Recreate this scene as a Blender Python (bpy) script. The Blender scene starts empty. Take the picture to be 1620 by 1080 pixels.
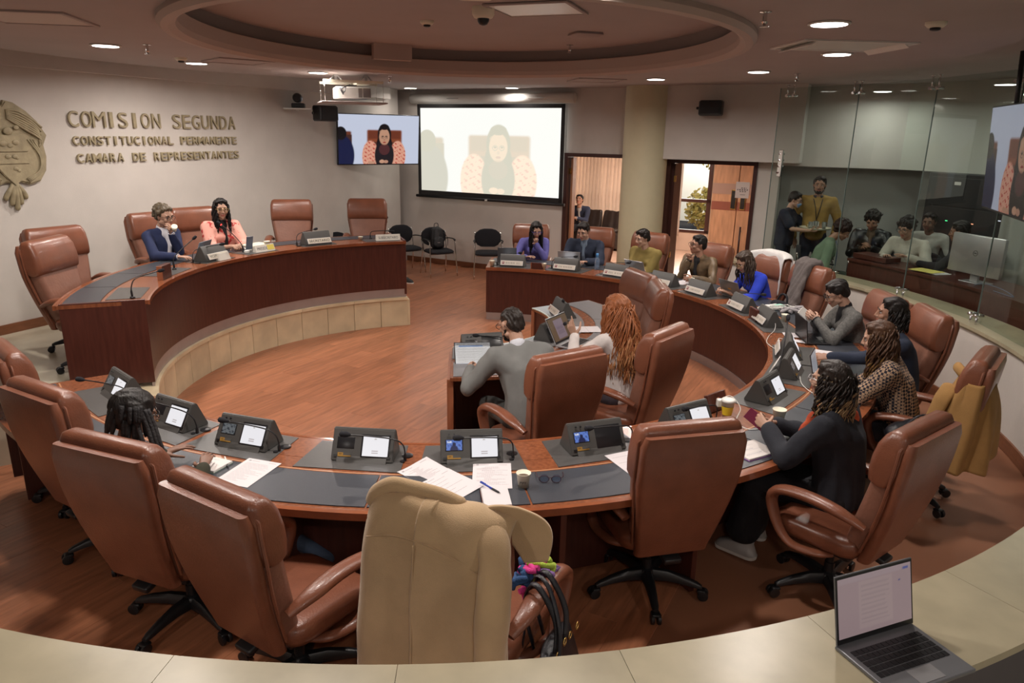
import bpy, bmesh, math, random
import numpy as np
from mathutils import Vector, Matrix, noise as mnoise
PI = math.pi
rnd = random.Random(7)
SC = bpy.context.scene
COL = SC.collection
# ------------------------------------------------------------------ camera, world, light, exposure
CX, CY = -0.568, 6.854                     # centre of the round chamber
def pol(r, th, z=0.0):
    t = math.radians(th); return Vector((CX + r*math.cos(t), CY + r*math.sin(t), z))
cam_d = bpy.data.cameras.new('camera'); cam = bpy.data.objects.new('camera', cam_d); COL.objects.link(cam)
cam_d.sensor_width = 36; cam_d.lens = 1137.56/1620*36; cam_d.clip_end = 200
_p, _r = 0.28155, 0.018259
cp, sp_, cr, sr = math.cos(_p), math.sin(_p), math.cos(_r), math.sin(_r)
Rt = Vector((cr, sr*sp_, sr*cp)); Up = Vector((-sr, cr*sp_, cr*cp)); Fw = Vector((0, cp, -sp_))
M = Matrix((Rt, Up, -Fw)).transposed().to_4x4(); M.translation = Vector((0, 0, 2.5168))
cam.matrix_world = M
SC.camera = cam
SC.view_settings.view_transform = 'Standard'; SC.view_settings.look = 'None'
SC.view_settings.exposure = 0.0; SC.view_settings.gamma = 1.0; SC.view_settings.use_curve_mapping = False
W = bpy.data.worlds.new('world'); SC.world = W; W.use_nodes = True
W.node_tree.nodes['Background'].inputs[0].default_value = (0.80, 0.78, 0.86, 1)
W.node_tree.nodes['Background'].inputs[1].default_value = 0.05
def area(name, loc, size, power, color, rot=(0, 0, 0), shape='DISK', size_y=None, spread=170):
    l = bpy.data.lights.new(name, 'AREA'); l.shape = shape; l.size = size
    if size_y: l.size_y = size_y
    l.energy = power; l.color = color; l.spread = math.radians(spread)
    o = bpy.data.objects.new(name, l); o.location = loc; o.rotation_euler = rot; COL.objects.link(o); return o
CEIL = 3.2
LAMPW = 31.0
WARM = (1.0, 0.905, 0.83)
DOWN = [(3.23, -40, 1), (3.25, -8, 1), (3.42, 23, 1), (3.5, 49, 1), (3.3, 85, 1), (3.18, 126.3, 1), (3.32, 152.4, 1), (3.05, -178.4, 1), (3.2, -150, .8), (3.2, -122, .9), (3.3, -100, 1.1), (3.35, -75, 1.1)]
GALLERY_FILL = [(-2.4, -.2), (.2, -.5), (2.6, .0)]
for x, y in GALLERY_FILL: area('gallery_fill', (x, y, 3.15), .2, 24, WARM)  # added unseen lamps behind the camera, brightening the coat and chair backs
for i, (r, th, k) in enumerate(DOWN):
    p = pol(r, th, CEIL-.03); area('downlight_lamp', p, .2, LAMPW*k, WARM)
DOWN2 = [(1.85, 12.55), (-0.08, 13.0), (-1.9, 13.6)]
for x, y in DOWN2: area('downlight_lamp', (x, y, 3.25-.03), .2, LAMPW*.20, WARM)
# booth lamps and the daylit lobby
BOOTH = [(4.9, 10.2), (5.5, 8.6), (5.3, 6.6)]
for x, y in BOOTH: area('booth_lamp', (x, y, 3.1), .2, 7, (0.93, 0.97, 0.88))
# ------------------------------------------------------------------ materials
MATS = {}
def mat(name, color, rough=.5, metal=0.0, var=0.0, vscale=8.0, bump=0.0, bscale=60.0, spec=.5, emit=None, estr=0.0, stretch=None, var_col=None, trans=0.0, coat=0.0, sheen=0.0, objrand=0.0, alpha=1.0):
    if name in MATS: return MATS[name]
    m = bpy.data.materials.new(name); m.use_nodes = True
    nt = m.node_tree; N = nt.nodes; L = nt.links; b = N['Principled BSDF']
    col = (*color, 1)
    b.inputs['Base Color'].default_value = col
    b.inputs['Roughness'].default_value = rough; b.inputs['Metallic'].default_value = metal
    b.inputs['Specular IOR Level'].default_value = spec
    b.inputs['Coat Weight'].default_value = coat; b.inputs['Coat Roughness'].default_value = .15
    if sheen: b.inputs['Sheen Weight'].default_value = sheen
    if trans: b.inputs['Transmission Weight'].default_value = trans
    b.inputs['Alpha'].default_value = alpha
    if emit: b.inputs['Emission Color'].default_value = (*emit, 1); b.inputs['Emission Strength'].default_value = estr
    tc = N.new('ShaderNodeTexCoord'); mp = N.new('ShaderNodeMapping'); L.new(tc.outputs['Object'], mp.inputs[0])
    if stretch: mp.inputs['Scale'].default_value = stretch
    if var or objrand:
        tx = N.new('ShaderNodeTexNoise'); tx.inputs['Scale'].default_value = vscale; tx.inputs['Detail'].default_value = 6
        L.new(mp.outputs[0], tx.inputs[0])
        mr = N.new('ShaderNodeMapRange'); mr.inputs[1].default_value = .3; mr.inputs[2].default_value = .7
        mr.inputs[3].default_value = 1-var; mr.inputs[4].default_value = 1+var*.6
        L.new(tx.outputs[0], mr.inputs[0])
        mx = N.new('ShaderNodeMix'); mx.data_type = 'RGBA'; mx.blend_type = 'MULTIPLY'; mx.inputs[0].default_value = 1
        mx.inputs[6].default_value = col
        last = mr.outputs[0]
        if objrand:
            oi = N.new('ShaderNodeObjectInfo'); m2 = N.new('ShaderNodeMapRange'); m2.inputs[3].default_value = 1-objrand; m2.inputs[4].default_value = 1+objrand*.5
            L.new(oi.outputs['Random'], m2.inputs[0]); mm = N.new('ShaderNodeMath'); mm.operation = 'MULTIPLY'
            L.new(last, mm.inputs[0]); L.new(m2.outputs[0], mm.inputs[1]); last = mm.outputs[0]
            # shift the grain from piece to piece
            va = N.new('ShaderNodeVectorMath'); va.operation = 'ADD'; L.new(mp.outputs[0], va.inputs[0])
            ms = N.new('ShaderNodeMath'); ms.operation = 'MULTIPLY'; ms.inputs[1].default_value = 37.0; L.new(oi.outputs['Random'], ms.inputs[0])
            L.new(ms.outputs[0], va.inputs[1]); L.new(va.outputs[0], tx.inputs[0])
        if var_col:
            mx2 = N.new('ShaderNodeMix'); mx2.data_type = 'RGBA'; mx2.inputs[6].default_value = col; mx2.inputs[7].default_value = (*var_col, 1)
            L.new(tx.outputs[0], mx2.inputs[0]); L.new(mx2.outputs[2], mx.inputs[6])
        L.new(last, mx.inputs[7]); L.new(mx.outputs[2], b.inputs['Base Color'])
    if bump:
        t2 = N.new('ShaderNodeTexNoise'); t2.inputs['Scale'].default_value = bscale; t2.inputs['Detail'].default_value = 4
        L.new(mp.outputs[0], t2.inputs[0]); bp = N.new('ShaderNodeBump'); bp.inputs['Strength'].default_value = bump; bp.inputs['Distance'].default_value = .01
        L.new(t2.outputs[0], bp.inputs['Height']); L.new(bp.outputs[0], b.inputs['Normal'])
    MATS[name] = m; return m
def glass_mat(name, tint, reflect):
    m = bpy.data.materials.new(name); m.use_nodes = True; nt = m.node_tree; N = nt.nodes; L = nt.links
    N.remove(N['Principled BSDF']); out = N['Material Output']
    g = N.new('ShaderNodeBsdfGlossy'); g.inputs['Roughness'].default_value = .01; g.inputs['Color'].default_value = (.95, 1, .97, 1)
    t = N.new('ShaderNodeBsdfTransparent'); t.inputs['Color'].default_value = (*tint, 1)
    f = N.new('ShaderNodeFresnel'); f.inputs['IOR'].default_value = reflect
    mx = N.new('ShaderNodeMixShader'); ge = N.new('ShaderNodeNewGeometry'); sb = N.new('ShaderNodeMath'); sb.operation = 'SUBTRACT'; sb.inputs[0].default_value = 1; L.new(ge.outputs['Backfacing'], sb.inputs[1]); ml = N.new('ShaderNodeMath'); ml.operation = 'MULTIPLY'; L.new(sb.outputs[0], ml.inputs[0]); L.new(f.outputs[0], ml.inputs[1]); L.new(ml.outputs[0], mx.inputs[0]); L.new(t.outputs[0], mx.inputs[1]); L.new(g.outputs[0], mx.inputs[2])
    L.new(mx.outputs[0], out.inputs['Surface']); MATS[name] = m; return m
def paint_mat(name, strength):
    """colour comes from the mesh's own flat print; strength > 0 for lit screens"""
    m = bpy.data.materials.new(name); m.use_nodes = True; nt = m.node_tree; N = nt.nodes; L = nt.links; b = N['Principled BSDF']
    a = N.new('ShaderNodeVertexColor'); a.layer_name = 'print'
    b.inputs['Roughness'].default_value = .6 if not strength else .25
    if strength:
        b.inputs['Base Color'].default_value = (.01, .01, .012, 1); L.new(a.outputs[0], b.inputs['Emission Color']); b.inputs['Emission Strength'].default_value = strength
    else: L.new(a.outputs[0], b.inputs['Base Color'])
    MATS[name] = m; return m
m_wall = mat('wall_plaster', (.62, .575, .53), .85, var=.05, vscale=3, bump=.12, bscale=90)
m_ceil = mat('ceiling_paint', (.42, .365, .35), .9, var=.04, vscale=2)
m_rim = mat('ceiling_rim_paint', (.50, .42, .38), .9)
m_cove_shade = mat('ceiling_cove_shade', (.27, .235, .225), .9)  # the shade inside the cove is put into this darker colour
m_floor = mat('floor_laminate', (.42, .165, .082), .32, var=.28, vscale=3.2, stretch=(9, 1.0, 1), bump=.02, bscale=20, spec=.45, objrand=.14)
m_sub = mat('floor_seam', (.30, .125, .065), .6)
m_marble = mat('cream_marble', (.42, .37, .25), .30, var=.14, vscale=5, spec=.5, objrand=.08)
m_facing = mat('dais_marble_facing', (.70, .58, .38), .4, var=.16, vscale=4, objrand=.10)
m_marblef = mat('cream_marble_floor', (.52, .47, .36), .25, var=.12, vscale=3)
m_desk = mat('dark_mahogany', (.085, .025, .017), .34, var=.22, vscale=5, stretch=(9, 9, .8), spec=.45)
m_wood = mat('table_cherry', (.235, .078, .034), .26, var=.3, vscale=7, stretch=(6, 6, 1), spec=.5, coat=.08)
m_edge = mat('table_edge_wood', (.26, .08, .033), .16, var=.2, vscale=6, coat=.4)
m_pad = mat('black_leather_pad', (.046, .051, .062), .36, bump=.12, bscale=260, spec=.5)
m_inset = mat('grey_inset', (.078, .076, .074), .35, var=.06, vscale=40)
m_steel = mat('brushed_kickplate', (.42, .37, .36), .38, metal=.55, var=.05)
m_chrome = mat('chrome', (.7, .7, .7), .12, metal=1)
m_leather = mat('brown_leather', (.205, .072, .039), .33, var=.14, vscale=9, bump=.16, bscale=130, spec=.5, coat=.12)
m_leatherd = mat('brown_leather_worn', (.25, .115, .078), .36, var=.14, vscale=7, bump=.25, bscale=40, spec=.5)
m_black = mat('black_plastic', (.012, .012, .014), .38)
m_blackf = mat('black_fabric', (.012, .012, .016), .95, bump=.3, bscale=300)
m_dev = mat('device_grey', (.062, .060, .057), .45)
m_devd = mat('device_dark', (.012, .012, .014), .3)
m_white = mat('white_plastic', (.75, .74, .70), .4)
m_paperw = mat('paper_white', (.78, .76, .76), .8)
m_cup = mat('paper_cup', (.78, .74, .60), .6)
m_alu = mat('laptop_aluminium', (.50, .50, .51), .32, metal=.7)
m_alud = mat('laptop_dark_grey', (.10, .105, .115), .35, metal=.4)
m_tan = mat('tan_relief', (.36, .30, .185), .6, var=.2, vscale=12, bump=.3, bscale=40)
m_bboard = mat('baseboard_wood', (.20, .075, .035), .35, var=.2, stretch=(1, 1, 8))
m_col = mat('column_paint', (.60, .54, .36), .6, var=.03)
m_jamb = mat('door_jamb_dark', (.055, .018, .014), .35)
m_lamp = mat('lamp_glow', (1, 1, 1), .5, emit=(1.0, .95, .90), estr=9)
m_gold = mat('gold_metal', (.65, .45, .15), .25, metal=1)
g_clear = glass_mat('booth_glass', (.85, .88, .86), 1.33)
g_plain = glass_mat('clear_glass', (.94, .96, .95), 1.4)
p_print = paint_mat('flat_print', 0); p_tv = paint_mat('tv_picture', .85); p_proj = paint_mat('projected_picture', 1.2); p_scr = paint_mat('unit_screen_picture', .95); p_dim = paint_mat('dim_screen_picture', .36); p_side = paint_mat('side_tv_picture', .34)
# ------------------------------------------------------------------ mesh helpers
def smooth(me, ang=None):
    for p in me.polygons: p.use_smooth = True
    if ang:
        try: me.set_sharp_from_angle(angle=math.radians(ang))
        except Exception: pass
def link(name, me, mats, parent=None, loc=None, rot=None, sm=None):
    if isinstance(me, bmesh.types.BMesh):
        b = me; me = bpy.data.meshes.new(name); b.normal_update(); b.to_mesh(me); b.free()
    if mats is not None:
        if not isinstance(mats, (list, tuple)): mats = [mats]
        if not me.materials:
            for m in mats: me.materials.append(m)
    if sm: smooth(me, None if sm is True else sm)
    o = bpy.data.objects.new(name, me); COL.objects.link(o)
    if parent is not None: o.parent = parent
    if loc is not None: o.location = loc
    if rot is not None: o.rotation_euler = rot
    return o
def thing(name, label, cat, loc=(0, 0, 0), rz=0.0, group=None, rot=None):
    o = bpy.data.objects.new(name, None); COL.objects.link(o); o.empty_display_size = .1
    o.location = loc; o.rotation_euler = rot if rot else (0, 0, rz)
    o['label'] = label; o['category'] = cat
    if group: o['group'] = group
    return o
def tag(o, label, cat, group=None):
    o['label'] = label; o['category'] = cat
    if group: o['group'] = group
    return o
def struct(o, label=None):
    o['kind'] = 'structure'
    if label: o['label'] = label
    return o
def dup(o, parent=None, label=None):
    c = o.copy(); COL.objects.link(c)
    if parent is not None: c.parent = parent
    for ch in list(o.children): dup(ch, c)
    if label: c['label'] = label
    return c
def B(): return bmesh.new()
def box(bm, c, s, bev=0, seg=2, rot=None, mi=0):
    t = bmesh.new(); bmesh.ops.create_cube(t, size=1.0)
    for v in t.verts: v.co = Vector((v.co.x*s[0], v.co.y*s[1], v.co.z*s[2]))
    if bev: bmesh.ops.bevel(t, geom=list(t.edges), offset=bev, segments=seg, profile=.5, affect='EDGES')
    Mx = Matrix.Translation(Vector(c))
    if rot is not None: Mx = Mx @ (rot.to_4x4() if isinstance(rot, Matrix) else Matrix.Rotation(rot[2], 4, 'Z') @ Matrix.Rotation(rot[1], 4, 'Y') @ Matrix.Rotation(rot[0], 4, 'X'))
    t.transform(Mx); merge(bm, t, mi); return bm
def merge(bm, t, mi=0):
    if mi:
        for f in t.faces: f.material_index = mi
    me = bpy.data.meshes.new('t'); t.to_mesh(me); t.free(); bm.from_mesh(me); bpy.data.meshes.remove(me); return bm
def ring(bm, r0, r1, z0, z1, a0, a1, n=None, mi=0, center=None):
    """solid annular sector"""
    cx, cy = center if center else (CX, CY)
    if n is None: n = max(2, int(abs(a1-a0)/2.5))
    full = abs(abs(a1-a0)-360) < 1e-6
    rows = []
    for i in range(n + (0 if full else 1)):
        t = math.radians(a0+(a1-a0)*i/n); c, s = math.cos(t), math.sin(t)
        rows.append([bm.verts.new((cx+r*c, cy+r*s, z)) for r, z in ((r0, z0), (r1, z0), (r1, z1), (r0, z1))])
    m = len(rows)
    for i in range(m if full else m-1):
        A, Bq = rows[i], rows[(i+1) % m]
        for k in range(4):
            f = bm.faces.new((A[k], A[(k+1) % 4], Bq[(k+1) % 4], Bq[k])); f.material_index = mi
    if not full:
        for A in (rows[0], rows[-1]):
            f = bm.faces.new(A if A is rows[-1] else A[::-1]); f.material_index = mi
    bmesh.ops.recalc_face_normals(bm, faces=bm.faces); return bm
def tube(bm, pts, rad, seg=8, flat=1.0, cap=True, mi=0, closed=False):
    pts = [Vector(p) for p in pts]; n = len(pts); rads = rad if isinstance(rad, (list, tuple)) else [rad]*n
    prev = None; rows = []
    for i, p in enumerate(pts):
        a = pts[i-1] if i > 0 else (pts[-1] if closed else p); b = pts[i+1] if i < n-1 else (pts[0] if closed else p)
        d = (b-a)
        if d.length < 1e-9: d = Vector((0, 0, 1))
        d.normalize()
        if prev is None: u = d.orthogonal().normalized() if abs(d.z) > .9 else d.cross(Vector((0, 0, 1))).normalized()
        else:
            u = prev - d*prev.dot(d); u = u.normalized() if u.length > 1e-6 else d.orthogonal().normalized()
        prev = u; w = d.cross(u)
        rows.append([bm.verts.new(p+(u*math.cos(2*PI*k/seg)+w*math.sin(2*PI*k/seg)*flat)*rads[i]) for k in range(seg)])
    for i in range(n if closed else n-1):
        A, Bq = rows[i], rows[(i+1) % n]
        for k in range(seg):
            f = bm.faces.new((A[k], A[(k+1) % seg], Bq[(k+1) % seg], Bq[k])); f.material_index = mi; f.smooth = True
    if cap and not closed:
        for R_ in (rows[0][::-1], rows[-1]):
            f = bm.faces.new(R_); f.material_index = mi
    return bm
def lathe(bm, prof, seg=20, loc=(0, 0, 0), mi=0, cap=True, a0=0, a1=360):
    lo = Vector(loc); rows = []
    for r, z in prof: rows.append([bm.verts.new(lo+Vector((max(r, 1e-4)*math.cos(2*PI*k/seg), max(r, 1e-4)*math.sin(2*PI*k/seg), z))) for k in range(seg)])
    for A, Bq in zip(rows, rows[1:]):
        for k in range(seg):
            f = bm.faces.new((A[k], A[(k+1) % seg], Bq[(k+1) % seg], Bq[k])); f.material_index = mi; f.smooth = True
    if cap:
        bm.faces.new(rows[0][::-1]).material_index = mi; bm.faces.new(rows[-1]).material_index = mi
    return bm
def bez(p, n=8):
    """smooth polyline through points (catmull-rom)"""
    p = [Vector(q) for q in p]; out = []
    P = [p[0]*2-p[1]]+p+[p[-1]*2-p[-2]]
    for i in range(1, len(P)-2):
        for k in range(n):
            t = k/n; a, b, c, d = P[i-1], P[i], P[i+1], P[i+2]
            out.append(.5*((2*b)+(c-a)*t+(2*a-5*b+4*c-d)*t*t+(3*b-a-3*c+d)*t**3))
    out.append(p[-1]); return out
def prism(bm, poly, z0, z1, mi=0, M=None):
    a = [Vector((x, y, z0)) for x, y in poly]; b = [Vector((x, y, z1)) for x, y in poly]
    if M is not None: a = [M @ v for v in a]; b = [M @ v for v in b]
    a = [bm.verts.new(v) for v in a]; b = [bm.verts.new(v) for v in b]; n = len(a); fs = []
    for i in range(n): fs.append(bm.faces.new((a[i], a[(i+1) % n], b[(i+1) % n], b[i])))
    fs.append(bm.faces.new(a[::-1])); fs.append(bm.faces.new(b))
    for f in fs: f.material_index = mi
    bmesh.ops.recalc_face_normals(bm, faces=fs); return bm
def sweep_rr(bm, rows, seg=6, mi=0):
    """loft rounded rectangles: rows of (centre, half width, half depth, corner radius, up-axis tilt) in local x/y plane tilted about x"""
    vr = []
    for (c, hw, hd, rad, tilt) in rows:
        c = Vector(c); R_ = Matrix.Rotation(tilt, 3, 'X'); pts = []
        rad = min(rad, hw*.98, hd*.98)
        for q, (sx, sy) in enumerate(((1, 1), (-1, 1), (-1, -1), (1, -1))):
            for k in range(seg+1):
                a = PI/2*q+PI/2*k/seg
                pts.append(c+R_ @ Vector((sx*(hw-rad)+rad*math.cos(a), sy*(hd-rad)+rad*math.sin(a), 0)))
        vr.append([bm.verts.new(p) for p in pts])
    n = len(vr[0])
    for A, Bq in zip(vr, vr[1:]):
        for k in range(n):
            f = bm.faces.new((A[k], A[(k+1) % n], Bq[(k+1) % n], Bq[k])); f.material_index = mi
    bm.faces.new(vr[0][::-1]).material_index = mi; bm.faces.new(vr[-1]).material_index = mi
    bmesh.ops.recalc_face_normals(bm, faces=bm.faces); return bm
# --- flat print: a fine grid carrying its own colours
def printed(name, w, h, nx, ny, fn, m, parent=None, **kw):
    """grid in local x (width) / z (height) facing -y; fn(u, v) -> rgb arrays, u right, v up"""
    u, v = np.meshgrid(np.linspace(0, 1, nx+1), np.linspace(0, 1, ny+1)); co = np.zeros((u.size, 3))
    co[:, 0] = (u.ravel()-.5)*w; co[:, 2] = (v.ravel()-.5)*h
    idx = np.arange(u.size).reshape(ny+1, nx+1)
    f = np.stack([idx[:-1, :-1], idx[:-1, 1:], idx[1:, 1:], idx[1:, :-1]], -1).reshape(-1, 4)
    me = bpy.data.meshes.new(name); me.from_pydata(co.tolist(), [], f.tolist())
    c = np.ones((u.size, 4)); c[:, :3] = np.clip(fn(u.ravel(), v.ravel()), 0, 1)
    at = me.color_attributes.new('print', 'FLOAT_COLOR', 'POINT'); at.data.foreach_set('color', c.ravel())
    return link(name, me, m, parent, **kw)
def S2L(c): c = np.array(c, float)/255.; return np.where(c <= .04045, c/12.92, ((c+.055)/1.055)**2.4)
def over(img, mask, col):
    mask = np.clip(mask, 0, 1)[:, None]; return img*(1-mask)+S2L(col)*mask
def ell(u, v, cx, cy, rx, ry, soft=.15): return np.clip((1-((u-cx)/rx)**2-((v-cy)/ry)**2)/soft, 0, 1)
def rect(u, v, x0, x1, y0, y1, s=.01): return np.clip((u-x0)/s, 0, 1)*np.clip((x1-u)/s, 0, 1)*np.clip((v-y0)/s, 0, 1)*np.clip((y1-v)/s, 0, 1)
def rrect(u, v, x0, x1, y0, y1, r=.08, s=.02):
    cx, cy, hx, hy = (x0+x1)/2, (y0+y1)/2, (x1-x0)/2, (y1-y0)/2
    qx = np.maximum(np.abs(u-cx)-hx+r, 0); qy = np.maximum(np.abs(v-cy)-hy+r*1.6, 0)
    return np.clip((1-np.sqrt((qx/r)**2+(qy/(r*1.6))**2))/s*r, 0, 1)
def nz(u, v, sc, seed=0):
    return np.sin(u*sc+seed)*np.sin(v*sc*1.3+seed*2.1)+.6*np.sin(u*sc*2.3+v*sc*1.1+seed*3)+.4*np.sin(v*sc*3.1-u*sc*2.7+seed)
def session_picture(u, v):
    im = np.zeros((u.size, 3))+S2L((205, 212, 232))
    im = over(im, rrect(u, v, -.2, .165, -.3, .68, .03), (112, 58, 40)); im = over(im, rect(u, v, -.1, .165, -.1, .60), (72, 42, 34))
    im = over(im, ell(u, v, .04, .18, .155, .42), (20, 28, 66)); im = over(im, ell(u, v, .03, .62, .07, .14), (14, 12, 16))
    im = over(im, rrect(u, v, .335, .79, -.2, .715, .03), (140, 72, 46)); im = over(im, rrect(u, v, .35, .775, .5, .70, .02), (112, 54, 36)); im = over(im, rect(u, v, .35, .78, -.1, .46), (96, 52, 40))
    im = over(im, ell(u, v, .56, .60, .088, .235), (22, 17, 20)); im = over(im, ell(u, v, .56, .36, .105, .30), (22, 17, 20))
    for sx, c0 in ((-1, .385), (1, .73)):
        im = over(im, ell(u, v, c0, .16, .105, .33), (228, 165, 140))
        n_ = nz(u, v, 60, 2+sx); mk = ell(u, v, c0, .16, .105, .33)*(n_ > .75); im = over(im, mk, (186, 62, 56))
    im = over(im, ell(u, v, .56, .18, .125, .34), (30, 26, 32)); im = over(im, ell(u, v, .56, .56, .068, .175), (196, 148, 120))
    im = over(im, ell(u, v, .555, .66, .06, .05)*.5, (196, 150, 124)); im = over(im, ell(u, v, .56, .76, .06, .06), (22, 17, 20)); im = over(im, ell(u, v, .56, .30, .07, .12)*.4, (120, 60, 60))
    for e in (.537, .585):
        im = over(im, ell(u, v, e, .555, .02, .034)*(1-ell(u, v, e, .555, .016, .026)), (90, 80, 78)); im = over(im, ell(u, v, e, .562, .01, .012), (40, 28, 26))
    im = over(im, ell(u, v, .56, .50, .011, .02)*.6, (150, 104, 84)); im = over(im, ell(u, v, .56, .445, .02, .014), (150, 50, 48))
    im = over(im, ell(u, v, .53, .05, .035, .04), (204, 156, 128)); im = over(im, ell(u, v, .58, .045, .03, .035), (190, 142, 118)); im = over(im, ell(u, v, .40, .03, .05, .03), (200, 150, 124))
    return im
def text_page(seed=1, ink=(118, 114, 122), bg=(212, 206, 208), table=False, logo=True, lines=16):
    def fn(u, v):
        im = np.zeros((u.size, 3))+S2L(bg); r = random.Random(seed)
        if logo: im = over(im, rect(u, v, .08, .16, .90, .95)*.7, (90, 90, 96)); im = over(im, rect(u, v, .18, .42, .91, .94)*.5, ink); im = over(im, rect(u, v, .68, .9, .915, .945)*.5, ink)
        for k in range(lines):
            y = .84-k*.72/lines; x1 = r.uniform(.45, .92); x0 = .1 if not table else r.choice((.1, .22, .3))
            m_ = rect(u, v, x0, x1, y-.017, y+.003)*(.35+.5*(np.sin(u*120+k*7+seed) > -.3))
            im = over(im, m_, ink)
        return im
    return fn
def mark(bm_, **k): pass
FONT = bpy.data.fonts.load('<builtin>') if '<builtin>' in bpy.data.fonts else None
_tsc = bpy.data.scenes.new('work')
def evaluated_mesh(o):
    """mesh of a temporary object after its modifiers; the object is thrown away"""
    _tsc.collection.objects.link(o); vl = _tsc.view_layers[0]; vl.update(); dg = vl.depsgraph
    me = bpy.data.meshes.new_from_object(o.evaluated_get(dg)); _tsc.collection.objects.unlink(o); bpy.data.objects.remove(o); return me
def letters(txt, size, depth, bev=0.0, bold=0.0):
    c = bpy.data.curves.new('t', 'FONT'); c.body = txt; c.size = size; c.extrude = depth; c.bevel_depth = bev; c.offset = bold; c.resolution_u = 4
    return evaluated_mesh(bpy.data.objects.new('t', c))
def fit_text(me, x0, x1, h):
    """scale a text mesh so that it spans x0..x1 and has height h"""
    co = np.array([v.co[:] for v in me.vertices]); a, b = co.min(0), co.max(0)
    for v in me.vertices:
        v.co.x = x0+(v.co.x-a[0])/(b[0]-a[0])*(x1-x0); v.co.y = (v.co.y-a[1])/(b[1]-a[1])*h
    return me
# ================================================================== STRUCTURE
D_ = Vector((math.cos(math.radians(28)), -math.sin(math.radians(28)), 0)); NB = Vector((-D_.y, D_.x, 0)); P0 = Vector((-.39, 13.6, 0))
def wp(s, off=0.0, z=0.0): return P0+D_*s+NB*off+Vector((0, 0, z))     # off > 0 is behind the screen wall
WROT = Matrix((D_, NB, Vector((0, 0, 1)))).transposed(); RZW = math.atan2(D_.y, D_.x)
def wbox(bm, s0, s1, o0, o1, z0, z1, bev=0, mi=0):
    return box(bm, wp((s0+s1)/2, (o0+o1)/2, (z0+z1)/2), (s1-s0, o1-o0, z1-z0), bev, rot=WROT, mi=mi)
# floor: laminate planks laid towards the screen wall
bm = B(); box(bm, (0, 7, -.03), (16, 20, .04)); floor = struct(link('floor', bm, m_sub))
bm = B(); box(bm, (0, 0, -.004), (.1992, 1.5985, .012), .0008, 1); pl_me = None
plk0 = link('plank', bm, m_floor, floor); plk0.hide_render = False
cand = []
ax = math.radians(90-28)
row = 0
for i in range(-30, 30):
    off = (i % 3)*.53
    for j in range(-6, 12):
        p = P0-NB*0.3+D_*(i*.2)-NB*(j*1.6+off)+NB*1.0
        if (p-pol(0, 0)).length < 5.0 or (p.y > 9 and abs((p-P0).dot(D_)) < 3.2 and -5 < (p-P0).dot(NB) < .6):
            cand.append((p.x, p.y))
cand.sort(key=lambda q: q[1])
first = True
inpl = [c for c in cand if c[1] > 1.9]
# those below the dais are never seen
inpl = [c for c in inpl if not ((Vector((c[0]-CX, c[1]-CY))).length > 3.6 and c[0] < -2.2 and 5.2 < c[1] < 10.5)]
for x, y in inpl[:300]:
    o = plk0 if first else plk0.copy()
    if not first: COL.objects.link(o); o.parent = floor
    first = False
    o.location = (x, y, -.002+.0004*rnd.random()); o.rotation_euler = (0, 0, RZW)
rest = inpl[300:]
if rest:
    bm = B()
    for x, y in rest: box(bm, (x, y, -.006), (.196, 1.595, .012), rot=(0, 0, RZW))
    o = link('far_planks', bm, m_floor, floor); o['kind'] = 'stuff'
# ceilings: a lower round disc with an oval recess, then the outer ceiling
EC, ERX, ERY = (-.40, 6.27), 2.06, 2.58
bm = B(); n = 96; up = 3.42
def ell_ring(bm, rx0, ry0, z0, rx1, ry1, z1, mi=0, c=EC, ce=None):
    a = []; b = []; ce = ce or c
    for k in range(n):
        t = 2*PI*k/n; a.append(bm.verts.new((c[0]+rx0*math.cos(t), c[1]+ry0*math.sin(t), z0))); b.append(bm.verts.new((ce[0]+rx1*math.cos(t), ce[1]+ry1*math.sin(t), z1)))
    for k in range(n):
        f = bm.faces.new((a[k], a[(k+1) % n], b[(k+1) % n], b[k])); f.material_index = mi; f.smooth = True
ell_ring(bm, ERX+.12, ERY+.12, CEIL, 4.32, 4.32, CEIL, 0, EC, (CX, CY))
ell_ring(bm, 4.32, 4.32, CEIL, 4.32, 4.32, CEIL+.12, 0, (CX, CY)); ell_ring(bm, ERX+.12, ERY+.12, CEIL, ERX+.12, ERY+.12, CEIL+.1, 0)
bmesh.ops.recalc_face_normals(bm, faces=bm.faces); struct(link('ceiling', bm, m_ceil))
bm = B(); w = .055; zc = CEIL-.01
pr = [(.12, CEIL+.01), (.125, CEIL-.03), (.10, CEIL-.06), (.05, CEIL-.065), (.01, CEIL-.04), (0, CEIL), (0, CEIL+.10), (.03, CEIL+.11)]
for (a, za), (b_, zb) in zip(pr, pr[1:]): ell_ring(bm, ERX+a, ERY+a, za, ERX+b_, ERY+b_, zb)
o = struct(link('trim_1', bm, m_rim), 'pale rounded rim around the oval ceiling recess'); smooth(o.data)
bm = B(); ell_ring(bm, ERX+.05, ERY+.05, CEIL+.09, ERX+.05, ERY+.05, up); struct(link('trim_2', bm, m_cove_shade), 'cove band with painted shade inside the oval ceiling recess')
bm = B(); a = [bm.verts.new((EC[0]+(ERX+.1)*math.cos(2*PI*k/n), EC[1]+(ERY+.1)*math.sin(2*PI*k/n), up)) for k in range(n)]; bm.faces.new(a[::-1])
struct(link('ceiling_recess', bm, m_ceil), 'upper ceiling inside the oval recess')
bm = B(); box(bm, (-1.36, 8.36, CEIL+.16), (.42, .10, .2), rot=(0, 0, math.radians(24))); struct(link('trim_8', bm, m_rim), 'pale block closing the cove above the projector lift')
bm = B(); box(bm, (0, 7.5, 3.28), (24, 26, .04)); 
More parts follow.
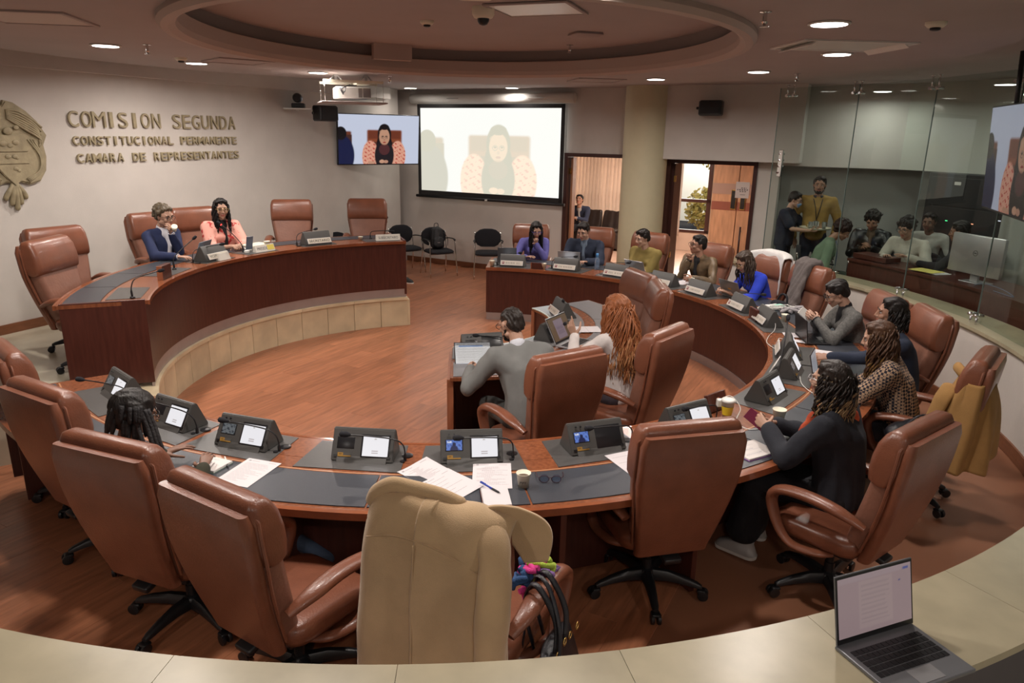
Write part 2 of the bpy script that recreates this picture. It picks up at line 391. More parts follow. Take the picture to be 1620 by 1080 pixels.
# cut away over the recess: ring instead of slab
bm.free(); bm = B(); ell_ring(bm, 4.25, 4.25, 3.27, 14, 14, 3.27, 0, (CX, CY)); struct(link('ceiling_outer', bm, m_ceil), 'outer ceiling beyond the round lower disc')
# left wall with lettering (plane) ---------------------------------------------------
LD = Vector((math.cos(math.radians(66)), math.sin(math.radians(66)), 0)); LN = Vector((LD.y, -LD.x, 0)); L0 = Vector((-5.2, 7.6, 0))
LROT = Matrix((LD, -LN, Vector((0, 0, 1)))).transposed(); RZL = math.radians(66)
def lp(s, off=0.0, z=0.0): return L0+LD*s+LN*off+Vector((0, 0, z))     # off > 0 is towards the room
def lbox(bm, s0, s1, o0, o1, z0, z1, bev=0): return box(bm, lp((s0+s1)/2, (o0+o1)/2, (z0+z1)/2), (s1-s0, abs(o1-o0), z1-z0), bev, rot=LROT)
bm = B(); lbox(bm, -7, 7.0, -.2, 0, 0, 3.3); struct(link('wall_left', bm, m_wall))
bm = B(); lbox(bm, -7, 6.85, 0, .13, 3.08, 3.3); struct(link('trim_3', bm, m_wall), 'plain band along the top of the lettered wall')
bm = B(); lbox(bm, -7, 4.4, 0, .02, .39, .49); struct(link('baseboard_left', bm, m_bboard))
# corner pier between the two walls
bm = B(); box(bm, (-2.52, 14.2, 1.65), (.42, .42, 3.3), rot=(0, 0, RZL)); struct(link('trim_4', bm, m_wall), 'plain pier in the corner beside the projection screen')
# screen wall ------------------------------------------------------------------------
bm = B(); wbox(bm, -3.2, 1.44, 0, .2, 0, 3.3); wbox(bm, 1.40, 2.9, 0, .2, 2.19, 3.3); wbox(bm, 2.9, 3.25, 0, .2, 0, 3.3); wbox(bm, 3.25, 4.67, 0, .2, 2.15, 3.3); wbox(bm, 4.67, 5.0, 0, .2, 0, 3.3); wbox(bm, 5.0, 7.6, 0, .2, 2.12, 3.3)
struct(link('wall_back', bm, m_wall))
bm = B(); wbox(bm, 5.0, 9.0, .30, .42, 0, 2.2); wbox(bm, 4.95, 5.0, .2, .5, 0, 2.2); struct(link('wall_booth_recess', bm, mat('booth_wall_recess', (.30, .31, .29), .8)), 'grey recess in the lower booth wall behind the standing pair')
bm = B(); wbox(bm, 3.1, 5.3, -.32, 0, 2.17, 3.27); struct(link('trim_5', bm, m_wall), 'deep plain soffit above the right hand doorway')
bm = B(); wbox(bm, -2.0, 1.36, -.015, 0, 0, .10); struct(link('baseboard_back', bm, m_bboard))
bm = B(); lathe(bm, [(.36, 0), (.36, 3.28)], 40, (2.1, 12.05, 0), cap=False); struct(link('column', bm, m_col), 'round cream column between the two doorways')
# door frames
def door_frame(nm, s0, s1, z1, lab):
    bm = B(); 
    wbox(bm, s0, s0+.07, -.03, .23, 0, z1); wbox(bm, s1-.06, s1, -.03, .23, 0, z1); wbox(bm, s0, s1, -.03, .23, z1, z1+.06)
    o = struct(link(nm, bm, m_jamb), lab); return o
d1 = door_frame('door_1', 1.42, 2.92, 2.15, 'dark framed doorway left of the column')
d2 = door_frame('door_2', 3.24, 4.68, 2.10, 'dark framed doorway right of the column')
m_leaf = mat('door_leaf_veneer', (.42, .20, .11), .35, var=.2, stretch=(5, 5, 1), vscale=4)
bm = B(); wbox(bm, 1.50, 1.54, .1, .24, .02, 2.13); link('door_leaf', bm, m_leaf, d1)
bm = B(); wbox(bm, 1.49, 1.52, .05, .1, .55, .65); wbox(bm, 1.49, 1.52, .05, .1, 1.85, 1.95); link('hinge', bm, m_gold, d1)
bm = B(); wbox(bm, 3.31, 3.36, .1, .50, .02, 2.09); link('door_leaf', bm, m_jamb, d2)
bm = B(); wbox(bm, 3.36, 3.39, .06, .1, .55, .65); wbox(bm, 3.36, 3.39, .06, .1, 1.8, 1.9); link('hinge', bm, m_gold, d2)
bm = B(); wbox(bm, 3.95, 4.60, .12, .13, .10, 2.08); link('glass_leaf', bm, g_plain, d2)
bm = B(); wbox(bm, 3.95, 4.60, .10, .15, .0, .10); link('bottom_rail', bm, m_jamb, d2)
bm = B(); tube(bm, [wp(4.50, .04, .5), wp(4.50, .04, 1.15)], .015, 8); tube(bm, [wp(4.50, .04, .58), wp(4.50, .12, .58)], .009, 6); tube(bm, [wp(4.50, .04, 1.07), wp(4.50, .12, 1.07)], .009, 6)
link('door_handle', bm, m_jamb, d2)
# notice taped on the glass
def notice_fn(u, v):
    im = np.zeros((u.size, 3))+S2L((232, 214, 205))
    for y, a, b_ in ((.62, .35, .8), (.52, .12, .9), (.42, .3, .85)): im = over(im, rect(u, v, a, b_, y-.035, y+.03)*(np.sin(u*140+y*50) > -.5), (90, 70, 66))
    return over(im, rect(u, v, .35, .75, .2, .23), (150, 130, 120))
o = printed('paper_notice', .21, .25, 28, 28, notice_fn, p_print); o.location = wp(4.46, .10, 1.72); o.rotation_euler = (0, 0, RZW); tag(o, 'white paper notice taped to the glass door leaf', 'notice')
# lobby ------------------------------------------------------------------------------
m_lobwall = mat('lobby_wall', (.62, .46, .36), .8); m_lobfloor = mat('lobby_floor', (.62, .42, .32), .22, var=.1)
bm = B(); wbox(bm, -2.5, 7.5, .2, 7.5, -.035, -.004); struct(link('floor_lobby', bm, m_lobfloor), 'glossy pinkish lobby floor beyond the doors')
LB = 4.6
bm = B(); wbox(bm, -2.6, -.75, LB, LB+.12, 0, 2.7); wbox(bm, -.75, 1.95, LB, LB+.12, 2.2, 2.7); wbox(bm, -.75, 2.95, LB, LB+.12, 0, .42); wbox(bm, 2.93, 6.5, LB, LB+.12, 0, 2.7); wbox(bm, 1.9, 2.95, LB, LB+.12, 2.25, 2.7)
struct(link('wall_lobby', bm, m_lobwall))
bm = B(); wbox(bm, -2.6, -2.5, .2, LB, 0, 2.7); wbox(bm, 6.4, 6.5, .45, LB, 0, 2.7); struct(link('wall_lobby_side', bm, m_lobwall))
bm = B(); wbox(bm, -2.6, 6.5, .2, LB+.1, 2.6, 2.7); struct(link('ceiling_lobby', bm, m_ceil))
wf = thing('lobby_window', 'tall lobby window with dark bars seen through the right doorway', 'window', wp(2.3, LB, .42)); wf['kind'] = 'structure'
inv = Matrix.Translation(-wf.location)
def in_(bm, o): bm.transform(Matrix.Translation(-Vector(o.location))); return bm
bm = B()
for a, b_, z0, z1 in ((-.75, -.70, .42, 2.2), (.55, .6, .42, 2.2), (1.86, 1.94, .42, 2.3), (2.86, 2.95, .42, 2.3), (-.75, 2.95, .42, .48), (-.75, 2.95, 2.2, 2.28), (-.75, 2.95, 1.10, 1.17)): wbox(bm, a, b_, LB-.02, LB+.06, z0, z1)
link('window_frame', in_(bm, wf), m_jamb, wf)
bm = B(); wbox(bm, -.75, 2.92, LB+.03, LB+.04, .45, 2.25); link('pane', in_(bm, wf), g_plain, wf)
# blinds: separate vertical vanes
m_vane = mat('blind_vane', (.82, .64, .52), .8, var=.05, objrand=.22)  # random darker tone per vane imitates alternating shading
bl = thing('vertical_blind', 'peach vertical blind hanging in front of the lobby window', 'blind', wp(.3, LB-.15, 2.25))
bm = B(); box(bm, (0, 0, 0), (.095, .006, 1.9), rot=(0, 0, .5)); v0 = link('vane', bm, m_vane, bl)
ss = [-.85+.088*i for i in range(26)]+[1.80+.1*i for i in range(6)]
for i, s in enumerate(ss):
    o = v0 if i == 0 else v0.copy()
    if i: COL.objects.link(o); o.parent = bl
    o.location = wp(s, LB-.15, 1.28)-bl.location; o.rotation_euler = (0, 0, RZW+(0 if s < 1.4 else .9))
bm = B(); wbox(bm, -.9, 2.2, LB-.19, LB-.11, 2.22, 2.28); link('head_rail', in_(bm, bl), m_white, bl)
# wooden double doors of the lobby with long pulls
m_lobdoor = mat('lobby_door_veneer', (.56, .30, .18), .35, var=.22, vscale=3, stretch=(6, 6, 1)); m_lobband = mat('lobby_door_band', (.27, .085, .06), .35)
ld = struct(link('door_3', B(), None), 'peach veneered double door in the lobby behind the glass leaf')
m_lobgrey = mat('lobby_door_grey_band', (.38, .24, .2), .4)
for s0, s1 in ((2.98, 3.52), (3.54, 4.25)):
    bm = B(); wbox(bm, s0, s1, LB-.06, LB-.01, 0, 2.35); lf = link('door_leaf', bm, m_lobdoor, ld)
    bm = B(); wbox(bm, s0, s1, LB-.068, LB-.06, .98, 1.16); link('band', bm, m_lobband, lf)
    bm = B(); wbox(bm, s0, s1, LB-.068, LB-.06, 1.32, 1.55); link('band', bm, m_lobgrey, lf)
for s in (3.45, 3.65):
    bm = B(); wbox(bm, s-.055, s+.055, LB-.09, LB-.066, 1.0, 1.42, .004); link('door_handle', bm, m_gold, ld)
    bm = B(); wbox(bm, s-.045, s+.045, LB-.1, LB-.085, 1.02, 1.40, .004); link('grip', bm, m_black, ld)
# garden outside the lobby window
m_leafg = mat('garden_leaves', (.30, .38, .10), .8, var=.4, vscale=4, var_col=(.55, .35, .12))
for k, (s, z, r, lab) in enumerate(((2.35, .75, .55, 'low green bush outside the lobby window'), (2.7, 2.3, .9, 'autumn toned tree crown outside the lobby window'))):
    bm = B()
    for i in range(800):
        q = Vector((rnd.gauss(0, 1), rnd.gauss(0, 1), rnd.gauss(0, 1))).normalized()*r*rnd.uniform(.4, 1); d = Vector((rnd.gauss(0, 1), rnd.gauss(0, 1), rnd.gauss(0, 1))).normalized()*.07; e = d.orthogonal()*.5
        vs = [bm.verts.new(q+d), bm.verts.new(q+e), bm.verts.new(q-d), bm.verts.new(q-e)]; bm.faces.new(vs)
    t = thing('garden_tree' if k else 'garden_bush', lab, 'plant', wp(s, LB+2.2+k, z)); o = link('foliage', bm, m_leafg, t); o['kind'] = 'stuff'
    bm = B(); tube(bm, [(0, 0, -z), (.05, 0, -z*.5), (0, .05, 0)], [.06, .05, .03]); link('trunk', bm, m_bboard, t)
m_out = mat('backdrop_paint', (.75, .72, .66), .9)
bm = B(); wbox(bm, -6, 10, LB+6, LB+6.1, 0, 6); struct(link('wall_backdrop', bm, m_out), 'added pale backdrop wall far outside the lobby')  # added wall, made tall and pale for a bright window view
area('lobby_daylight', wp(1.2, LB+1.6, 1.9), 5, 210, (1.0, .93, .86), (math.radians(90), 0, RZW+PI*0), 'RECTANGLE', 2.4, 160)
area('backdrop_daylight', wp(3.5, LB+2.0, 4.5), 4, 1500, (1.0, .97, .92), (math.radians(62), 0, RZW), 'RECTANGLE', 3, 170)  # added lamp lighting the backdrop wall as daylight
area('lobby_ceiling_lamp', wp(2.2, 2.4, 2.55), 1.6, 120, (1.0, .80, .66))
bpy.data.objects['lobby_daylight'].rotation_euler = (math.radians(-90), 0, RZW)
# curved low wall, marble cap and booth glass ----------------------------------------
RW = 4.93
bm = B(); ring(bm, RW, RW+.14, 0, .80, -128, 43, 90); struct(link('wall_right', bm, m_wall))
bm = B(); ring(bm, RW-.018, RW, 0, .11, -128, 43, 90); struct(link('baseboard_right', bm, m_bboard))
cap = struct(link('trim_6', B(), None), 'cream marble coping on the curved low wall')
aa = list(np.arange(-131, 43.1, 8.7)); aa[-1] = 43.3
for i in range(len(aa)-1):
    bm = B(); a0, a1 = aa[i]+.012, aa[i+1]-.012; wcap = .36 if aa[i] < -52 else .40
    ring(bm, RW-.035, RW+wcap, .812, .843, a0, a1, 8); ring(bm, RW-.015, RW+wcap-.03, .79, .812, a0, a1, 8)
    link('marble_slab', bm, m_marble, cap)
bm = B(); ring(bm, RW+.30, RW+.34, .0, .80, -131, -52, 40); struct(link('trim_7', bm, mat('gallery_fascia', (.10, .09, .095), .7)), 'dark outer side of the gallery parapet')
bm = B(); ring(bm, RW+.14, RW+3.6, .25, .30, -128, 44, 60); struct(link('floor_booth', bm, m_marblef), 'raised booth floor behind the curved wall')
bm = B(); ring(bm, RW+.34, RW+5, .06, .10, -135, -45, 40); struct(link('floor_gallery', bm, mat('gallery_carpet', (.05, .045, .05), .95)), 'dark floor behind the marble parapet')
m_booth = mat('booth_wall', (.56, .56, .50), .85); m_boothd = mat('booth_wall_recess', (.30, .31, .29), .8)
bm = B(); ring(bm, RW+2.1, RW+2.6, 2.12, 3.27, -60, 33, 60); struct(link('wall_booth_upper', bm, m_booth), 'pale upper wall of the booth')
bm = B(); ring(bm, RW+2.5, RW+2.7, .3, 2.13, -60, 28.5, 60); struct(link('wall_booth_lower', bm, m_boothd), 'grey recessed lower wall of the booth')
bm = B(); ring(bm, RW+2.0, RW+2.2, .3, 3.27, -60, -4, 30); struct(link('wall_booth_end', bm, m_booth), 'pale wall behind the curtain in the booth')
glass = struct(link('window_1', B(), None), 'frameless curved glass wall of the booth on the marble coping')
GR = 5.02; joints = [37.2, 24.2, 11.8, -1.7, -15.5, -29.5, -43]
for a1, a0 in zip(joints, joints[1:]):
    bm = B(); p, q = pol(GR, a0+.06), pol(GR, a1-.06); d = q-p; Ln = d.length
    box(bm, ((p+q)/2+Vector((0, 0, 2.0))), (Ln, .010, 2.28), rot=(0, 0, math.atan2(d.y, d.x))); link('glass_pane', bm, g_clear, glass)
m_gedge = mat('glass_edge', (.10, .14, .13), .3)
for a in joints:
    bm = B(); p = pol(GR, a); box(bm, p+Vector((0, 0, 2.0)), (.006, .012, 2.28), rot=(0, 0, math.radians(a+90))); link('glass_edge', bm, m_gedge, glass)
bm = B()
def spider(bm, a, z, sgn):
    for da in (-.55, .55):
        p = pol(GR-.03, a+da, z); q = pol(GR-.03, a+da, z+sgn*.13); tube(bm, [p, q], .009, 8); tube(bm, [q+Vector((0, 0, -.004*sgn)), q+Vector((0, 0, .004*sgn))], .022, 10)
        r_ = pol(GR-.06, a+da, z); s_ = pol(GR+.03, a+da, z); tube(bm, [r_, s_], .015, 10); tube(bm, [pol(GR-.03, a+da-.35, z+.02*sgn), pol(GR-.03, a+da+.35, z+.02*sgn)], .006, 6)
for a in joints[1:5]: 
    bm = B(); spider(bm, a, .93, -1); link('glass_clamp', bm, m_chrome, glass)
    bm = B(); spider(bm, a, 3.04, 1); link('glass_clamp', bm, m_chrome, glass)
bm = B(); spider(bm, 35.2, 3.04, 1); link('glass_clamp', bm, m_chrome, glass)
bm = B(); p = pol(GR-.03, 35.6, 2.2); box(bm, p, (.06, .03, .34), .005, rot=(0, 0, math.radians(125)))
for k in range(4): tube(bm, [p+Vector((-.04, 0, -.12+.08*k)), p+Vector((.04, 0, -.12+.08*k))], .012, 8)
link('pivot_hinge', bm, m_chrome, glass)
# dais: marble faced platform ----------------------------------------------------------
DH = .39; DR = 2.69
bm = B(); ring(bm, DR+.03, 5.2, 0, DH-.03, 108.3, 209, 60); ring(bm, DR+.03, 5.2, DH-.03, DH, 108.3, 209, 60)
dais = struct(link('floor_dais', bm, m_marblef), 'raised marble platform under the presiding desk')
aa = np.linspace(108.2, 209, 14)
for a0, a1 in zip(aa, aa[1:]):
    bm = B(); ring(bm, DR+.002, DR+.03, 0, DH-.035, a0+.07, a1-.07, 5); link('stone_panel', bm, m_facing, dais)
for a0, a1 in zip(aa[::2], list(aa[2::2])+[aa[-1]]):
    bm = B(); ring(bm, DR-.025, DR+.2, DH-.033, DH+.002, a0+.04, a1-.04, 12); link('stone_lip', bm, m_facing, dais)
bm = B(); p = pol(4.0, 107.9); box(bm, pol(3.95, 108.0, DH/2-.02), (2.5, .03, DH-.035), rot=(0, 0, math.radians(108.2))); link('stone_panel', bm, m_facing, dais)
# ================================================================== DESKS
def seg_pads(bm_mat, r0, r1, z, a0, a1, step, parent, t=.006, gap=.12):
    n_ = max(1, round((a1-a0)/step)); e = np.linspace(a0, a1, n_+1)
    for x, y in zip(e, e[1:]):
        bm = B(); ring(bm, r0, r1, z, z+t, x+gap, y-gap, max(3, int((y-x)/2))); link('leather_pad', bm, bm_mat, parent)
def inset(a, r0, r1, w0, w1, z, parent, name='inset_plate'):
    bm = B(); t = math.radians(a); M_ = Matrix.Translation((CX, CY, 0)) @ Matrix.Rotation(t, 4, 'Z')
    prism(bm, [(r0, -w0/2), (r1, -w1/2), (r1, w1/2), (r0, w0/2)], z, z+.004, M=M_); link(name, bm, m_inset, parent)
# -- the big horseshoe table
TA0, TA1 = -143.5, 86.3
ht = thing('horseshoe_table', 'long curved wooden delegates table with black leather top facing the open floor', 'table', (CX, CY, 0))
def c_(bm): bm.transform(Matrix.Translation((-CX, -CY, 0))); return bm
def cring(*a, **k):
    bm = B(); ring(bm, *a, **k); return c_(bm)
class Sub:                                     # parts of a ring desk are made around its own centre
    pass
link('tabletop', cring(2.94, 3.74, .715, .742, TA0, TA1, 110), m_wood, ht)
link('edge_band', cring(3.735, 3.765, .705, .745, TA0, TA1, 110), m_edge, ht)
link('edge_band', cring(2.925, 2.945, .70, .744, TA0, TA1, 110), m_edge, ht)
link('inlay_strip', cring(3.335, 3.345, .742, .7435, TA0+.5, TA1-.5, 110), mat('pale_inlay', (.45, .22, .11), .3), ht)
link('front_panel', cring(2.965, 3.0, .10, .715, TA0+.2, TA1-.2, 110), m_desk, ht)
link('back_panel', cring(3.18, 3.21, .0, .715, TA0+.2, TA1-.2, 110), m_desk, ht)
link('kickplate', cring(2.955, 2.975, 0, .10, TA0+.2, TA1-.2, 110), m_steel, ht)
for a in (-140, -118, -101.5, -76.5, -63.5, -46, -22, 0, 22, 44, 66):
    link('support_fin', c_(box(B(), pol(3.42, a, .35), (.46, .035, .70), .003, rot=(0, 0, math.radians(a)))), m_desk, ht)
link('end_panel', c_(box(B(), pol(3.33, TA1-.3, .41), (.74, .03, .61), .003, rot=(0, 0, math.radians(TA1)))), m_desk, ht)
link('end_panel', c_(box(B(), pol(3.33, TA0+.3, .41), (.74, .03, .61), .003, rot=(0, 0, math.radians(TA0)))), m_desk, ht)
for x, y in zip(np.linspace(TA0+.6, TA1-.6, 19), np.linspace(TA0+.6, TA1-.6, 19)[1:]):
    link('leather_pad', cring(3.36, 3.70, .742, .7475, x+.09, y-.09, 6), m_pad, ht)
DEV = [79.6, 65.4, 51.5, 38.2, 27.0, 12.3, .2, -18.4, -28.3, -40.4, -57.4, -70.2, -83.6, -95.6, -108.6, -119.6, -133.2]
for a in DEV:
    bm = B(); M_ = Matrix.Rotation(math.radians(a), 4, 'Z')
    prism(bm, [(2.96, -.26), (3.31, -.30), (3.31, .30), (2.96, .26)], .742, .7465, M=M_); link('inset_plate', bm, m_inset, ht)
for a in (-102, -76.8, -63.8, -89.6):
    bm = B(); M_ = Matrix.Rotation(math.radians(a), 4, 'Z'); prism(bm, [(3.09, -.09), (3.20, -.09), (3.20, .09), (3.09, .09)], .742, .7432, M=M_); link('cable_hatch', bm, m_wood, ht)
# -- small ring desk in the middle
SA0, SA1 = -86.5, 35.5
it = thing('inner_desk', 'small curved desk with grey glass top in the middle of the floor', 'desk', (CX, CY, 0))
link('tabletop', cring(.95, 1.74, .715, .742, SA0, SA1, 50), m_wood, it)
m_gt = mat('grey_glass_top', (.24, .235, .24), .12, spec=.6); m_ge = mat('glass_green_edge', (.62, .70, .62), .15)
link('glass_cover', cring(.955, 1.27, .742, .750, SA0+.3, SA1-.3, 50), m_gt, it)
link('glass_edge', cring(.945, .956, .741, .7505, SA0+.3, SA1-.3, 50), m_ge, it)
for k in range(4):
    x = SA0+.6+k*30.2; link('leather_pad', cring(1.38, 1.715, .742, .748, x+.2, x+30.0, 10), mat('grey_leather_pad', (.17, .17, .18), .35, bump=.1, bscale=250), it)
link('front_panel', cring(.975, 1.005, 0, .715, SA0, SA1, 50), m_desk, it)
m_endw = mat('end_panel_wood', (.33, .12, .06), .3, var=.2, vscale=5, stretch=(5, 5, 1))
link('end_panel', c_(box(B(), pol(1.33, SA0, .357), (.74, .05, .715), .003, rot=(0, 0, math.radians(SA0)))), m_endw, it)
link('end_panel', c_(box(B(), pol(1.33, SA1, .357), (.74, .05, .715), .003, rot=(0, 0, math.radians(SA1)))), m_endw, it)
link('divider_panel', c_(box(B(), pol(1.2, -25, .357), (.42, .03, .70), .003, rot=(0, 0, math.radians(-25)))), m_desk, it)
# -- presiding desk on the dais
PA0, PA1 = 108.4, 203.6; PZ = DH+.75
pd = thing('presiding_desk', 'tall curved dark mahogany desk on the marble platform', 'desk', (CX, CY, DH))
def pring(r0, r1, z0, z1, a0, a1, n_=70):
    bm = cring(r0, r1, z0-DH, z1-DH, a0, a1, n_); return bm
link('tabletop', pring(2.67, 3.33, PZ-.03, PZ, PA0, PA1), m_wood, pd)
link('edge_band', pring(3.325, 3.35, PZ-.035, PZ+.002, PA0, PA1), m_edge, pd); link('edge_band', pring(2.655, 2.673, PZ-.035, PZ+.001, PA0, PA1), m_edge, pd)
link('front_panel', pring(2.69, 2.72, DH+.115, PZ-.03, PA0+.1, PA1-.1), m_desk, pd)
link('kickplate', pring(2.695, 2.715, DH+.003, DH+.115, PA0+.1, PA1-.1), m_steel, pd)
for a, nm in ((PA0+.3, 'r'), (PA1-.3, 'l')):
    t = B(); box(t, pol(3.0, a, .40), (.62, .03, .72), .003, rot=(0, 0, math.radians(a))); link('end_panel', c_(t), m_desk, pd)
e = np.linspace(PA0+.5, PA1-.5, 9)
for x, y in zip(e, e[1:]): link('leather_pad', pring(3.02, 3.29, PZ, PZ+.005, x+.1, y-.1, 8), m_pad, pd)
for a in (196.8, 177, 162, 148.6, 132.0, 114.5):
    bm = B(); prism(bm, [(2.72, -.22), (2.98, -.25), (2.98, .25), (2.72, .22)], PZ-DH, PZ-DH+.004, M=Matrix.Rotation(math.radians(a), 4, 'Z')); link('inset_plate', bm, m_inset, pd)
# ================================================================== EXECUTIVE CHAIRS
def back_y(z): return -.225-.155*(z-.42)/.75-.03*math.sin((z-.42)/.75*PI)
def chair_meshes():
    P = {}
    # rear shell: wide top, narrow foot
    zs = np.linspace(.40, 1.135, 15); hw = lambda t: .205+.075*min(1, (max(0, t-.05)/.62))**.9
    bm = B(); rows = []
    for z in zs:
        t = (z-.40)/.735; w_ = hw(t)-(.0 if t < .95 else .02*(t-.95)/.05)
        rows.append(((0, back_y(z)-.035, z), w_, .034 if t < .97 else .024, .03, -.0))
    sweep_rr(bm, rows, 4); P['backrest'] = bm
    # front cushion
    bm = B(); rows = []
    for z in np.linspace(.44, .90, 8):
        t = (z-.40)/.735; rows.append(((0, back_y(z)+.045, z), hw(t)-.012, .055+.012*math.sin((z-.44)/.46*PI), .04, 0))
    sweep_rr(bm, rows, 4); P['back_cushion'] = bm
    # head roll, rounded over the top
    bm = B(); rows = []
    for k, z in enumerate((.885, .905, .96, 1.03, 1.10, 1.145, 1.168, 1.178)):
        t = (z-.40)/.735; dd = (.045, .066, .076, .078, .072, .058, .04, .018)[k]; yy = back_y(min(z, 1.14))+.045+(.0, .004, .006, .004, -.002, -.008, -.012, -.016)[k]
        rows.append(((0, yy, z), hw(min(t, 1))+(.0, .004, .004, .004, .002, -.008, -.022, -.045)[k], dd, .04 if k < 6 else .02, 0))
    sweep_rr(bm, rows, 5); P['head_roll'] = bm
    bm = B()
    pts = [(-hw((z-.4)/.735)-.002, back_y(z)-.002, z) for z in np.linspace(.46, 1.10, 12)]; top = [(x, back_y(1.135)-.004, 1.135) for x in np.linspace(-.245, .245, 8)]
    pts = pts+top+[(-p[0], p[1], p[2]) for p in pts[::-1]]
    tube(bm, pts, .008, 6); P['piping'] = bm
    bm = B(); rows = []
    for z, w_, d_, r_ in ((.375, .20, .20, .06), (.39, .235, .24, .08), (.42, .25, .255, .09), (.455, .252, .258, .09), (.478, .245, .25, .09), (.49, .225, .23, .09), (.494, .17, .18, .09)):
        rows.append(((0, .02, z), w_, d_, r_, -.04))
    sweep_rr(bm, rows, 5); P['seat'] = bm
    bm = B(); box(bm, (0, 0, .355), (.30, .34, .05), .012)
    box(bm, (0, -.2, .385), (.10, .22, .035), .01, rot=(.25, 0, 0)); P['seat_plate'] = bm
    for sx, k in ((-1, 'armrest_l'), (1, 'armrest_r')):
        bm = B(); x = sx*.295
        pts = bez([(sx*.27, -.27, .63), (x, -.17, .672), (x, -.02, .69), (x, .12, .682), (x, .205, .655), (x, .235, .60), (x, .205, .50), (x, .15, .415), (x-sx*.01, .08, .37), (x-sx*.05, -.03, .362), (x-sx*.12, -.08, .36)], 4)
        n_ = len(pts); rr = [.026+.020*min(1, (i/5)) if i < 6 else (.046 if i < n_*.45 else max(.028, .046-.018*(i-n_*.45)/(n_*.3))) for i in range(n_)]
        tube(bm, pts, rr, 12, .62); P[k] = bm
    bm = B(); lathe(bm, [(.028, .10), (.028, .20), (.022, .20), (.022, .34), (.05, .34), (.05, .35)], 14); lathe(bm, [(.05, .075), (.055, .09), (.05, .125), (.035, .14)], 14); P['gas_lift'] = bm
    bm = B()
    rows = [((0, .03, .115), .034, .026, .012, 0), ]
    # leg runs along +y
    L_ = [(.03, .105, .032, .030), (.12, .112, .027, .026), (.22, .100, .022, .020), (.29, .084, .019, .014), (.315, .075, .014, .009)]
    vr = []
    for y, z, w_, h_ in L_: vr.append([bm.verts.new((sx*w_*kx, y, z+h_*kz)) for sx, kx, kz in ((-1, 1, -1), (-1, 1, .3), (-1, .5, 1), (1, .5, 1), (1, 1, .3), (1, 1, -1))])
    for A, Bq in zip(vr, vr[1:]):
        for k in range(6): bm.faces.new((A[k], A[(k+1) % 6], Bq[(k+1) % 6], Bq[k]))
    bm.faces.new(vr[0]); bm.faces.new(vr[-1][::-1]); bmesh.ops.recalc_face_normals(bm, faces=bm.faces); P['base_leg'] = bm
    bm = B()
    for sx in (-1, 1): tube(bm, [(sx*.008, .325, .03), (sx*.012, .325, .03), (sx*.026, .325, .03), (sx*.028, .325, .03)], [.027, .030, .030, .024], 16)
    lathe(bm, [(.011, .05), (.011, .078)], 8, (0, .305, 0)); box(bm, (0, .315, .052), (.05, .05, .022), .009); P['caster'] = bm
    return P
CM = {}
for k, bm in chair_meshes().items():
    me = bpy.data.meshes.new(k); bm.normal_update(); bm.to_mesh(me); bm.free(); smooth(me, 50); CM[k] = me
for k in ('backrest', 'head_roll', 'piping', 'seat', 'armrest_l', 'armrest_r'): CM[k].materials.append(m_leather)
CM['back_cushion'].materials.append(m_leatherd)
for k in ('seat_plate', 'gas_lift', 'base_leg', 'caster'): CM[k].materials.append(m_black)
def mo(name, me, parent, rz=0.0, loc=(0, 0, 0)):
    o = bpy.data.objects.new(name, me); COL.objects.link(o); o.parent = parent; o.rotation_euler = (0, 0, rz); o.location = loc; return o
def exec_chair(x, y, az, label, z=0.0, base_rot=0.0, group='brown leather executive chairs', tilt=0.0):
    """az: compass azimuth the sitter faces, clockwise from +y"""
    t = thing('executive_chair', label, 'chair', (x, y, z), -math.radians(az), group)
    for k in ('backrest', 'back_cushion', 'head_roll', 'piping', 'seat', 'seat_plate', 'gas_lift'): mo(k, CM[k], t)
    mo('armrest', CM['armrest_l'], t); mo('armrest', CM['armrest_r'], t)
    for k in range(5):
        a = math.radians(base_rot)+k*2*PI/5; l = mo('base_leg', CM['base_leg'], t, a); mo('caster', CM['caster'], l, 0)
    return t
def pch(r, th, az, label, **k):
    p = pol(r, th); return exec_chair(p.x, p.y, az, label, **k)
def toC(th): return -90-th        # azimuth that faces the centre from angle th
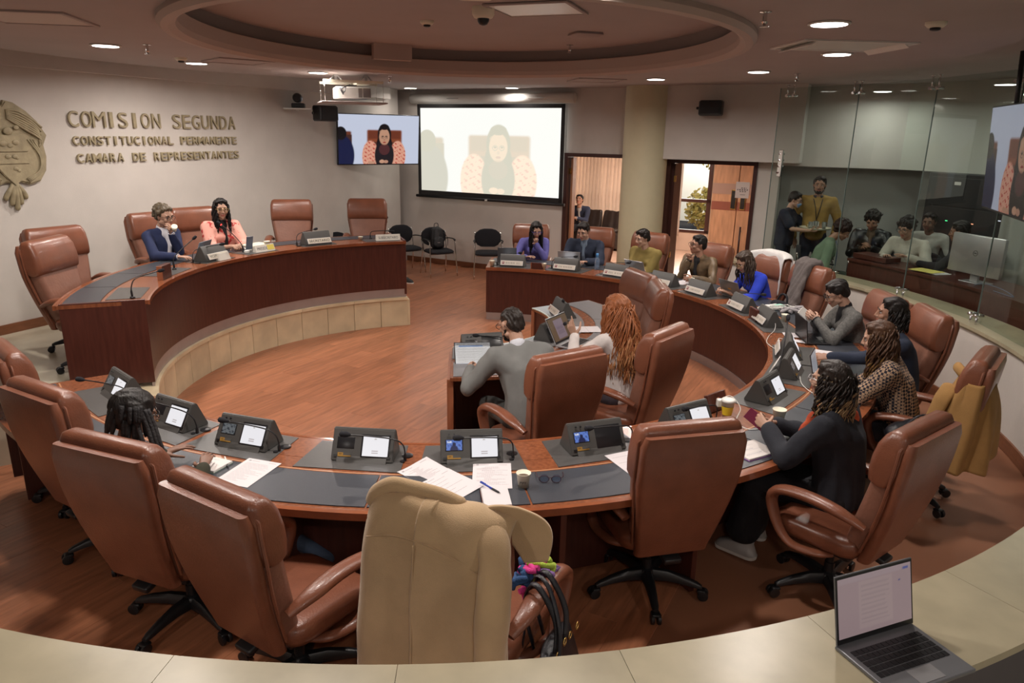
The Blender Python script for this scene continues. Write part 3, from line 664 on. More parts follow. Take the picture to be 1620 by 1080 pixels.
EXC = [
 (3.3, -136.7, 44, 'brown leather executive chair cut off by the left edge of the picture', 0, 10),
 (3.42, -121.8, 30, 'empty brown executive chair, second from the left edge along the near table', 0, 12),
 (3.73, -107.3, 21, 'brown leather executive chair in which the person with dreadlocks sits', 0, 35),
 (4.02, -95.8, 32, 'empty brown leather executive chair between the dreadlocked person and the cream coat', 0, 30),
 (4.14, -83.7, 26, 'brown leather executive chair under the big cream coat', 0, 0),
 (3.51, -67.1, -14, 'empty brown leather executive chair seen from behind right of the paper cup and spectacles', 0, 22),
 (4.04, -53.4, -38, 'brown leather executive chair of the woman in the black cardigan', 0, 60),
 (4.02, -30.8, -50, 'brown leather executive chair with the camel coat over its back', 0, 5),
 (3.86, -14.7, -84, 'brown leather executive chair behind the houndstooth jacket', 0, 20),
 (3.68, -6.8, -90, 'brown leather executive chair behind the black haired person at the open notebook', 0, 0),
 (3.7, 15.2, -107, 'brown leather executive chair with the grey scarf over its back', 0, 40),
 (3.76, 25.5, -118, 'brown leather executive chair draped with the white coat', 0, 15),
 (3.81, 39.5, -128, 'brown leather executive chair behind the man in the brown jacket', 0, 20),
 (4.09, 55.1, -140, 'brown leather executive chair behind the woman in the olive sweater', 0, 10),
 (4.15, 66.0, -158, 'brown leather executive chair behind the man in the navy jacket by the screen', 0, 50),
 (4.1, 78.7, 185, 'brown leather executive chair behind the woman in the violet blue jumper', 0, 33),
 (2.24, -70.6, -33, 'brown leather executive chair of the man in the grey suit', 0, 0),
 (2.12, -47.4, -50, 'brown leather executive chair of the red haired woman', 0, 12),
 (1.6, 12.5, -110, 'farther of two empty brown executive chairs behind the inner desk', 0, 30),
 (1.62, -5.0, -88, 'empty brown executive chair behind the inner desk, right beside the red hair', 0, 10),
 (4.00, 129.0, 168, 'empty brown leather executive chair behind the SECRETARIO sign', DH, 30),
 (3.80, 113.8, 170, 'empty brown leather executive chair behind the SUBSECRETARIO sign', DH, 20),
 (3.65, 157.8, 123, 'brown leather executive chair of the man in the navy suit on the platform', DH, 0),
 (3.75, 148.5, 132, 'brown leather executive chair of the woman in the pink flowered blouse', DH, 0),
 (3.62, -179.5, 120, 'empty brown leather executive chair against the lettered wall at the end of the platform', DH, 20),
 (3.25, -169.5, 92, 'front one of two empty brown executive chairs at the near end of the presiding desk', DH, 5),
]
CH = []
for r, th, az, lab, z, br in EXC: CH.append(pch(r, th, az, lab, z=z, base_rot=br))
# ================================================================== VISITOR CHAIRS
def visitor_chair(x, y, az, label, z=0.0):
    t = thing('visitor_chair', label, 'chair', (x, y, z), -math.radians(az), 'black upholstered visitor chairs')
    if 'vb' not in CM:
        bm = B(); rows = []
        for zz, w_ in ((.52, .13), (.55, .19), (.62, .235), (.70, .245), (.77, .215), (.82, .15), (.838, .08)): rows.append(((0, -.235-.12*(zz-.52), zz), w_, .028, .026, 0))
        sweep_rr(bm, rows, 4); CM['vb'] = link('tmp', bm, m_blackf, sm=60).data
        bm = B(); rows = []
        for zz, w_, d_ in ((.405, .19, .19), (.42, .235, .225), (.445, .24, .23), (.465, .22, .21), (.47, .16, .16)): rows.append(((0, .0, zz), w_, d_, .12, 0))
        sweep_rr(bm, rows, 5); CM['vs'] = link('tmp', bm, m_blackf, sm=60).data
        for k, sx in (('vf_l', -1), ('vf_r', 1)):
            bm = B(); tube(bm, bez([(sx*.26, .24, 0), (sx*.245, .2, .40), (sx*.245, .17, .62), (sx*.25, .10, .65)], 5), .011, 8); CM[k] = link('tmp', bm, m_chrome).data
            bm = B(); tube(bm, bez([(sx*.25, -.30, 0), (sx*.235, -.22, .42), (sx*.235, -.28, .78)], 5), .011, 8); CM[k+'b'] = link('tmp', bm, m_chrome).data
            bm = B(); tube(bm, bez([(sx*.24, .19, .652), (sx*.255, .08, .66), (sx*.245, -.10, .655), (sx*.236, -.25, .63)], 4), .017, 8, .6); CM[k+'a'] = link('tmp', bm, m_black).data
        bm = B(); tube(bm, [(-.24, .12, .40), (.24, .12, .40)], .009); tube(bm, [(-.235, -.21, .40), (.235, -.21, .40)], .009); tube(bm, [(-.236, -.25, .6), (.236, -.25, .6)], .009); CM['vx'] = link('tmp', bm, m_chrome).data
        for o in [o for o in bpy.data.objects if o.name.startswith('tmp')]: bpy.data.objects.remove(o)
    mo('backrest', CM['vb'], t); mo('seat', CM['vs'], t); mo('cross_rail', CM['vx'], t)
    for k in ('vf_l', 'vf_r'): mo('leg', CM[k], t); mo('leg', CM[k+'b'], t); mo('armrest', CM[k+'a'], t)
    return t
# ================================================================== DELEGATE UNITS AND OTHER THINGS ON THE DESKS
def screen_fn(seed):
    def fn(u, v):
        im = np.zeros((u.size, 3))+S2L((238, 236, 240)); im = over(im, rect(u, v, .43, .53, .83, .90), (170, 160, 150))
        im = over(im, rect(u, v, .36, .62, .24, .29)*.8, (120, 90, 80)); return over(im, rect(u, v, .36, .62, .15, .20)*.8, (120, 90, 80))
    return fn
def photo_fn(u, v):
    im = np.zeros((u.size, 3))+S2L((92, 122, 196)); im = over(im, rect(u, v, .06, .34, .70, .92)*.8, (225, 230, 240))
    im = over(im, np.clip(nz(u, v, 11, 2), 0, 1)*.7, (26, 40, 96)); im = over(im, ell(u, v, .5, .55, .12, .22), (20, 26, 60)); im = over(im, ell(u, v, .5, .1, .26, .4), (24, 30, 70)); return im
def grey_photo(u, v):
    im = np.zeros((u.size, 3))+S2L((150, 156, 160)); return over(im, np.clip(nz(u, v, 9, 4), 0, 1), (50, 60, 70))
def plate_fn(seed, hue=(120, 40, 60)):
    def fn(u, v):
        im = np.zeros((u.size, 3))+S2L((205, 198, 186)); r = random.Random(seed)
        im = over(im, rect(u, v, .05, .16, .22, .80), hue); im = over(im, rect(u, v, .08, .12, .45, .7), (225, 210, 205))
        for k in range(r.randint(14, 20)):
            x = .22+k*.039
            if r.random() > .14 and x < .95: im = over(im, rect(u, v, x, x+r.uniform(.018, .03), .28, .74, .008)*.75, (90, 86, 84))
        return im
    return fn
DM = {}
def unit_meshes():
    # local frame: the user sits at -y and looks towards +y; origin on the desk
    bm = B(); prism(bm, [(-.085, .004), (-.075, .0), (.095, .0), (.10, .008), (.035, .155), (.022, .163), (.008, .160)], -.175, .175, M=Matrix(((0, 0, 1, 0), (1, 0, 0, 0), (0, 1, 0, 0), (0, 0, 0, 1))))
    bmesh.ops.bevel(bm, geom=list(bm.edges), offset=.004, segments=2, affect='EDGES'); DM['housing'] = bm
    bm = B(); th = math.atan2(.156, .093); box(bm, (.072, -.038, .078), (.165, .135, .008), .003, rot=(th, 0, 0)); DM['bezel'] = bm
    bm = B(); box(bm, (-.098, -.032, .09), (.10, .066, .006), .002, rot=(th, 0, 0)); DM['bezel_small'] = bm
    bm = B(); prism(bm, [(-.10, 0), (.10, 0), (.045, .125), (.03, .125)], -.14, .14, M=Matrix(((0, 0, 1, 0), (1, 0, 0, 0), (0, 1, 0, 0), (0, 0, 0, 1)))); DM['stand'] = bm
    bm = B()
    for x in (-.155, -.125): tube(bm, [(x+.028, -.0105, .145), (x+.028, -.0145, .147)], .006, 8)
    for x in (-.15, .15): box(bm, (x, -.072, .028), (.02, .012, .008), rot=(th, 0, 0))
    DM['buttons'] = bm
    bm = B(); lathe(bm, [(.032, 0), (.032, .004), (.026, .006)], 14, (.235, .03, 0)); lathe(bm, [(.014, 0), (.014, .006)], 10, (.225, -.05, 0)); DM['socket'] = bm
    bm = B(); P_ = bez([(.235, -.03, .0), (.235, -.03, .05), (.225, -.04, .10), (.18, -.055, .135), (.06, -.075, .155), (-.06, -.09, .165)], 5)
    tube(bm, P_, [.009 if i < 4 else .004 for i in range(len(P_))], 8); DM['neck'] = bm
    bm = B(); tube(bm, [(-.05, -.089, .164), (-.065, -.091, .166), (-.08, -.094, .168), (-.105, -.098, .17), (-.112, -.099, .17)], [.006, .013, .017, .015, .006], 12); DM['mic'] = bm
    for k, m in (('housing', m_dev), ('stand', m_dev), ('bezel', m_devd), ('bezel_small', m_devd), ('buttons', m_devd), ('socket', m_devd), ('neck', m_black), ('mic', m_blackf)):
        me = bpy.data.meshes.new(k); DM[k].normal_update(); DM[k].to_mesh(me); DM[k].free(); me.materials.append(m); smooth(me, 40); DM[k] = me
unit_meshes()
TH = math.atan2(.156, .093)
def unit(a, r, label, z=.7465, screen=True, small='off', plate=None, mic=None, turn=0.0, text=None, gold=True, group='desk microphone units'):
    p = pol(r, a, z); t = thing('microphone_unit', label, 'microphone', p, math.radians(a+90+turn), group)
    for k in ('housing', 'stand', 'bezel', 'bezel_small', 'buttons', 'socket'): mo(k.replace('bezel_small', 'bezel'), DM[k], t)
    if mic is not None:
        nk = mo('gooseneck', DM['neck'], t); mo('windscreen', DM['mic'], nk); nk.rotation_euler = mic[:3]; 
        if len(mic) > 3: nk.scale = (mic[3],)*3
        nk.location = Vector((.235, -.03, 0)) - (nk.rotation_euler.to_matrix() @ (Vector((.235, -.03, 0))*(mic[3] if len(mic) > 3 else 1)))
    nrm = Vector((0, -math.sin(TH), math.cos(TH)))
    if screen:
        s_ = printed('screen', .145, .112, 40, 30, screen_fn(1), p_scr, t); s_.rotation_euler = (TH-PI/2, 0, 0); s_.location = Vector((.072, -.038, .078))+nrm*.0048
    if small != 'off':
        s_ = printed('small_screen', .088, .058, 24, 16, photo_fn if small == 'blue' else grey_photo, p_dim if small != 'blue' else p_scr, t); s_.rotation_euler = (TH-PI/2, 0, 0); s_.location = Vector((-.098, -.032, .09))+nrm*.004
    if gold:
        def gf(u, v):
            im = np.zeros((u.size, 3))+S2L((160, 120, 50)); im = over(im, 1-np.clip(rect(u, v, -.1, .42, -.1, 1.1)+rect(u, v, -.1, 1.1, -.1, .35), 0, 1), (78, 76, 72)); return over(im, rect(u, v, .08, .33, .42, .85)*.7, (96, 70, 30))
        g = printed('number_sticker', .075, .022, 24, 8, gf, p_print, t); g.rotation_euler = (TH-PI/2, 0, 0); g.location = Vector((-.10, -.068, .034))+nrm*.0035
    if plate is not None:
        bm = B(); box(bm, (0, 0, 0), (.31, .006, .066), .001); pl = link('name_plate', bm, m_paperw, t); rt = math.atan2(.125, .055)
        pl.location = (0, .108, .055); pl.rotation_euler = (math.radians(28), 0, 0)
        if text is None:
            f_ = printed('plate_print', .30, .058, 90, 12, plate_fn(plate), p_print, pl); f_.rotation_euler = (0, 0, PI); f_.location = (0, .0036, 0)
        else:
            me = fit_text(letters(text, .05, .0004), -.135, .135, .03); f_ = link('lettering', me, m_devd, pl); f_.rotation_euler = (PI/2, 0, PI); f_.location = (0, .004, -.015)
            bm = B(); box(bm, (0, .0033, 0), (.30, .0006, .058)); link('plate_face', bm, mat('plate_cream', (.62, .58, .48), .6), pl)
    return t
U = [
 (79.6, 3.12, 'desk unit with white name strip in front of the woman in the violet blue jumper', dict(screen=True, plate=11, mic=(0, 0, 0))),
 (65.4, 3.12, 'desk unit with name strip before the man in the navy quilted jacket', dict(plate=12, mic=(0, 0, .1))),
 (51.5, 3.12, 'desk unit with white name strip in front of the woman in the olive sweater', dict(plate=13, mic=(0, 0, .1))),
 (38.2, 3.12, 'desk unit with white name strip in front of the man in the brown jacket', dict(plate=14)),
 (27.0, 3.12, 'desk unit with white name strip in front of the woman in the cobalt blue blouse', dict(plate=15)),
 (12.3, 3.12, 'desk unit with name strip beside the tangle of white cables', dict(plate=16, mic=(0, 0, .3))),
 (1.5, 3.12, 'desk unit with name strip behind the standing wooden block on the right of the table', dict(plate=17)),
 (-18.4, 3.10, 'desk unit with tilted name strip beside the looped white cord', dict(plate=18)),
 (-28.3, 3.12, 'desk unit with lit screen, farther of the two lit ones facing the houndstooth jacket', dict(plate=19, small='grey')),
 (-40.4, 3.14, 'desk unit with lit screen in front of the woman in the black cardigan', dict(gold=True, mic=None)),
 (-57.4, 3.12, 'desk unit with lit screen near the yellow lidded cup, partly behind a chair back', dict(small='grey', mic=(0, 0, -.1))),
 (-70.2, 3.13, 'desk unit with dark main screen and blue small screen', dict(screen=False, small='blue', mic=(0, 0, 0))),
 (-83.6, 3.13, 'desk unit with lit screen and blue small screen behind the loose papers', dict(small='blue', mic=(0, 0, .05))),
 (-94.6, 3.13, 'desk unit with lit screen and blank small screen in the middle of the near table', dict(mic=(0, 0, .0))),
 (-108.0, 3.13, 'desk unit with lit screen and grey photo on its small screen', dict(small='grey', mic=(0, 0, .0))),
 (-119.2, 3.10, 'desk unit with lit screen just right of the head with dreadlocks', dict(mic=(0, 0, .05))),
 (-133.2, 3.06, 'desk unit at the far left end of the near table, its microphone swung outwards', dict(gold=False, small='grey', mic=(0, 0, .5))),
]
for a, r, lab, k in U: unit(a, r, lab, **k)
unit(-73.5, 1.12, 'desk unit behind the tablet of the man in the grey suit', gold=False, mic=(0, 0, -.3, .9), screen=False)
unit(-32.0, 1.10, 'desk unit with lit screen on the inner desk at the grey shoulder', gold=False, mic=(0, 0, .2))
unit(14.0, 1.12, 'desk unit with name strip at the far end of the inner desk', plate=31, mic=(0, 0, -.4), gold=False)
p = unit(162.0, 2.86, 'presiding desk unit with VICEPRESIDENTE name plate', z=PZ+.004, plate=1, text='VICEPRESIDENTE', mic=(0, 0, -.7), gold=False, group='presiding desk units')
unit(132.0, 2.86, 'presiding desk unit with SECRETARIO name plate', z=PZ+.004, plate=1, text='SECRETARIO', mic=(0, 0, .1), gold=False, group='presiding desk units')
# tent sign PRESIDENTE, plate SUBSECRETARIO
def tent_sign(a, r, z, txt, label, w=.26, turn=0, yellow=False):
    t = thing('name_sign', label, 'sign', pol(r, a, z), math.radians(a+90+180+turn))
    bm = B(); prism(bm, [(-.035, 0), (.035, 0), (.003, .075), (-.003, .075)], -w/2, w/2, M=Matrix(((0, 0, 1, 0), (1, 0, 0, 0), (0, 1, 0, 0), (0, 0, 0, 1)))); link('card', bm, mat('sign_card_white', (.70, .67, .60), .6), t)
    if txt.strip(): me = fit_text(letters(txt, .05, .0004), -w*.40, w*.40, .033); f_ = link('lettering', me, m_devd, t); f_.rotation_euler = (math.radians(67), 0, 0); f_.location = (0, -.0265, .020)
    if yellow:
        bm = B(); box(bm, (w*.3, -.0185, .04), (w*.36, .001, .06), rot=(-math.radians(23), 0, 0)); link('yellow_patch', bm, mat('sign_yellow', (.75, .62, .12), .6), t)
    return t
tent_sign(147.2, 2.80, PZ+.004, 'PRESIDENTE', 'white tent sign PRESIDENTE with yellow end on the presiding desk', .27, yellow=True)
tent_sign(112.8, 2.80, PZ+.004, 'SUBSECRETARIO', 'white SUBSECRETARIO name sign at the far end of the presiding desk', .32)
tent_sign(161.0, 2.74, PZ+.004, ' ', 'small blank white card below the VICEPRESIDENTE plate', .17)
def goose(p, pts, label, r=.005, red=False, base=True):
    t = thing('gooseneck_microphone', label, 'microphone', p); bm = B(); P_ = bez(pts, 5); tube(bm, P_, [.009 if i < 4 else r for i in range(len(P_))], 8); link('gooseneck', bm, m_black, t)
    d = (P_[-1]-P_[-2]).normalized(); bm = B(); e = P_[-1]; tube(bm, [e, e+d*.012, e+d*.03, e+d*.05, e+d*.056], [.006, .014, .016, .013, .005], 12); link('windscreen', bm, m_blackf, t)
    if red: bm = B(); tube(bm, [e-d*.008, e], .011, 12); link('light_ring', bm, mat('red_ring', (.8, .02, .02), .3, emit=(1, .05, .04), estr=3), t)
    if base: bm = B(); lathe(bm, [(.022, 0), (.02, .01), (.012, .016)], 14); link('base', bm, m_black, t)
    return t
goose(pol(2.79, -158.7, PZ+.004), [(0, 0, 0), (0, 0, .09), (.03, .03, .16), (.12, .12, .19), (.16, .15, .20)], 'thin gooseneck microphone at the near end of the presiding desk')
goose(pol(2.85, 174.5, PZ+.004), [(0, 0, 0), (.0, .0, .10), (.04, .05, .17), (.14, .16, .28)], 'thin gooseneck microphone beside the wooden block on the presiding desk')
goose(pol(2.93, 150.8, PZ+.004), [(0, 0, 0), (-.03, 0, .10), (-.13, .0, .22), (-.24, .0, .31)], 'gooseneck microphone with red light ring in front of the pink blouse', red=True)
goose(pol(2.98, 116.5, PZ+.004), [(0, 0, 0), (0, 0, .07), (.04, -.01, .10), (.2, -.08, .12), (.28, -.1, .12)], 'low gooseneck microphone behind the SUBSECRETARIO sign')
goose(pol(3.13, -36.8, .7465), [(0, 0, 0), (.01, .02, .12), (.06, .10, .30), (.12, .24, .46)], 'long black gooseneck microphone rising beside the lit unit on the right of the table', .006)
# wooden blocks with notch (unplugged cable boxes)
def wood_block(p, rz, s, label, tilt=0.0):
    t = thing('wooden_flap', label, 'cable flap', p, rot=(tilt, 0, rz)); bm = B(); box(bm, (0, 0, s[2]/2), s, .003); box(bm, (0, -s[1]*.6, s[2]-.01), (.03, .004, .012)); link('flap', bm, m_desk, t)
    bm = B(); box(bm, (s[0]/2+.004, 0, s[2]/2), (.012, s[1]*1.02, s[2]), .002); box(bm, (0, -s[1]/2-.006, s[2]*.5), (.02, .012, .05), .003); link('edge_strip', bm, m_endw, t); return t
wood_block(pol(2.74, -177, PZ), math.radians(-177+90), (.20, .05, .13), 'dark wooden flap standing open on the presiding desk')
wood_block(pol(3.02, 4.5-.3, .744), math.radians(4+90), (.17, .03, .12), 'wooden flap standing open with white plug beside the right hand units')
wood_block(pol(3.03, -49.5, .744), math.radians(-49+90), (.20, .03, .12), 'wooden flap standing open beside the yellow lidded cup', -.35)
wood_block(pol(3.0, 72.6, .744), math.radians(72+90), (.17, .02, .085), 'low dark wooden flap between the first two far name strips')
# laptops
def laptop(p, rz, w, d, label, lid=100, shell=None, pic=None, keys=True, em=None, group=None, brandmark=None):
    """user at -y; the lid rises at +y"""
    shell = shell or m_alu; t = thing('laptop', label, 'laptop', p, rz, group)
    bm = B(); box(bm, (0, 0, .008), (w, d, .014), .004); link('base', bm, shell, t)
    if keys:
        bm = B()
        for i in range(5):
            for j in range(14): box(bm, ((j-6.5)*w*.063, d*.28-i*d*.105, .0162), (w*.054, d*.085, .002))
        link('keyboard', bm, m_devd, t)
        bm = B(); box(bm, (0, -d*.33, .0156), (w*.30, d*.24, .0012)); link('touchpad', bm, mat('touchpad_grey', (.30, .30, .31), .35, metal=.4), t)
    an = math.radians(lid-90); L_ = d*.97; hinge = Vector((0, d/2-.006, .016)); R_ = Matrix.Rotation(-an, 3, 'X')
    bm = B(); box(bm, (0, 0, L_/2), (w, .007, L_), .003); ld_ = link('lid', bm, shell, t); ld_.location = hinge; ld_.rotation_euler = (-an, 0, 0)
    bm = B(); box(bm, (0, -.004, L_/2), (w*.985, .001, L_*.97)); link('bezel', bm, m_devd, ld_)
    if pic: s_ = printed('screen', w*.95, L_*.86, 70, 46, pic, em or p_dim, ld_); s_.location = (0, -.0052, L_*.52)
    if brandmark is not None:
        bm = B(); lathe(bm, [(.022, -.0008), (.022, .0008)], 18) if brandmark == 'ring' else box(bm, (0, 0, 0), (.05, .018, .0016)); bm.transform(Matrix.Rotation(PI/2, 4, 'X')); o = link('lid_emblem', bm, m_chrome if brandmark != 'gold' else m_gold, ld_); o.location = (0, .0042, L_*.5)
    return t
def doc_fn(u, v):
    im = np.zeros((u.size, 3))+S2L((206, 178, 180)); im = over(im, rect(u, v, .0, 1, .9, 1.01)*.35, (220, 200, 205)); im = over(im, rect(u, v, .27, .74, .08, .88)*.5, (222, 196, 192))
    for k in range(22): im = over(im, rect(u, v, .30, .70-.03*(k % 3), .80-k*.03, .815-k*.03)*.5, (150, 130, 140))
    im = over(im, rect(u, v, .88, .97, .90, .95), (110, 120, 190)); im = over(im, ell(u, v, .84, .74, .015, .02), (90, 100, 170)); return im
def hand_doc(u, v):
    im = np.zeros((u.size, 3))+S2L((142, 112, 84)); return over(over(im, rect(u, v, .25, .72, .05, .88), (182, 158, 170)), rect(u, v, .32, .65, .25, .55)*(np.sin(v*130) > 0)*.5, (120, 100, 115))
def sheet_fn(u, v):
    im = np.zeros((u.size, 3))+S2L((232, 228, 226)); im = over(im, rect(u, v, .1, .8, .80, .88), (120, 150, 200)); im = over(im, (np.sin(v*150) > .5)*rect(u, v, .06, .9, .05, .8)*.4, (170, 160, 150)); im = over(im, rect(u, v, 0, 1, 0, .03), (60, 110, 190)); return over(im, rect(u, v, .5, .52, .03, .8)*.5, (170, 160, 150))
def code_fn(u, v):
    im = np.zeros((u.size, 3))+S2L((225, 225, 230)); return over(im, rect(u, v, .1, .9, .1, .8)*.3, (150, 150, 170))
pL, pR = Vector((1.11, 2.07, .843)), Vector((1.46, 2.21, .843)); dL = pR-pL; azL = math.atan2(dL.y, dL.x)
mid = (pL+pR)/2; lap_p = mid - Vector((-math.sin(azL), math.cos(azL), 0))*.125
laptop((lap_p.x, lap_p.y, .843), azL, .355, .25, 'open silver laptop showing a pinkish document on the marble parapet in the foreground', 103, mat('laptop_space_grey', (.20, .205, .22), .35, metal=.5), doc_fn)
def tl(r, th, turn, lab, w=.30, lid=105, shell=None, pic=code_fn, z=.7475, **k):
    return laptop(pol(r, th, z), math.radians(th+90+turn), w, .21, lab, lid, shell, pic, **k)
tl(3.45, 82.0, 6, 'dark laptop with its lid up before the woman in the violet blue jumper', .27, 100, m_alud)
tl(3.45, 66.5, 4, 'silver laptop with its lid up before the man in the navy quilted jacket', .32, 100, brandmark='bar')
tl(3.42, 48.5, -8, 'silver laptop tilted low before the woman in the olive sweater', .32, 112, brandmark='bar')
tl(3.42, 22.0, 3, 'grey laptop with gold emblem before the woman in the cobalt blue blouse', .32, 112, mat('laptop_warm_grey', (.26, .245, .23), .35, metal=.5), brandmark='gold')
tl(3.36, -8.5, 4, 'black laptop with its lid up before the woman in the grey blazer', .36, 98, m_black)
tl(3.42, -29.0, 0, 'small dark tablet on a keyboard before the woman in the houndstooth jacket', .24, 104, mat('tablet_brown_case', (.06, .045, .045), .5))
laptop(pol(1.40, -35.5, .751), math.radians(-35.5+90+4), .35, .25, 'silver framed laptop showing a pale note on brown, held before the red haired woman', 118, m_alu, hand_doc, em=p_dim)
# tablet held by the grey suited man: leans on its unit
t = thing('tablet', 'dark edged tablet showing a white table, held by the man in the grey suit', 'tablet', pol(1.34, -79, .81), rot=(math.radians(-50), 0, math.radians(-79+90-3)))
bm = B(); box(bm, (0, .004, 0), (.30, .008, .22), .003); link('case', bm, m_black, t); printed('screen', .285, .205, 60, 40, sheet_fn, p_scr, t)
t = thing('tablet', 'slate grey tablet propped on the presiding desk before the man in the navy suit', 'tablet', pol(3.0, 160.8, PZ+.10), rot=(math.radians(20), 0, math.radians(160+90+195)))
bm = B(); box(bm, (0, 0, 0), (.27, .009, .19), .003); link('case', bm, mat('tablet_slate', (.16, .18, .21), .5), t); bm = B(); prism(bm, [(-.13, -.09), (.0, -.09), (-.02, .05)], .006, .10, M=Matrix.Rotation(PI/2, 4, 'X')); link('folding_stand', bm, m_black, t)
t = thing('smartphone', 'slate blue smartphone on a small stand left of the PRESIDENTE sign', 'phone', pol(2.90, 149.6, PZ+.10), rot=(math.radians(15), 0, math.radians(150+90+170)))
bm = B(); box(bm, (0, 0, 0), (.085, .009, .165), .004); link('body', bm, mat('phone_slate', (.13, .16, .22), .35), t); bm = B(); box(bm, (0, .02, -.085), (.07, .06, .02), .004); link('stand', bm, m_white, t)
# cups
def cup(p, label, r0=.027, r1=.037, h=.078, m=None, fill=None, lid=None, scribble=False, band=None):
    t = thing('paper_cup', label, 'cup', p); bm = B(); lathe(bm, [(r0*.9, .003), (r0, .0), (r1, h), (r1+.002, h+.001), (r1+.002, h-.003), (r1-.002, h-.002), (r0-.001, .006)], 24); link('cup', bm, m or m_cup, t)
    if fill: bm = B(); lathe(bm, [(r1*.88, h*.72), (r1*.88, h*.725)], 20); link('coffee', bm, fill, t)
    if lid: bm = B(); lathe(bm, [(r1+.004, h-.004), (r1+.004, h+.006), (r1-.002, h+.014), (r1-.006, h+.014), (r1-.008, h+.008)], 24); link('lid', bm, lid, t)
    if scribble:
        bm = B()
        for k in range(5): 
            a = -2.2+k*.22; tube(bm, [( (r0+.0045)*math.cos(a), (r0+.0045)*math.sin(a), .028+.006*(k % 2)), ((r0+.0055)*math.cos(a+.12), (r0+.0055)*math.sin(a+.12), .04)], .0012, 5)
        link('pen_marks', bm, m_devd, t)
    if band: bm = B(); lathe(bm, [(r0+.0015, h*.12), (r1-.002, h*.70)], 24, cap=False); link('sleeve', bm, band, t)
    return t
m_coffee = mat('coffee', (.06, .025, .012), .1)
cup((.073, 3.40, .7475), 'white paper cup of coffee with pen marks beside the folded spectacles', scribble=True, fill=m_coffee)
cup(pol(3.14, -50.6, .746), 'tall paper cup with yellow sleeve and white lid', .028, .042, .112, lid=m_white, band=mat('cup_yellow', (.80, .55, .03), .5))
cup(pol(3.40, -47.2, .7475), 'cream paper cup just right of the yellow sleeved cup', .030, .043, .085)
cup(pol(3.02, 86.0-1.2, .746), 'cream paper cup at the far left corner of the horseshoe table')
cup(pol(3.28, 81.6, .746), 'cream paper cup behind the first far name strip')
cup(pol(3.02, 71.0, .746), 'cream paper cup between the first two far name strips')
cup(pol(3.42, 35.4, .7475), 'cream paper cup held on the table by the man in the brown jacket')
cup(pol(3.30, 29.8, .746), 'low cream cup between the brown jacket and the cobalt blouse', .03, .034, .035)
cup(pol(3.32, 3.3, .746), 'cream paper cup left of the black laptop', .03, .036, .07)
cup(pol(2.98, 143.6, PZ+.004), 'cream paper cup at the right of the white papers on the presiding desk')
cup(pol(2.90, 147.9, PZ+.004), 'small white cup behind the smartphone on the presiding desk', .022, .027, .04)
cup(pol(2.95, 119.3, PZ+.004), 'small white cup near the far end of the presiding desk', .026, .03, .04)
# water bottle
t = thing('water_bottle', 'clear plastic water bottle with blue cap and blue tint', 'bottle', pol(3.36, 59.4, .7475)); m_bt = mat('bottle_plastic', (.42, .58, .80), .08, trans=.75, alpha=1)
bm = B(); lathe(bm, [(.03, 0), (.034, .01), (.034, .06), (.031, .07), (.034, .08), (.034, .13), (.022, .165), (.016, .175)], 20); link('bottle', bm, m_bt, t); bm = B(); lathe(bm, [(.019, .17), (.019, .215), (.016, .22)], 16); link('cap', bm, mat('cap_blue', (.10, .35, .75), .35), t)
# papers -------------------------------------------------------------------------------
def paper(p, rz, w, h, label, fn=None, curl=0.0, name='paper_sheet', nx=64, ny=116, group=None):
    o = printed(name, w, h, nx, ny, fn or text_page(3), p_print); me = o.data
    for v_ in me.vertices:
        x, y = v_.co.x, v_.co.z; v_.co = (x, y, .0012+curl*((x/w+.5)**2)*.5*(max(0, y/h+.5)**1.5)+abs(curl)*.12*math.sin(x*22))
    me.flip_normals() if me.polygons[0].normal.z < 0 else None
    for pz in me.polygons: pz.use_smooth = True
    o.location = p; o.rotation_euler = (0, 0, rz); return tag(o, label, 'paper', group)
def px_paper(cs, z, *a, **k): pass
paper((-1.40, 3.50, .7485), math.radians(-17), .21, .297, 'printed sheet lying left of centre, beside the ball pen and small notebook', text_page(5, lines=18))
paper((-.43, 3.515, .7490), math.radians(47), .21, .297, 'upper loose printed sheet with a grey column, nearest the cream coat', text_page(8, lines=22, table=True), curl=.03)
paper((-.30, 3.40, .7500), math.radians(50), .21, .27, 'loose printed sheet lying just under the one with the grey column', text_page(9, lines=6), curl=.018)
paper((-.094, 3.515, .7482), math.radians(2), .21, .297, 'printed sheet lying flat under the ringed notepad and blue pen', text_page(12, lines=18, table=True))
paper((.70, 3.70, .7484), math.radians(25), .21, .297, 'white sheet partly hidden by the chair back right of the spectacles', text_page(2, lines=3, logo=False))
def notebook(p, rz, w, h, t_, label, cover, ring_side=None, page=(.76, .74, .72), writing=4, em=None):
    t = thing('notebook', label, 'notebook', p, rz); bm = B(); box(bm, (0, 0, .0015), (w+.006, h+.006, .003), .001); link('cover', bm, cover, t)
    bm = B(); box(bm, (0, 0, .003+t_/2), (w, h, t_), .001); link('page_block', bm, mat('page_%.2f' % page[2], page, .8), t)
    o = printed('open_page', w*.98, h*.98, 36, 30, text_page(writing, logo=False, lines=12, bg=(218, 212, 208), ink=(140, 140, 150)) if writing else text_page(1, lines=0, logo=False), p_print, t); o.location = (0, 0, .0036+t_); o.rotation_euler = (-PI/2, 0, 0)
    if ring_side:
        bm = B()
        for k in range(14):
            y = (k/13-.5)*h*.9; P_ = [(ring_side*w/2+.005*math.cos(a), y, .003+t_/2+(.004+t_/2)*math.sin(a)) for a in np.linspace(0, 2*PI, 7)[:-1]]; tube(bm, P_, .0012, 4, closed=True)
        link('ring_binding', bm, m_devd, t)
    return t
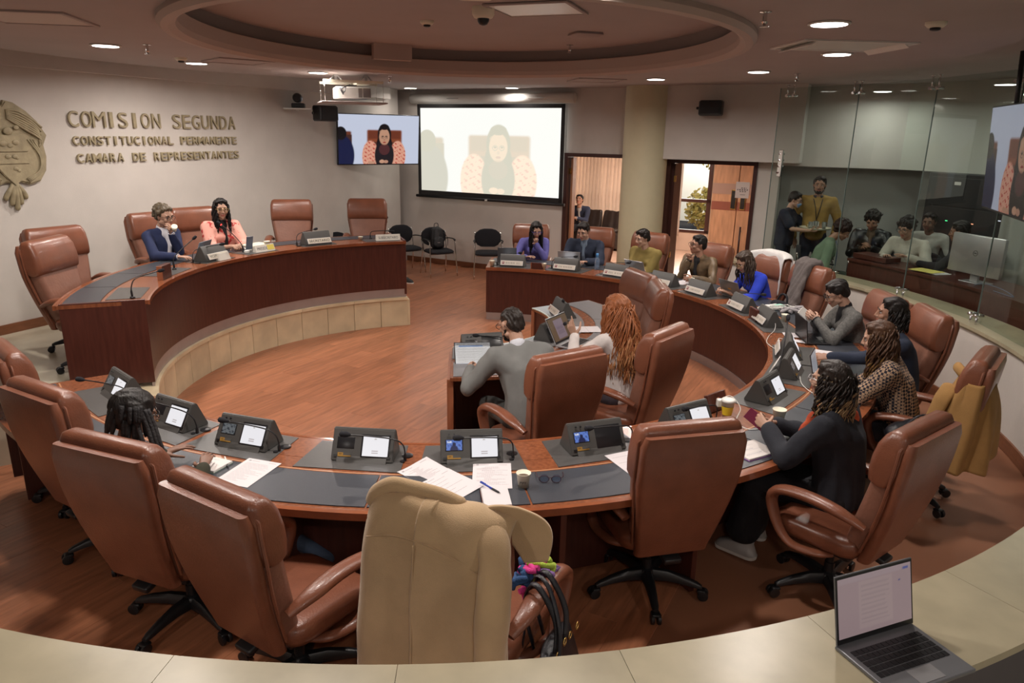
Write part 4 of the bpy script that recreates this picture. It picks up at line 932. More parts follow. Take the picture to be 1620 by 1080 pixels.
notebook((-.067, 3.255, .7495), math.radians(8), .14, .18, .012, 'small ringed notepad with red edge, blue pen on it', mat('cover_red', (.55, .08, .06), .5), -1, writing=0)
notebook((-1.62, 3.57, .7478), math.radians(-22), .15, .14, .012, 'small ringed notebook with handwriting beside the person with dreadlocks', mat('cover_green', (.14, .20, .16), .5), -1)
notebook((1.42, 3.89, .7478), math.radians(30), .24, .19, .010, 'open notebook with handwriting and purple cover before the black cardigan', mat('cover_purple', (.25, .05, .35), .5), None, writing=14)
notebook((2.70, 5.84, .7478), math.radians(62), .22, .26, .012, 'open cream notebook under the hand with the yellow phone', mat('cover_cream', (.60, .55, .42), .5), None, page=(.72, .67, .52), writing=0)
paper((2.38, 5.02, .7483), math.radians(70), .15, .21, 'printed sheet left of the small brown tablet', text_page(21, lines=8))
paper((2.63, 5.06, .7486), math.radians(70), .17, .21, 'printed sheet right of the small brown tablet', text_page(22, lines=8))
paper((2.62, 6.50, .7486), math.radians(80), .16, .15, 'blank white slip beside the black laptop', text_page(2, lines=0, logo=False)); paper((2.63, 6.28, .7486), math.radians(60), .09, .13, 'small white card near the smartphone of the grey blazer', text_page(2, lines=0, logo=False))
o = paper(pol(3.42, 37.5, .7483), math.radians(37+90), .2, .26, 'white sheet under the cup of the brown jacket', text_page(2, lines=0, logo=False))
paper(pol(1.16, -51, .7515), math.radians(-51+90), .24, .3, 'white sheet on the inner desk between the two inner units', text_page(2, lines=0, logo=False)); paper(pol(1.30, -13, .7515), math.radians(-13+110), .21, .27, 'white sheet under the elbow of the red haired woman', text_page(2, lines=2, logo=False))
t = thing('document_stack', 'stack of white documents behind the PRESIDENTE sign', 'documents', pol(3.08, 145.5, PZ+.005), math.radians(145.5+90))
for k in range(5): bm = B(); box(bm, (.004*math.sin(k*2), .004*math.cos(k*3), .005+k*.0085), (.30, .22, .007), .001, rot=(0, 0, .04*math.sin(k*5))); link('document', bm, m_paperw if k % 2 else m_cup, t)
bm = B(); box(bm, pol(2.84, 151.5, PZ+.02), (.05, .05, .03), .006); tag(link('plug_adapter', bm, m_white), 'white plug adapter beside the microphone with the red ring', 'adapter')
# pens and spectacles
def pen(p, rz, label, m1, m2, L_=.145):
    t = thing('pen', label, 'pen', p, rz); bm = B(); tube(bm, [(-L_/2, 0, .005), (L_*.1, 0, .005)], .005, 8); link('barrel', bm, m1, t); bm = B(); tube(bm, [(L_*.1, 0, .005), (L_*.38, 0, .005), (L_*.44, 0, .005)], [.0055, .0055, .003], 8); link('grip', bm, m2, t)
    bm = B(); tube(bm, [(L_*.44, 0, .005), (L_*.5, 0, .005)], [.0028, .0008], 8); link('tip', bm, m_chrome, t); bm = B(); box(bm, (-L_*.35, 0, .0115), (.04, .003, .002)); link('clip', bm, m1, t)
m_bluep = mat('pen_blue', (.02, .06, .45), .3)
pen((-.097, 3.335, .7655), math.radians(-48), 'blue and black ball pen lying across the ringed notepad', m_bluep, m_black, .16); pen((-1.555, 3.60, .750), math.radians(-62), 'white ball pen between the small notebook and the printed sheet', m_white, m_devd); pen(pol(3.42, -28, .750), 1.2, 'red pen on the sheet by the small brown tablet', mat('pen_red', (.45, .03, .03), .4), m_white, .09)
def specs(t, s=1.0, m=None, y0=0.0, ear=.14, fold=False):
    m = m or m_devd
    bm = B()
    for sx in (-1, 1):
        tube(bm, [(sx*.034*s+.027*s*math.cos(a), y0, .021*s*math.sin(a)*(1.0 if math.sin(a) < 0 else .85)) for a in np.linspace(0, 2*PI, 17)[:-1]], .0024*s, 5, closed=True)
        tube(bm, [(sx*.061*s, y0, .008*s), (sx*.074*s, y0-.02*s, .008*s), (sx*.077*s, y0-ear*s*.75, .006*s), (sx*.076*s, y0-ear*s, -.02*s)], .002*s, 5)
    tube(bm, [(-.008*s, y0, .004*s), (0, y0+.003, .009*s), (.008*s, y0, .004*s)], .002*s, 5); return bm
t = thing('spectacles', 'dark framed spectacles lying open on the table right of the coffee cup', 'spectacles', (.215, 3.445, .770), rot=(math.radians(8), 0, math.radians(180)))
link('frame', specs(t, .95), mat('frame_maroon', (.06, .02, .03), .3), t)
bm = B()
for sx in (-1, 1): lathe(bm, [(.025, -.0006), (.025, .0006)], 16, (sx*.032, 0, 0))
bm.transform(Matrix.Rotation(PI/2, 4, 'X')); link('lenses', bm, mat('lens_blue', (.35, .45, .62), .08, trans=.8), t)
# white cords
def cord(pts, label, r=.0028, m=None, plug=True):
    t = thing('white_cord' if m is None else 'cable', label, 'cable', pts[0]); bm = B(); p0 = Vector(pts[0]); tube(bm, [q-p0 for q in bez(pts, 8)], r, 6); link('cord', bm, m or m_white, t)
    return t
q = lambda r, a, z=.752: pol(r, a, z)
cord([q(3.05, 2, .82), q(3.12, -1, .80), q(3.08, -4, .76), q(2.98, -8), q(2.93, -13), q(3.03, -17), q(3.14, -14), q(3.07, -9), q(3.0, -14)], 'looped white cord beside the standing wooden flap')
cord([q(3.18, -22), q(3.20, -28), q(3.27, -33), q(3.42, -36), q(3.5, -35)], 'white cord curving past the printed sheet to the small brown tablet')
cord([q(3.05, -50, .83), q(3.1, -49, .86), q(3.18, -49, .80), q(3.23, -51, .755), q(3.35, -52), q(3.42, -50)], 'white cord running from the plug by the yellow sleeved cup to the phone')
bm = B(); box(bm, pol(3.07, -50.3, .82), (.045, .045, .05), .006); tag(link('charger_plug', bm, m_white), 'white charger plugged into the open flap by the yellow sleeved cup', 'charger')
t = thing('cable_tangle', 'tangle of white and grey cables with a mint pouch on the far right table', 'cables', pol(3.46, 11, .75)); bm = B()
for k in range(7):
    a = rnd.uniform(0, 6); tube(bm, bez([(rnd.uniform(-.2, .2), rnd.uniform(-.1, .1), rnd.uniform(.005, .05)) for i in range(6)], 5), .006, 5)
link('cables', bm, m_white, t); bm = B()
for k in range(4): tube(bm, bez([(rnd.uniform(-.05, .28), rnd.uniform(-.26, -.0), rnd.uniform(.01, .05)) for i in range(5)], 5), .016, 6)
link('scarf_folds', bm, mat('grey_knit', (.32, .30, .31), .9), t); bm = B(); box(bm, (.03, .05, .03), (.13, .07, .035), .012, rot=(0, 0, .4)); link('pouch', bm, mat('mint', (.35, .68, .55), .6), t)
bm = B(); box(bm, pol(3.45, -19.6, .752), (.08, .16, .009), .003, rot=(0, 0, math.radians(40))); tag(link('smartphone', bm, mat('phone_navy', (.02, .03, .06), .2)), 'dark blue smartphone lying left of the open cream notebook', 'phone')
# ================================================================== WALL THINGS
# lettering, every letter a part
def word_row(name, rows, label):
    t = thing(name, label, 'lettering', lp(0, .002, 2.0)); base = t.location.copy()
    for txt, s0, s1, z0, h, bold in rows:
        n_ = len(txt); adv = (s1-s0)/(n_-.12); 
        for i, chh in enumerate(txt):
            if chh == ' ': continue
            key = chh+str(bold)
            me = letters(chh, 1, .013, 0, bold); wch = {'I': .28, 'M': 1.08}.get(chh, .78)
            x0 = s0+adv*(i+.5)-adv*wch/2; me = fit_text(me, 0, adv*wch, h)
            o = link('letter', me, m_tan, t); o.location = lp(x0, .015, z0)-base; o.rotation_euler = (PI/2, 0, RZL)
    return t
def S_at(px):        # s along the lettered wall for picture columns measured in the photograph
    return px
word_row('wall_lettering', [('COMISION SEGUNDA', .665, 3.12, 2.50, .172, .0)], 'large tan raised letters COMISION SEGUNDA on the left wall')
word_row('wall_lettering', [('CONSTITUCIONAL PERMANENTE', .69, 3.12, 2.305, .098, .014)], 'small tan raised letters CONSTITUCIONAL PERMANENTE, middle row on the left wall')
word_row('wall_lettering', [('CAMARA DE REPRESENTANTES', .71, 3.14, 2.115, .098, .014)], 'small tan raised letters CAMARA DE REPRESENTANTES, bottom row on the left wall')
# carved crest
cr_ = thing('carved_crest', 'tan carved coat of arms high on the left wall, cut by the picture edge', 'crest', lp(-.02, 0, 2.25), rot=(PI/2, 0, RZL))
def cp_(name, poly, z0, z1, sym=True, bev=.008):
    bm = B(); pts = poly+([(-x, y) for x, y in poly[::-1]] if sym else []); prism(bm, pts, z0, z1)
    if bev: bmesh.ops.bevel(bm, geom=[e for e in bm.edges if all(v.co.z > z1-1e-4 for v in e.verts)], offset=bev, segments=2, affect='EDGES')
    return link(name, bm, m_tan, cr_)
cp_('backplate', [(.0, .43), (.03, .50), (.12, .48), (.24, .40), (.34, .30), (.42, .16), (.37, .06), (.385, -.06), (.36, -.20), (.28, -.31), (.17, -.34), (.08, -.31), (.0, -.32)], 0, .05, bev=.015)
cp_('shield', [(.0, .16), (.17, .17), (.175, .0), (.165, -.15), (.10, -.24), (.0, -.34)], .05, .075)
cp_('shield_bar', [(.0, .0), (.176, .0), (.176, .012), (.0, .012)], .075, .088, bev=0); cp_('shield_bar', [(.0, -.12), (.17, -.12), (.17, -.108), (.0, -.108)], .075, .088, bev=0)
for sx, k, L2 in ((-1, 0, .15), (1, 1, .15), (-1, 2, .20), (1, 3, .20), (0, 4, .25)):
    bm = B(); tube(bm, bez([(sx*.015, -.32, .04), (sx*(.05 if k < 2 else .02), -.37, .05), (sx*(.10 if k < 2 else .045), -.31-L2, .03), (sx*(.075 if k < 2 else .03), -.33-L2, .01)], 5), [.02]*6+[.026]*6+[.022, .016, .010, .006], 8); link('ribbon_end', bm, m_tan, cr_)
bm = B()
for sx in (-1, 1):
    for k in range(7): tube(bm, bez([(sx*.02, .40-.012*k, .055), (sx*(.12+.01*k), .40-.03*k, .07), (sx*(.27+.012*k), .32-.035*k, .06), (sx*(.37-.012*k), .24-.04*k, .052)], 4), [.012]*13, 6)
    for k in range(3): tube(bm, bez([(sx*(.20+.03*k), .12, .052), (sx*(.30+.01*k), -.05, .06), (sx*(.27+.012*k), -.20, .06), (sx*(.13+.01*k), -.28-.015*k, .055)], 5), .010, 6)
link('wing_feathers', bm, m_tan, cr_); bm = B()
for x, y, r in ((.06, .09, .035), (-.07, .08, .04), (.0, .06, .03), (.03, -.05, .03), (.05, -.065, .02), (-.04, -.05, .03), (.02, -.17, .025), (.05, -.19, .02), (0, .20, .05), (.09, .235, .03), (-.09, .235, .03)):
    t2 = bmesh.new(); bmesh.ops.create_icosphere(t2, subdivisions=2, radius=r); t2.transform(Matrix.Translation((x, y, .078)) @ Matrix.Diagonal((1, .8, .4, 1))); merge(bm, t2)
link('shield_charges', bm, m_tan, cr_)
# projection screen
ps = thing('projection_screen', 'white roll down projection screen with black border on the back wall', 'screen', wp(-.08, -.12, 2.18), RZW)
HW = 1.53
bm = B(); 
for x, z, w_, h_ in ((-HW+.035, 0, .07, 1.66), (HW-.035, 0, .07, 1.66), (0, .80, 2*HW, .07), (0, -.79, 2*HW, .09)): box(bm, (x, 0, z), (w_, .004, h_))
link('black_border', bm, m_black, ps)
o = printed('picture', 2*HW-.14, 1.53, 230, 150, lambda u, v: .40*session_picture((u-.02)*1.0, v*1.02)+.60*(np.zeros((u.size, 3))+S2L((250, 247, 226))), p_proj, ps); o.location = (0, -.001, .01)
bm = B(); tube(bm, [(-HW-.05, 0, -.855), (HW+.05, 0, -.855)], .028, 10); link('bottom_bar', bm, m_black, ps); bm = B(); box(bm, (0, -.028, -.86), (.05, .008, .03)); link('pull_tab', bm, m_white, ps)
bm = B(); tube(bm, [(-HW-.14, .02, .93), (HW+.16, .02, .93)], .085, 18); link('roller_housing', bm, m_white, ps)
bm = B(); box(bm, (-.7, -.066, .93), (.25, .005, .012)); box(bm, (1.0, -.066, .93), (.3, .005, .012)); link('housing_slot', bm, mat('slot_grey', (.4, .38, .36), .5), ps)
# corner television
tvc = Vector((-2.35, 13.12, 2.36))
a_, b_ = Vector((-2.96, 12.42, 0)), Vector((-1.72, 13.22, 0))
dd = (b_-a_); tz = math.atan2(dd.y, dd.x)
tv = thing('television', 'flat television in the back left corner showing a woman in a pink blouse', 'television', ((a_.x+b_.x)/2, (a_.y+b_.y)/2, 2.37), rot=(math.radians(5), 0, tz)); tw = dd.length
bm = B(); box(bm, (0, .02, 0), (tw+.02, .05, .84), .006); link('casing', bm, m_devd, tv); o = printed('picture', tw-.01, .81, 180, 116, session_picture, p_tv, tv); o.location = (0, -.0062, .003)
bm = B(); box(bm, (0, .20, .0), (.12, .34, .12), .01); box(bm, (0, .36, 0), (.35, .03, .35), .005); link('wall_bracket', bm, m_black, tv)
# right television, in front of the booth glass
tp = pol(4.62, -13.2, 2.38); tr_ = thing('television', 'flat television at the right edge of the picture hung before the booth glass', 'television', tp, rot=(math.radians(4), 0, math.radians(-11.5-90-8)))
bm = B(); box(bm, (0, .02, 0), (1.90, .05, .88), .006); link('casing', bm, m_devd, tr_); o = printed('picture', 1.87, .85, 180, 116, session_picture, p_side, tr_); o.location = (0, -.0062, .003)
for x in (-.5, .5): bm = B(); tube(bm, [(x, .06, .3), (x, .06, .85)], .02, 8); link('hanging_pole', bm, m_black, tr_)
# speakers
def speaker(p, rz, label, s=1.0):
    t = thing('loudspeaker', label, 'speaker', p, rz); bm = B(); sweep_rr(bm, [((0, .0, -.11*s), .15*s, .085*s, .03, 0), ((0, -.01, -.09*s), .17*s, .10*s, .04, 0), ((0, -.01, .09*s), .17*s, .10*s, .04, 0), ((0, 0, .11*s), .15*s, .085*s, .03, 0)], 4); link('cabinet', bm, m_black, t, sm=40)
    bm = B(); box(bm, (0, -.112*s, 0), (.28*s, .006, .16*s), .002); link('grille', bm, mat('speaker_grille', (.02, .02, .022), .8), t); bm = B(); tube(bm, [(-.19*s, 0, 0), (-.22*s, .0, 0)], .02*s, 8); tube(bm, [(0, .08, 0), (0, .22, 0)], .02, 8); link('bracket', bm, m_black, t); return t
speaker((-2.93, 11.55, 2.76), math.radians(52), 'black loudspeaker left of the corner television', 1.05)
speaker(wp(4.0, -.50, 2.93), RZW, 'black loudspeaker above the right hand doorway')
# wall camera
t = thing('wall_camera', 'small silver camera on a shelf bracket on the left wall', 'camera', lp(4.25, .20, 2.93), RZL-PI/2+.6); t.scale = (1.35, 1.35, 1.35); bm = B(); tube(bm, [(.0, -.10, .03), (.0, .06, .03)], .05, 16); link('camera_body', bm, m_alu, t); bm = B(); tube(bm, [(0, -.125, .03), (0, -.10, .03)], [.035, .05], 16); link('lens', bm, m_black, t)
bm = B(); box(bm, (0, 0, -.05), (.14, .16, .05), .01); link('pan_base', bm, m_devd, t); bm = B(); box(bm, (0, 0, -.085), (.30, .26, .012)); box(bm, (-.1, .2, .0), (.16, .02, .2)); link('shelf_bracket', bm, m_white, t)
# ================================================================== CEILING THINGS
def downlight(x, y, z, lab):
    t = thing('downlight', lab, 'ceiling light', (x, y, z), 0, 'round ceiling downlights'); bm = B(); lathe(bm, [(.105, .0), (.125, -.002), (.125, -.010), (.108, -.012)], 28); link('trim_ring', bm, m_white, t); bm = B(); lathe(bm, [(.105, -.012), (.105, -.014)], 28); link('diffuser', bm, m_lamp, t)
nm = ['nearest downlight at upper right, above the ceiling grille', 'downlight just below the ceiling grille at upper right', 'downlight left of the sprinkler in front of the booth', 'downlight above the column, nearer of two', 'downlight hidden by the ceiling rim', 'downlight beside the projector lift', 'downlight beside the smoke detector over the left wall', 'leftmost downlight over the left wall', None, None, None, None]
for (r, th, k), lb in zip(DOWN, nm):
    p = pol(r, th, CEIL)
    if lb is None or lb.startswith('downlight hidden'): continue
    downlight(p.x, p.y, CEIL, lb)
for (x, y), lb in zip(DOWN2, ('downlight beside the top of the column', 'downlight right of centre above the projection screen', 'downlight above the corner television')): downlight(x, y, 3.27, lb)
for (x, y), lb in zip(BOOTH, ('downlight in the booth behind the first glass joint', 'downlight in the booth behind the second glass joint', 'downlight in the booth behind the right television')): downlight(x, y, 3.15, lb)
def vent(p, rz, w, d, lab, m_in, louv=False):
    t = thing('ceiling_panel', lab, 'ceiling panel', p, rz); bm = B()
    for x, y, a, b_ in ((-w/2, 0, .03, d), (w/2, 0, .03, d), (0, -d/2, w+.03, .03), (0, d/2, w+.03, .03)): box(bm, (x, y, -.006), (a, b_, .014), .003)
    link('frame', bm, m_white if louv else m_ceil, t); bm = B(); box(bm, (0, 0, -.004), (w-.03, d-.03, .006)); link('panel', bm, m_in, t)
    if louv:
        for sx in (-1, 1):
            bm = B(); box(bm, (sx*w*.40, 0, -.012), (w*.1, d-.03, .006), rot=(0, sx*.6, 0)); link('louvre', bm, m_white, t)
    return t
m_panel_refl = mat('panel_painted_reflection', (.88, .88, .82), .35)  # bright reflection of the panel painted as a plain white colour
pp = pol(3.18, -18.5, CEIL); vent(pp, math.radians(5), .84, .56, 'square ceiling air diffuser at upper right', mat('diffuser_grey', (.62, .65, .61), .5), True)
vent((.14, 5.86, 3.415), math.radians(-20), .62, .55, 'shiny square panel in the ceiling recess beside the dome camera', m_panel_refl)
vent((-3.22, 5.15, CEIL), math.radians(10), .6, .6, 'square ceiling hatch at the far upper left', mat('hatch_paint', (.56, .50, .46), .8)); vent((-2.95, 8.1, CEIL), math.radians(40), .55, .55, 'square ceiling hatch above the lettering', m_ceil); vent((1.03, 9.9, CEIL), math.radians(10), .6, .6, 'square ceiling hatch in front of the column', m_ceil)
def sprinkler(x, y, z, lab):
    t = thing('sprinkler', lab, 'sprinkler', (x, y, z)); bm = B(); lathe(bm, [(.035, 0), (.035, -.006), (.012, -.01), (.012, -.05), (.02, -.055), (.008, -.075), (.026, -.078), (.026, -.082)], 14); link('sprinkler_head', bm, m_chrome, t, sm=40)
sprinkler(1.39, 4.40, CEIL, 'sprinkler head left of the nearest downlight'); sprinkler(3.06, 8.36, CEIL, 'small sprinkler head above the booth glass'); sprinkler(-3.2, 6.66, CEIL, 'sprinkler head above the lettering'); sprinkler(-1.64, 9.84, CEIL, 'small sprinkler head right of the projector lift'); sprinkler(.55, 8.1, 3.42, 'small sprinkler head in the ceiling recess')
def smoke(x, y, z, lab, s=1.0):
    t = thing('smoke_detector', lab, 'smoke detector', (x, y, z)); bm = B(); lathe(bm, [(.06*s, 0), (.06*s, -.015), (.045*s, -.03), (.03*s, -.032)], 18); link('base', bm, m_cup, t, sm=50); bm = B(); lathe(bm, [(.03*s, -.032), (.03*s, -.045), (.015*s, -.05)], 14); link('sensor', bm, m_black, t)
smoke(-3.43, 7.83, CEIL, 'smoke detector beside the downlight over the left wall'); smoke(2.50, 4.67, CEIL, 'smoke detector at the upper right of the ceiling'); smoke(-.77, 6.6, 3.42, 'smoke detector in the ceiling recess left of the dome camera'); smoke(-1.86, 13.6, 3.27, 'smoke detector beside the downlight over the corner television'); smoke(1.98, 12.55, 3.27, 'smoke detector beside the column top')
t = thing('dome_camera', 'white dome camera in the ceiling recess', 'camera', (-.26, 5.86, 3.42)); bm = B(); lathe(bm, [(.085, 0), (.085, -.05), (.07, -.075), (.045, -.08)], 22); link('housing', bm, m_cup, t, sm=50); bm = B(); lathe(bm, [(.045, -.08), (.043, -.10), (.03, -.12), (.01, -.128)], 20); link('dome', bm, m_black, t, sm=60)
t = thing('wifi_access_point', 'flat pale access point on the ceiling right of the dome camera', 'access point', (.63, 7.2, 3.42), .3); bm = B(); sweep_rr(bm, [((0, 0, 0), .13, .13, .04, 0), ((0, 0, -.02), .14, .14, .05, 0), ((0, 0, -.04), .11, .11, .04, 0)], 4); link('housing', bm, m_ceil, t, sm=50); bm = B(); box(bm, (0, .05, -.005), (.2, .1, .02)); link('mounting_plate', bm, m_black, t)
t = thing('wifi_access_point', 'flat pale access point at the very top of the picture', 'access point', (-.29, 5.25, 3.42), .1); bm = B(); sweep_rr(bm, [((0, 0, 0), .13, .13, .04, 0), ((0, 0, -.02), .14, .14, .05, 0), ((0, 0, -.04), .11, .11, .04, 0)], 4); link('housing', bm, m_cup, t, sm=50)
# projector on its lift
pj = thing('projector', 'white projector on a motorised lift below the ceiling left of the screen', 'projector', (-2.12, 9.75, 2.975), math.radians(20)); pj.scale = (.86, .86, .86)
bm = B(); box(bm, (0, 0, 0), (.50, .42, .16), .015); link('projector_body', bm, m_white, pj); bm = B()
for x in (.10, .17, .225): box(bm, (x, -.212, 0), (.055, .006, .13))
link('vent_grille', bm, mat('grille_grey', (.22, .2, .19), .6), pj)
bm = B(); 
for x in (-.19, -.17, -.15): box(bm, (x, -.214, .02-.03*(x+.17)/.02), (.02, .01, .02))
tube(bm, bez([(-.2, -.22, .05), (-.14, -.27, .0), (-.1, -.24, .09), (.05, -.22, .10)], 5), .008, 6); tube(bm, bez([(-.15, -.22, -.03), (-.18, -.28, .04), (-.05, -.24, .11)], 5), .007, 6); link('cables', bm, m_black, pj)
bm = B()
for x in (-.42, .42):
    for y in (-.30, .30): tube(bm, [(x, y, -.13), (x, y, .14)], .003, 5)
link('hanging_rods', bm, m_chrome, pj); bm = B(); box(bm, (0, 0, -.14), (.95, .75, .02), .004); link('ceiling_flap', bm, m_ceil, pj)
bm = B(); box(bm, (0, -.28, .15), (.86, .03, .035)); box(bm, (0, .28, .15), (.86, .03, .035)); box(bm, (.15, 0, .14), (.2, .5, .04)); link('lift_tray', bm, m_cup, pj)
bm = B()
for x in (-.22, .22):
    for sx in (-1, 1): tube(bm, [(x, 0, .27), (x+sx*.12, 0, .15)], .012, 6)
    box(bm, (x, 0, .21), (.04, .03, .12))
link('scissor_arms', bm, m_alu, pj); bm = B(); box(bm, (0, 0, .268), (.95, .5, .004)); link('shaft_dark_sheet', bm, m_black, pj)  # black sheet stands in for the darkness inside the lift shaft
# ================================================================== SOFT FORMS
def hull_bm(prim, seg=10):
    """convex hull of balls: prim = [(centre, radius or (rx, ry, rz)), ...]"""
    bm = bmesh.new()
    for c, r in prim:
        r = (r, r, r) if not isinstance(r, (tuple, list)) else r
        t = bmesh.new(); bmesh.ops.create_uvsphere(t, u_segments=seg, v_segments=max(6, seg-2), radius=1)
        t.transform(Matrix.Translation(Vector(c)) @ Matrix.Diagonal((*r, 1)))
        merge(bm, t)
    if len(prim) > 1:
        r = bmesh.ops.convex_hull(bm, input=bm.verts[:]); 
        bmesh.ops.delete(bm, geom=list({g for g in r['geom_interior'] if isinstance(g, bmesh.types.BMVert)}), context='VERTS')
        loose = [v for v in bm.verts if not v.link_faces]; bmesh.ops.delete(bm, geom=loose, context='VERTS')
    return bm
def blob(prims, voxel=.012, sm=6, folds=0.0, fscale=9.0, seed=0, cut=None, fdir=(1, 1, .35)):
    bm = bmesh.new()
    for p in prims: merge(bm, hull_bm(p))
    me = bpy.data.meshes.new('b'); bm.to_mesh(me); bm.free(); o = bpy.data.objects.new('b', me)
    m = o.modifiers.new('r', 'REMESH'); m.mode = 'VOXEL'; m.voxel_size = voxel; m.use_smooth_shade = True
    if sm: m = o.modifiers.new('s', 'SMOOTH'); m.factor = .5; m.iterations = sm
    out = evaluated_mesh(o)
    if folds:
        n_ = len(out.vertices); co = np.empty(n_*3); out.vertices.foreach_get('co', co); co = co.reshape(-1, 3); no = np.empty(n_*3); out.vertices.foreach_get('normal', no); no = no.reshape(-1, 3)
        q = co*fscale*np.array(fdir); s = seed*1.7
        w = np.sin(q[:, 0]*2.1+np.sin(q[:, 2]*1.7+s)*1.6+s)*np.sin(q[:, 1]*1.9+q[:, 2]*.9+s*2)+.6*np.sin(q[:, 0]*4.3-q[:, 1]*3.1+q[:, 2]*2.2+s)
        w = np.sign(w)*np.abs(w)**.8
        co = co+no*(w*folds)[:, None]; out.vertices.foreach_set('co', co.ravel())
    for p in out.polygons: p.use_smooth = True
    return out
def mesh_join(meshes, mats_):
    bm = bmesh.new(); ml = []
    for me, M_, mi in meshes:
        n0 = len(bm.faces); bm.from_mesh(me); bm.faces.ensure_lookup_table(); bm.verts.ensure_lookup_table()
    return bm
def add_me(bm, me, M_, mi=None):
    v0 = len(bm.verts); f0 = len(bm.faces); bm.from_mesh(me); bm.verts.ensure_lookup_table(); bm.faces.ensure_lookup_table()
    if M_ is not None:
        bmesh.ops.transform(bm, matrix=M_, verts=bm.verts[v0:])
        if M_.determinant() < 0: bmesh.ops.reverse_faces(bm, faces=bm.faces[f0:])
    if mi is not None:
        for f in bm.faces[f0:]: f.material_index = mi
# -- head: faces +y, origin between the ears at eye height
def head_template(wide=1.0, jaw=1.0):
    pr = [[((0, -.015, .032), (.077*wide, .096, .082))], [((0, .035, .01), (.066*wide, .055, .07)), ((0, -.01, .0), (.07*wide, .07, .07))],
          [((0, .05, -.03), (.05*wide, .04, .05)), ((0, .068, -.098), (.020*jaw, .016, .014)), ((-.048*jaw, .0, -.065), .018), ((.048*jaw, .0, -.065), .018)],
          [((0, .086, .012), .008), ((0, .106, -.030), (.011, .011, .009))], [((-.012, .094, -.034), (.008, .009, .007)), ((.012, .094, -.034), (.008, .009, .007))],
          [((-.040, .076, .024), (.016, .010, .008)), ((.040, .076, .024), (.016, .010, .008))], [((-.038, .066, -.03), (.022, .020, .020))], [((.038, .066, -.03), (.022, .020, .020))],
          [((-.016, .086, -.058), .0065), ((.016, .086, -.058), .0065), ((0, .092, -.057), .007)], [((0, .088, -.068), (.017, .008, .006))],
          [((-.079*wide, -.006, .006), (.009, .017, .020)), ((-.073*wide, -.004, -.024), (.007, .010, .010))], [((.079*wide, -.006, .006), (.009, .017, .020)), ((.073*wide, -.004, -.024), (.007, .010, .010))],
          [((0, -.022, -.05), (.050, .052, .04)), ((0, -.040, -.16), (.054, .054, .03))]]
    me = blob(pr, .0055, 3)
    bm = bmesh.new(); bm.from_mesh(me); 
    for f in bm.faces:
        c = f.calc_center_median()
        if c.y > .078 and abs(c.x) < .024-.25*abs(c.z+.0625) and -.0735 < c.z < -.052: f.material_index = 1
        f.smooth = True
    for sx in (-1, 1):
        for (c, r, mi) in (((sx*.031, .0735, .002), (.0145, .010, .0085), 2), ((sx*.031, .0785, .002), (.0068, .0068, .0072), 3)):
            t = bmesh.new(); bmesh.ops.create_uvsphere(t, u_segments=12, v_segments=8, radius=1); t.transform(Matrix.Translation(c) @ Matrix.Diagonal((*r, 1)))
            for f in t.faces: f.smooth = True
            merge(bm, t, mi)
        t = bmesh.new(); tube(t, [(sx*.012, .0885, .022), (sx*.03, .0895, .029), (sx*.050, .077, .023)], [.003, .0042, .002], 6); merge(bm, t, 3)
        t = bmesh.new(); tube(t, [(sx*.017, .0815, .0085), (sx*.031, .0845, .0125), (sx*.046, .0765, .007)], [.0016, .0022, .0016], 5); merge(bm, t, 3)
    out = bpy.data.meshes.new('head'); bm.to_mesh(out); bm.free(); return out
HEAD = {'f': head_template(.95, .85), 'm': head_template(1.0, 1.1)}
# -- right hand: wrist at the origin, fingers towards +y, palm faces -z, thumb on the -x side
def hand_template(curl, spread=1.0, thumb=0.0, tcurl=.4):
    pr = [[((0, -.03, 0), (.025, .02, .018)), ((0, .01, 0), (.027, .02, .016))], [((0, .01, 0), (.026, .018, .014)), ((-.026, .078, .0), .0105), ((.026, .070, 0), .0095), ((0, .082, .002), .011)]]
    for i, (x, y, L_, r) in enumerate(((-.028, .082, .072, .0085), (-.0095, .088, .080, .0088), (.0095, .084, .074, .0083), (.0275, .075, .058, .0075))):
        c = curl[i] if isinstance(curl, (list, tuple)) else curl; p = Vector((x, y, 0)); a = c*.6; sp = (i-1.5)*.06*spread; q = p; segs = (.45, .31, .24)
        for k, s_ in enumerate(segs):
            d = Vector((math.sin(sp)*math.cos(a), math.cos(sp)*math.cos(a), -math.sin(a))); e = q+d*L_*s_; pr.append([(q, r*(1-.08*k)), (e, r*(.93-.10*k))]); q = e; a += c*1.05
    p = Vector((-.022, .012, -.004)); d = Vector((-.75, .62, -.2-thumb)).normalized(); e = p+d*.042; pr.append([(p, .014), (e, .0105)]); d2 = Vector((-.35, .9, -.25-thumb-tcurl*.4)).normalized(); f = e+d2*.032; pr.append([(e, .0102), (f, .0092)]); d3 = (d2+Vector((.35*tcurl, .1, -.3*tcurl))).normalized(); pr.append([(f, .009), (f+d3*.026, .0072)])
    return blob(pr, .0042, 2)
HANDS = {'rest': hand_template([.28, .3, .34, .4]), 'type': hand_template([.5, .52, .55, .6], 1.0, .1), 'hold': hand_template([.95, .95, 1.0, 1.0], .3, .5, 1.0), 'point': hand_template([.1, .9, 1.2, 1.25], .6, .3, .6), 'fist': hand_template([1.35, 1.4, 1.45, 1.45], .2, .5, 1.0)}
SKINS = {'light': (.46, .27, .19), 'tan': (.36, .19, .125), 'mid': (.30, .155, .10), 'brown': (.20, .10, .065), 'dark': (.10, .055, .038)}
def skin_m(k): return mat('skin_'+k, SKINS[k], .5, var=.06, vscale=15)
m_eyew = mat('eye_white', (.55, .52, .50), .3); m_eyed = mat('eye_dark', (.02, .012, .01), .25)
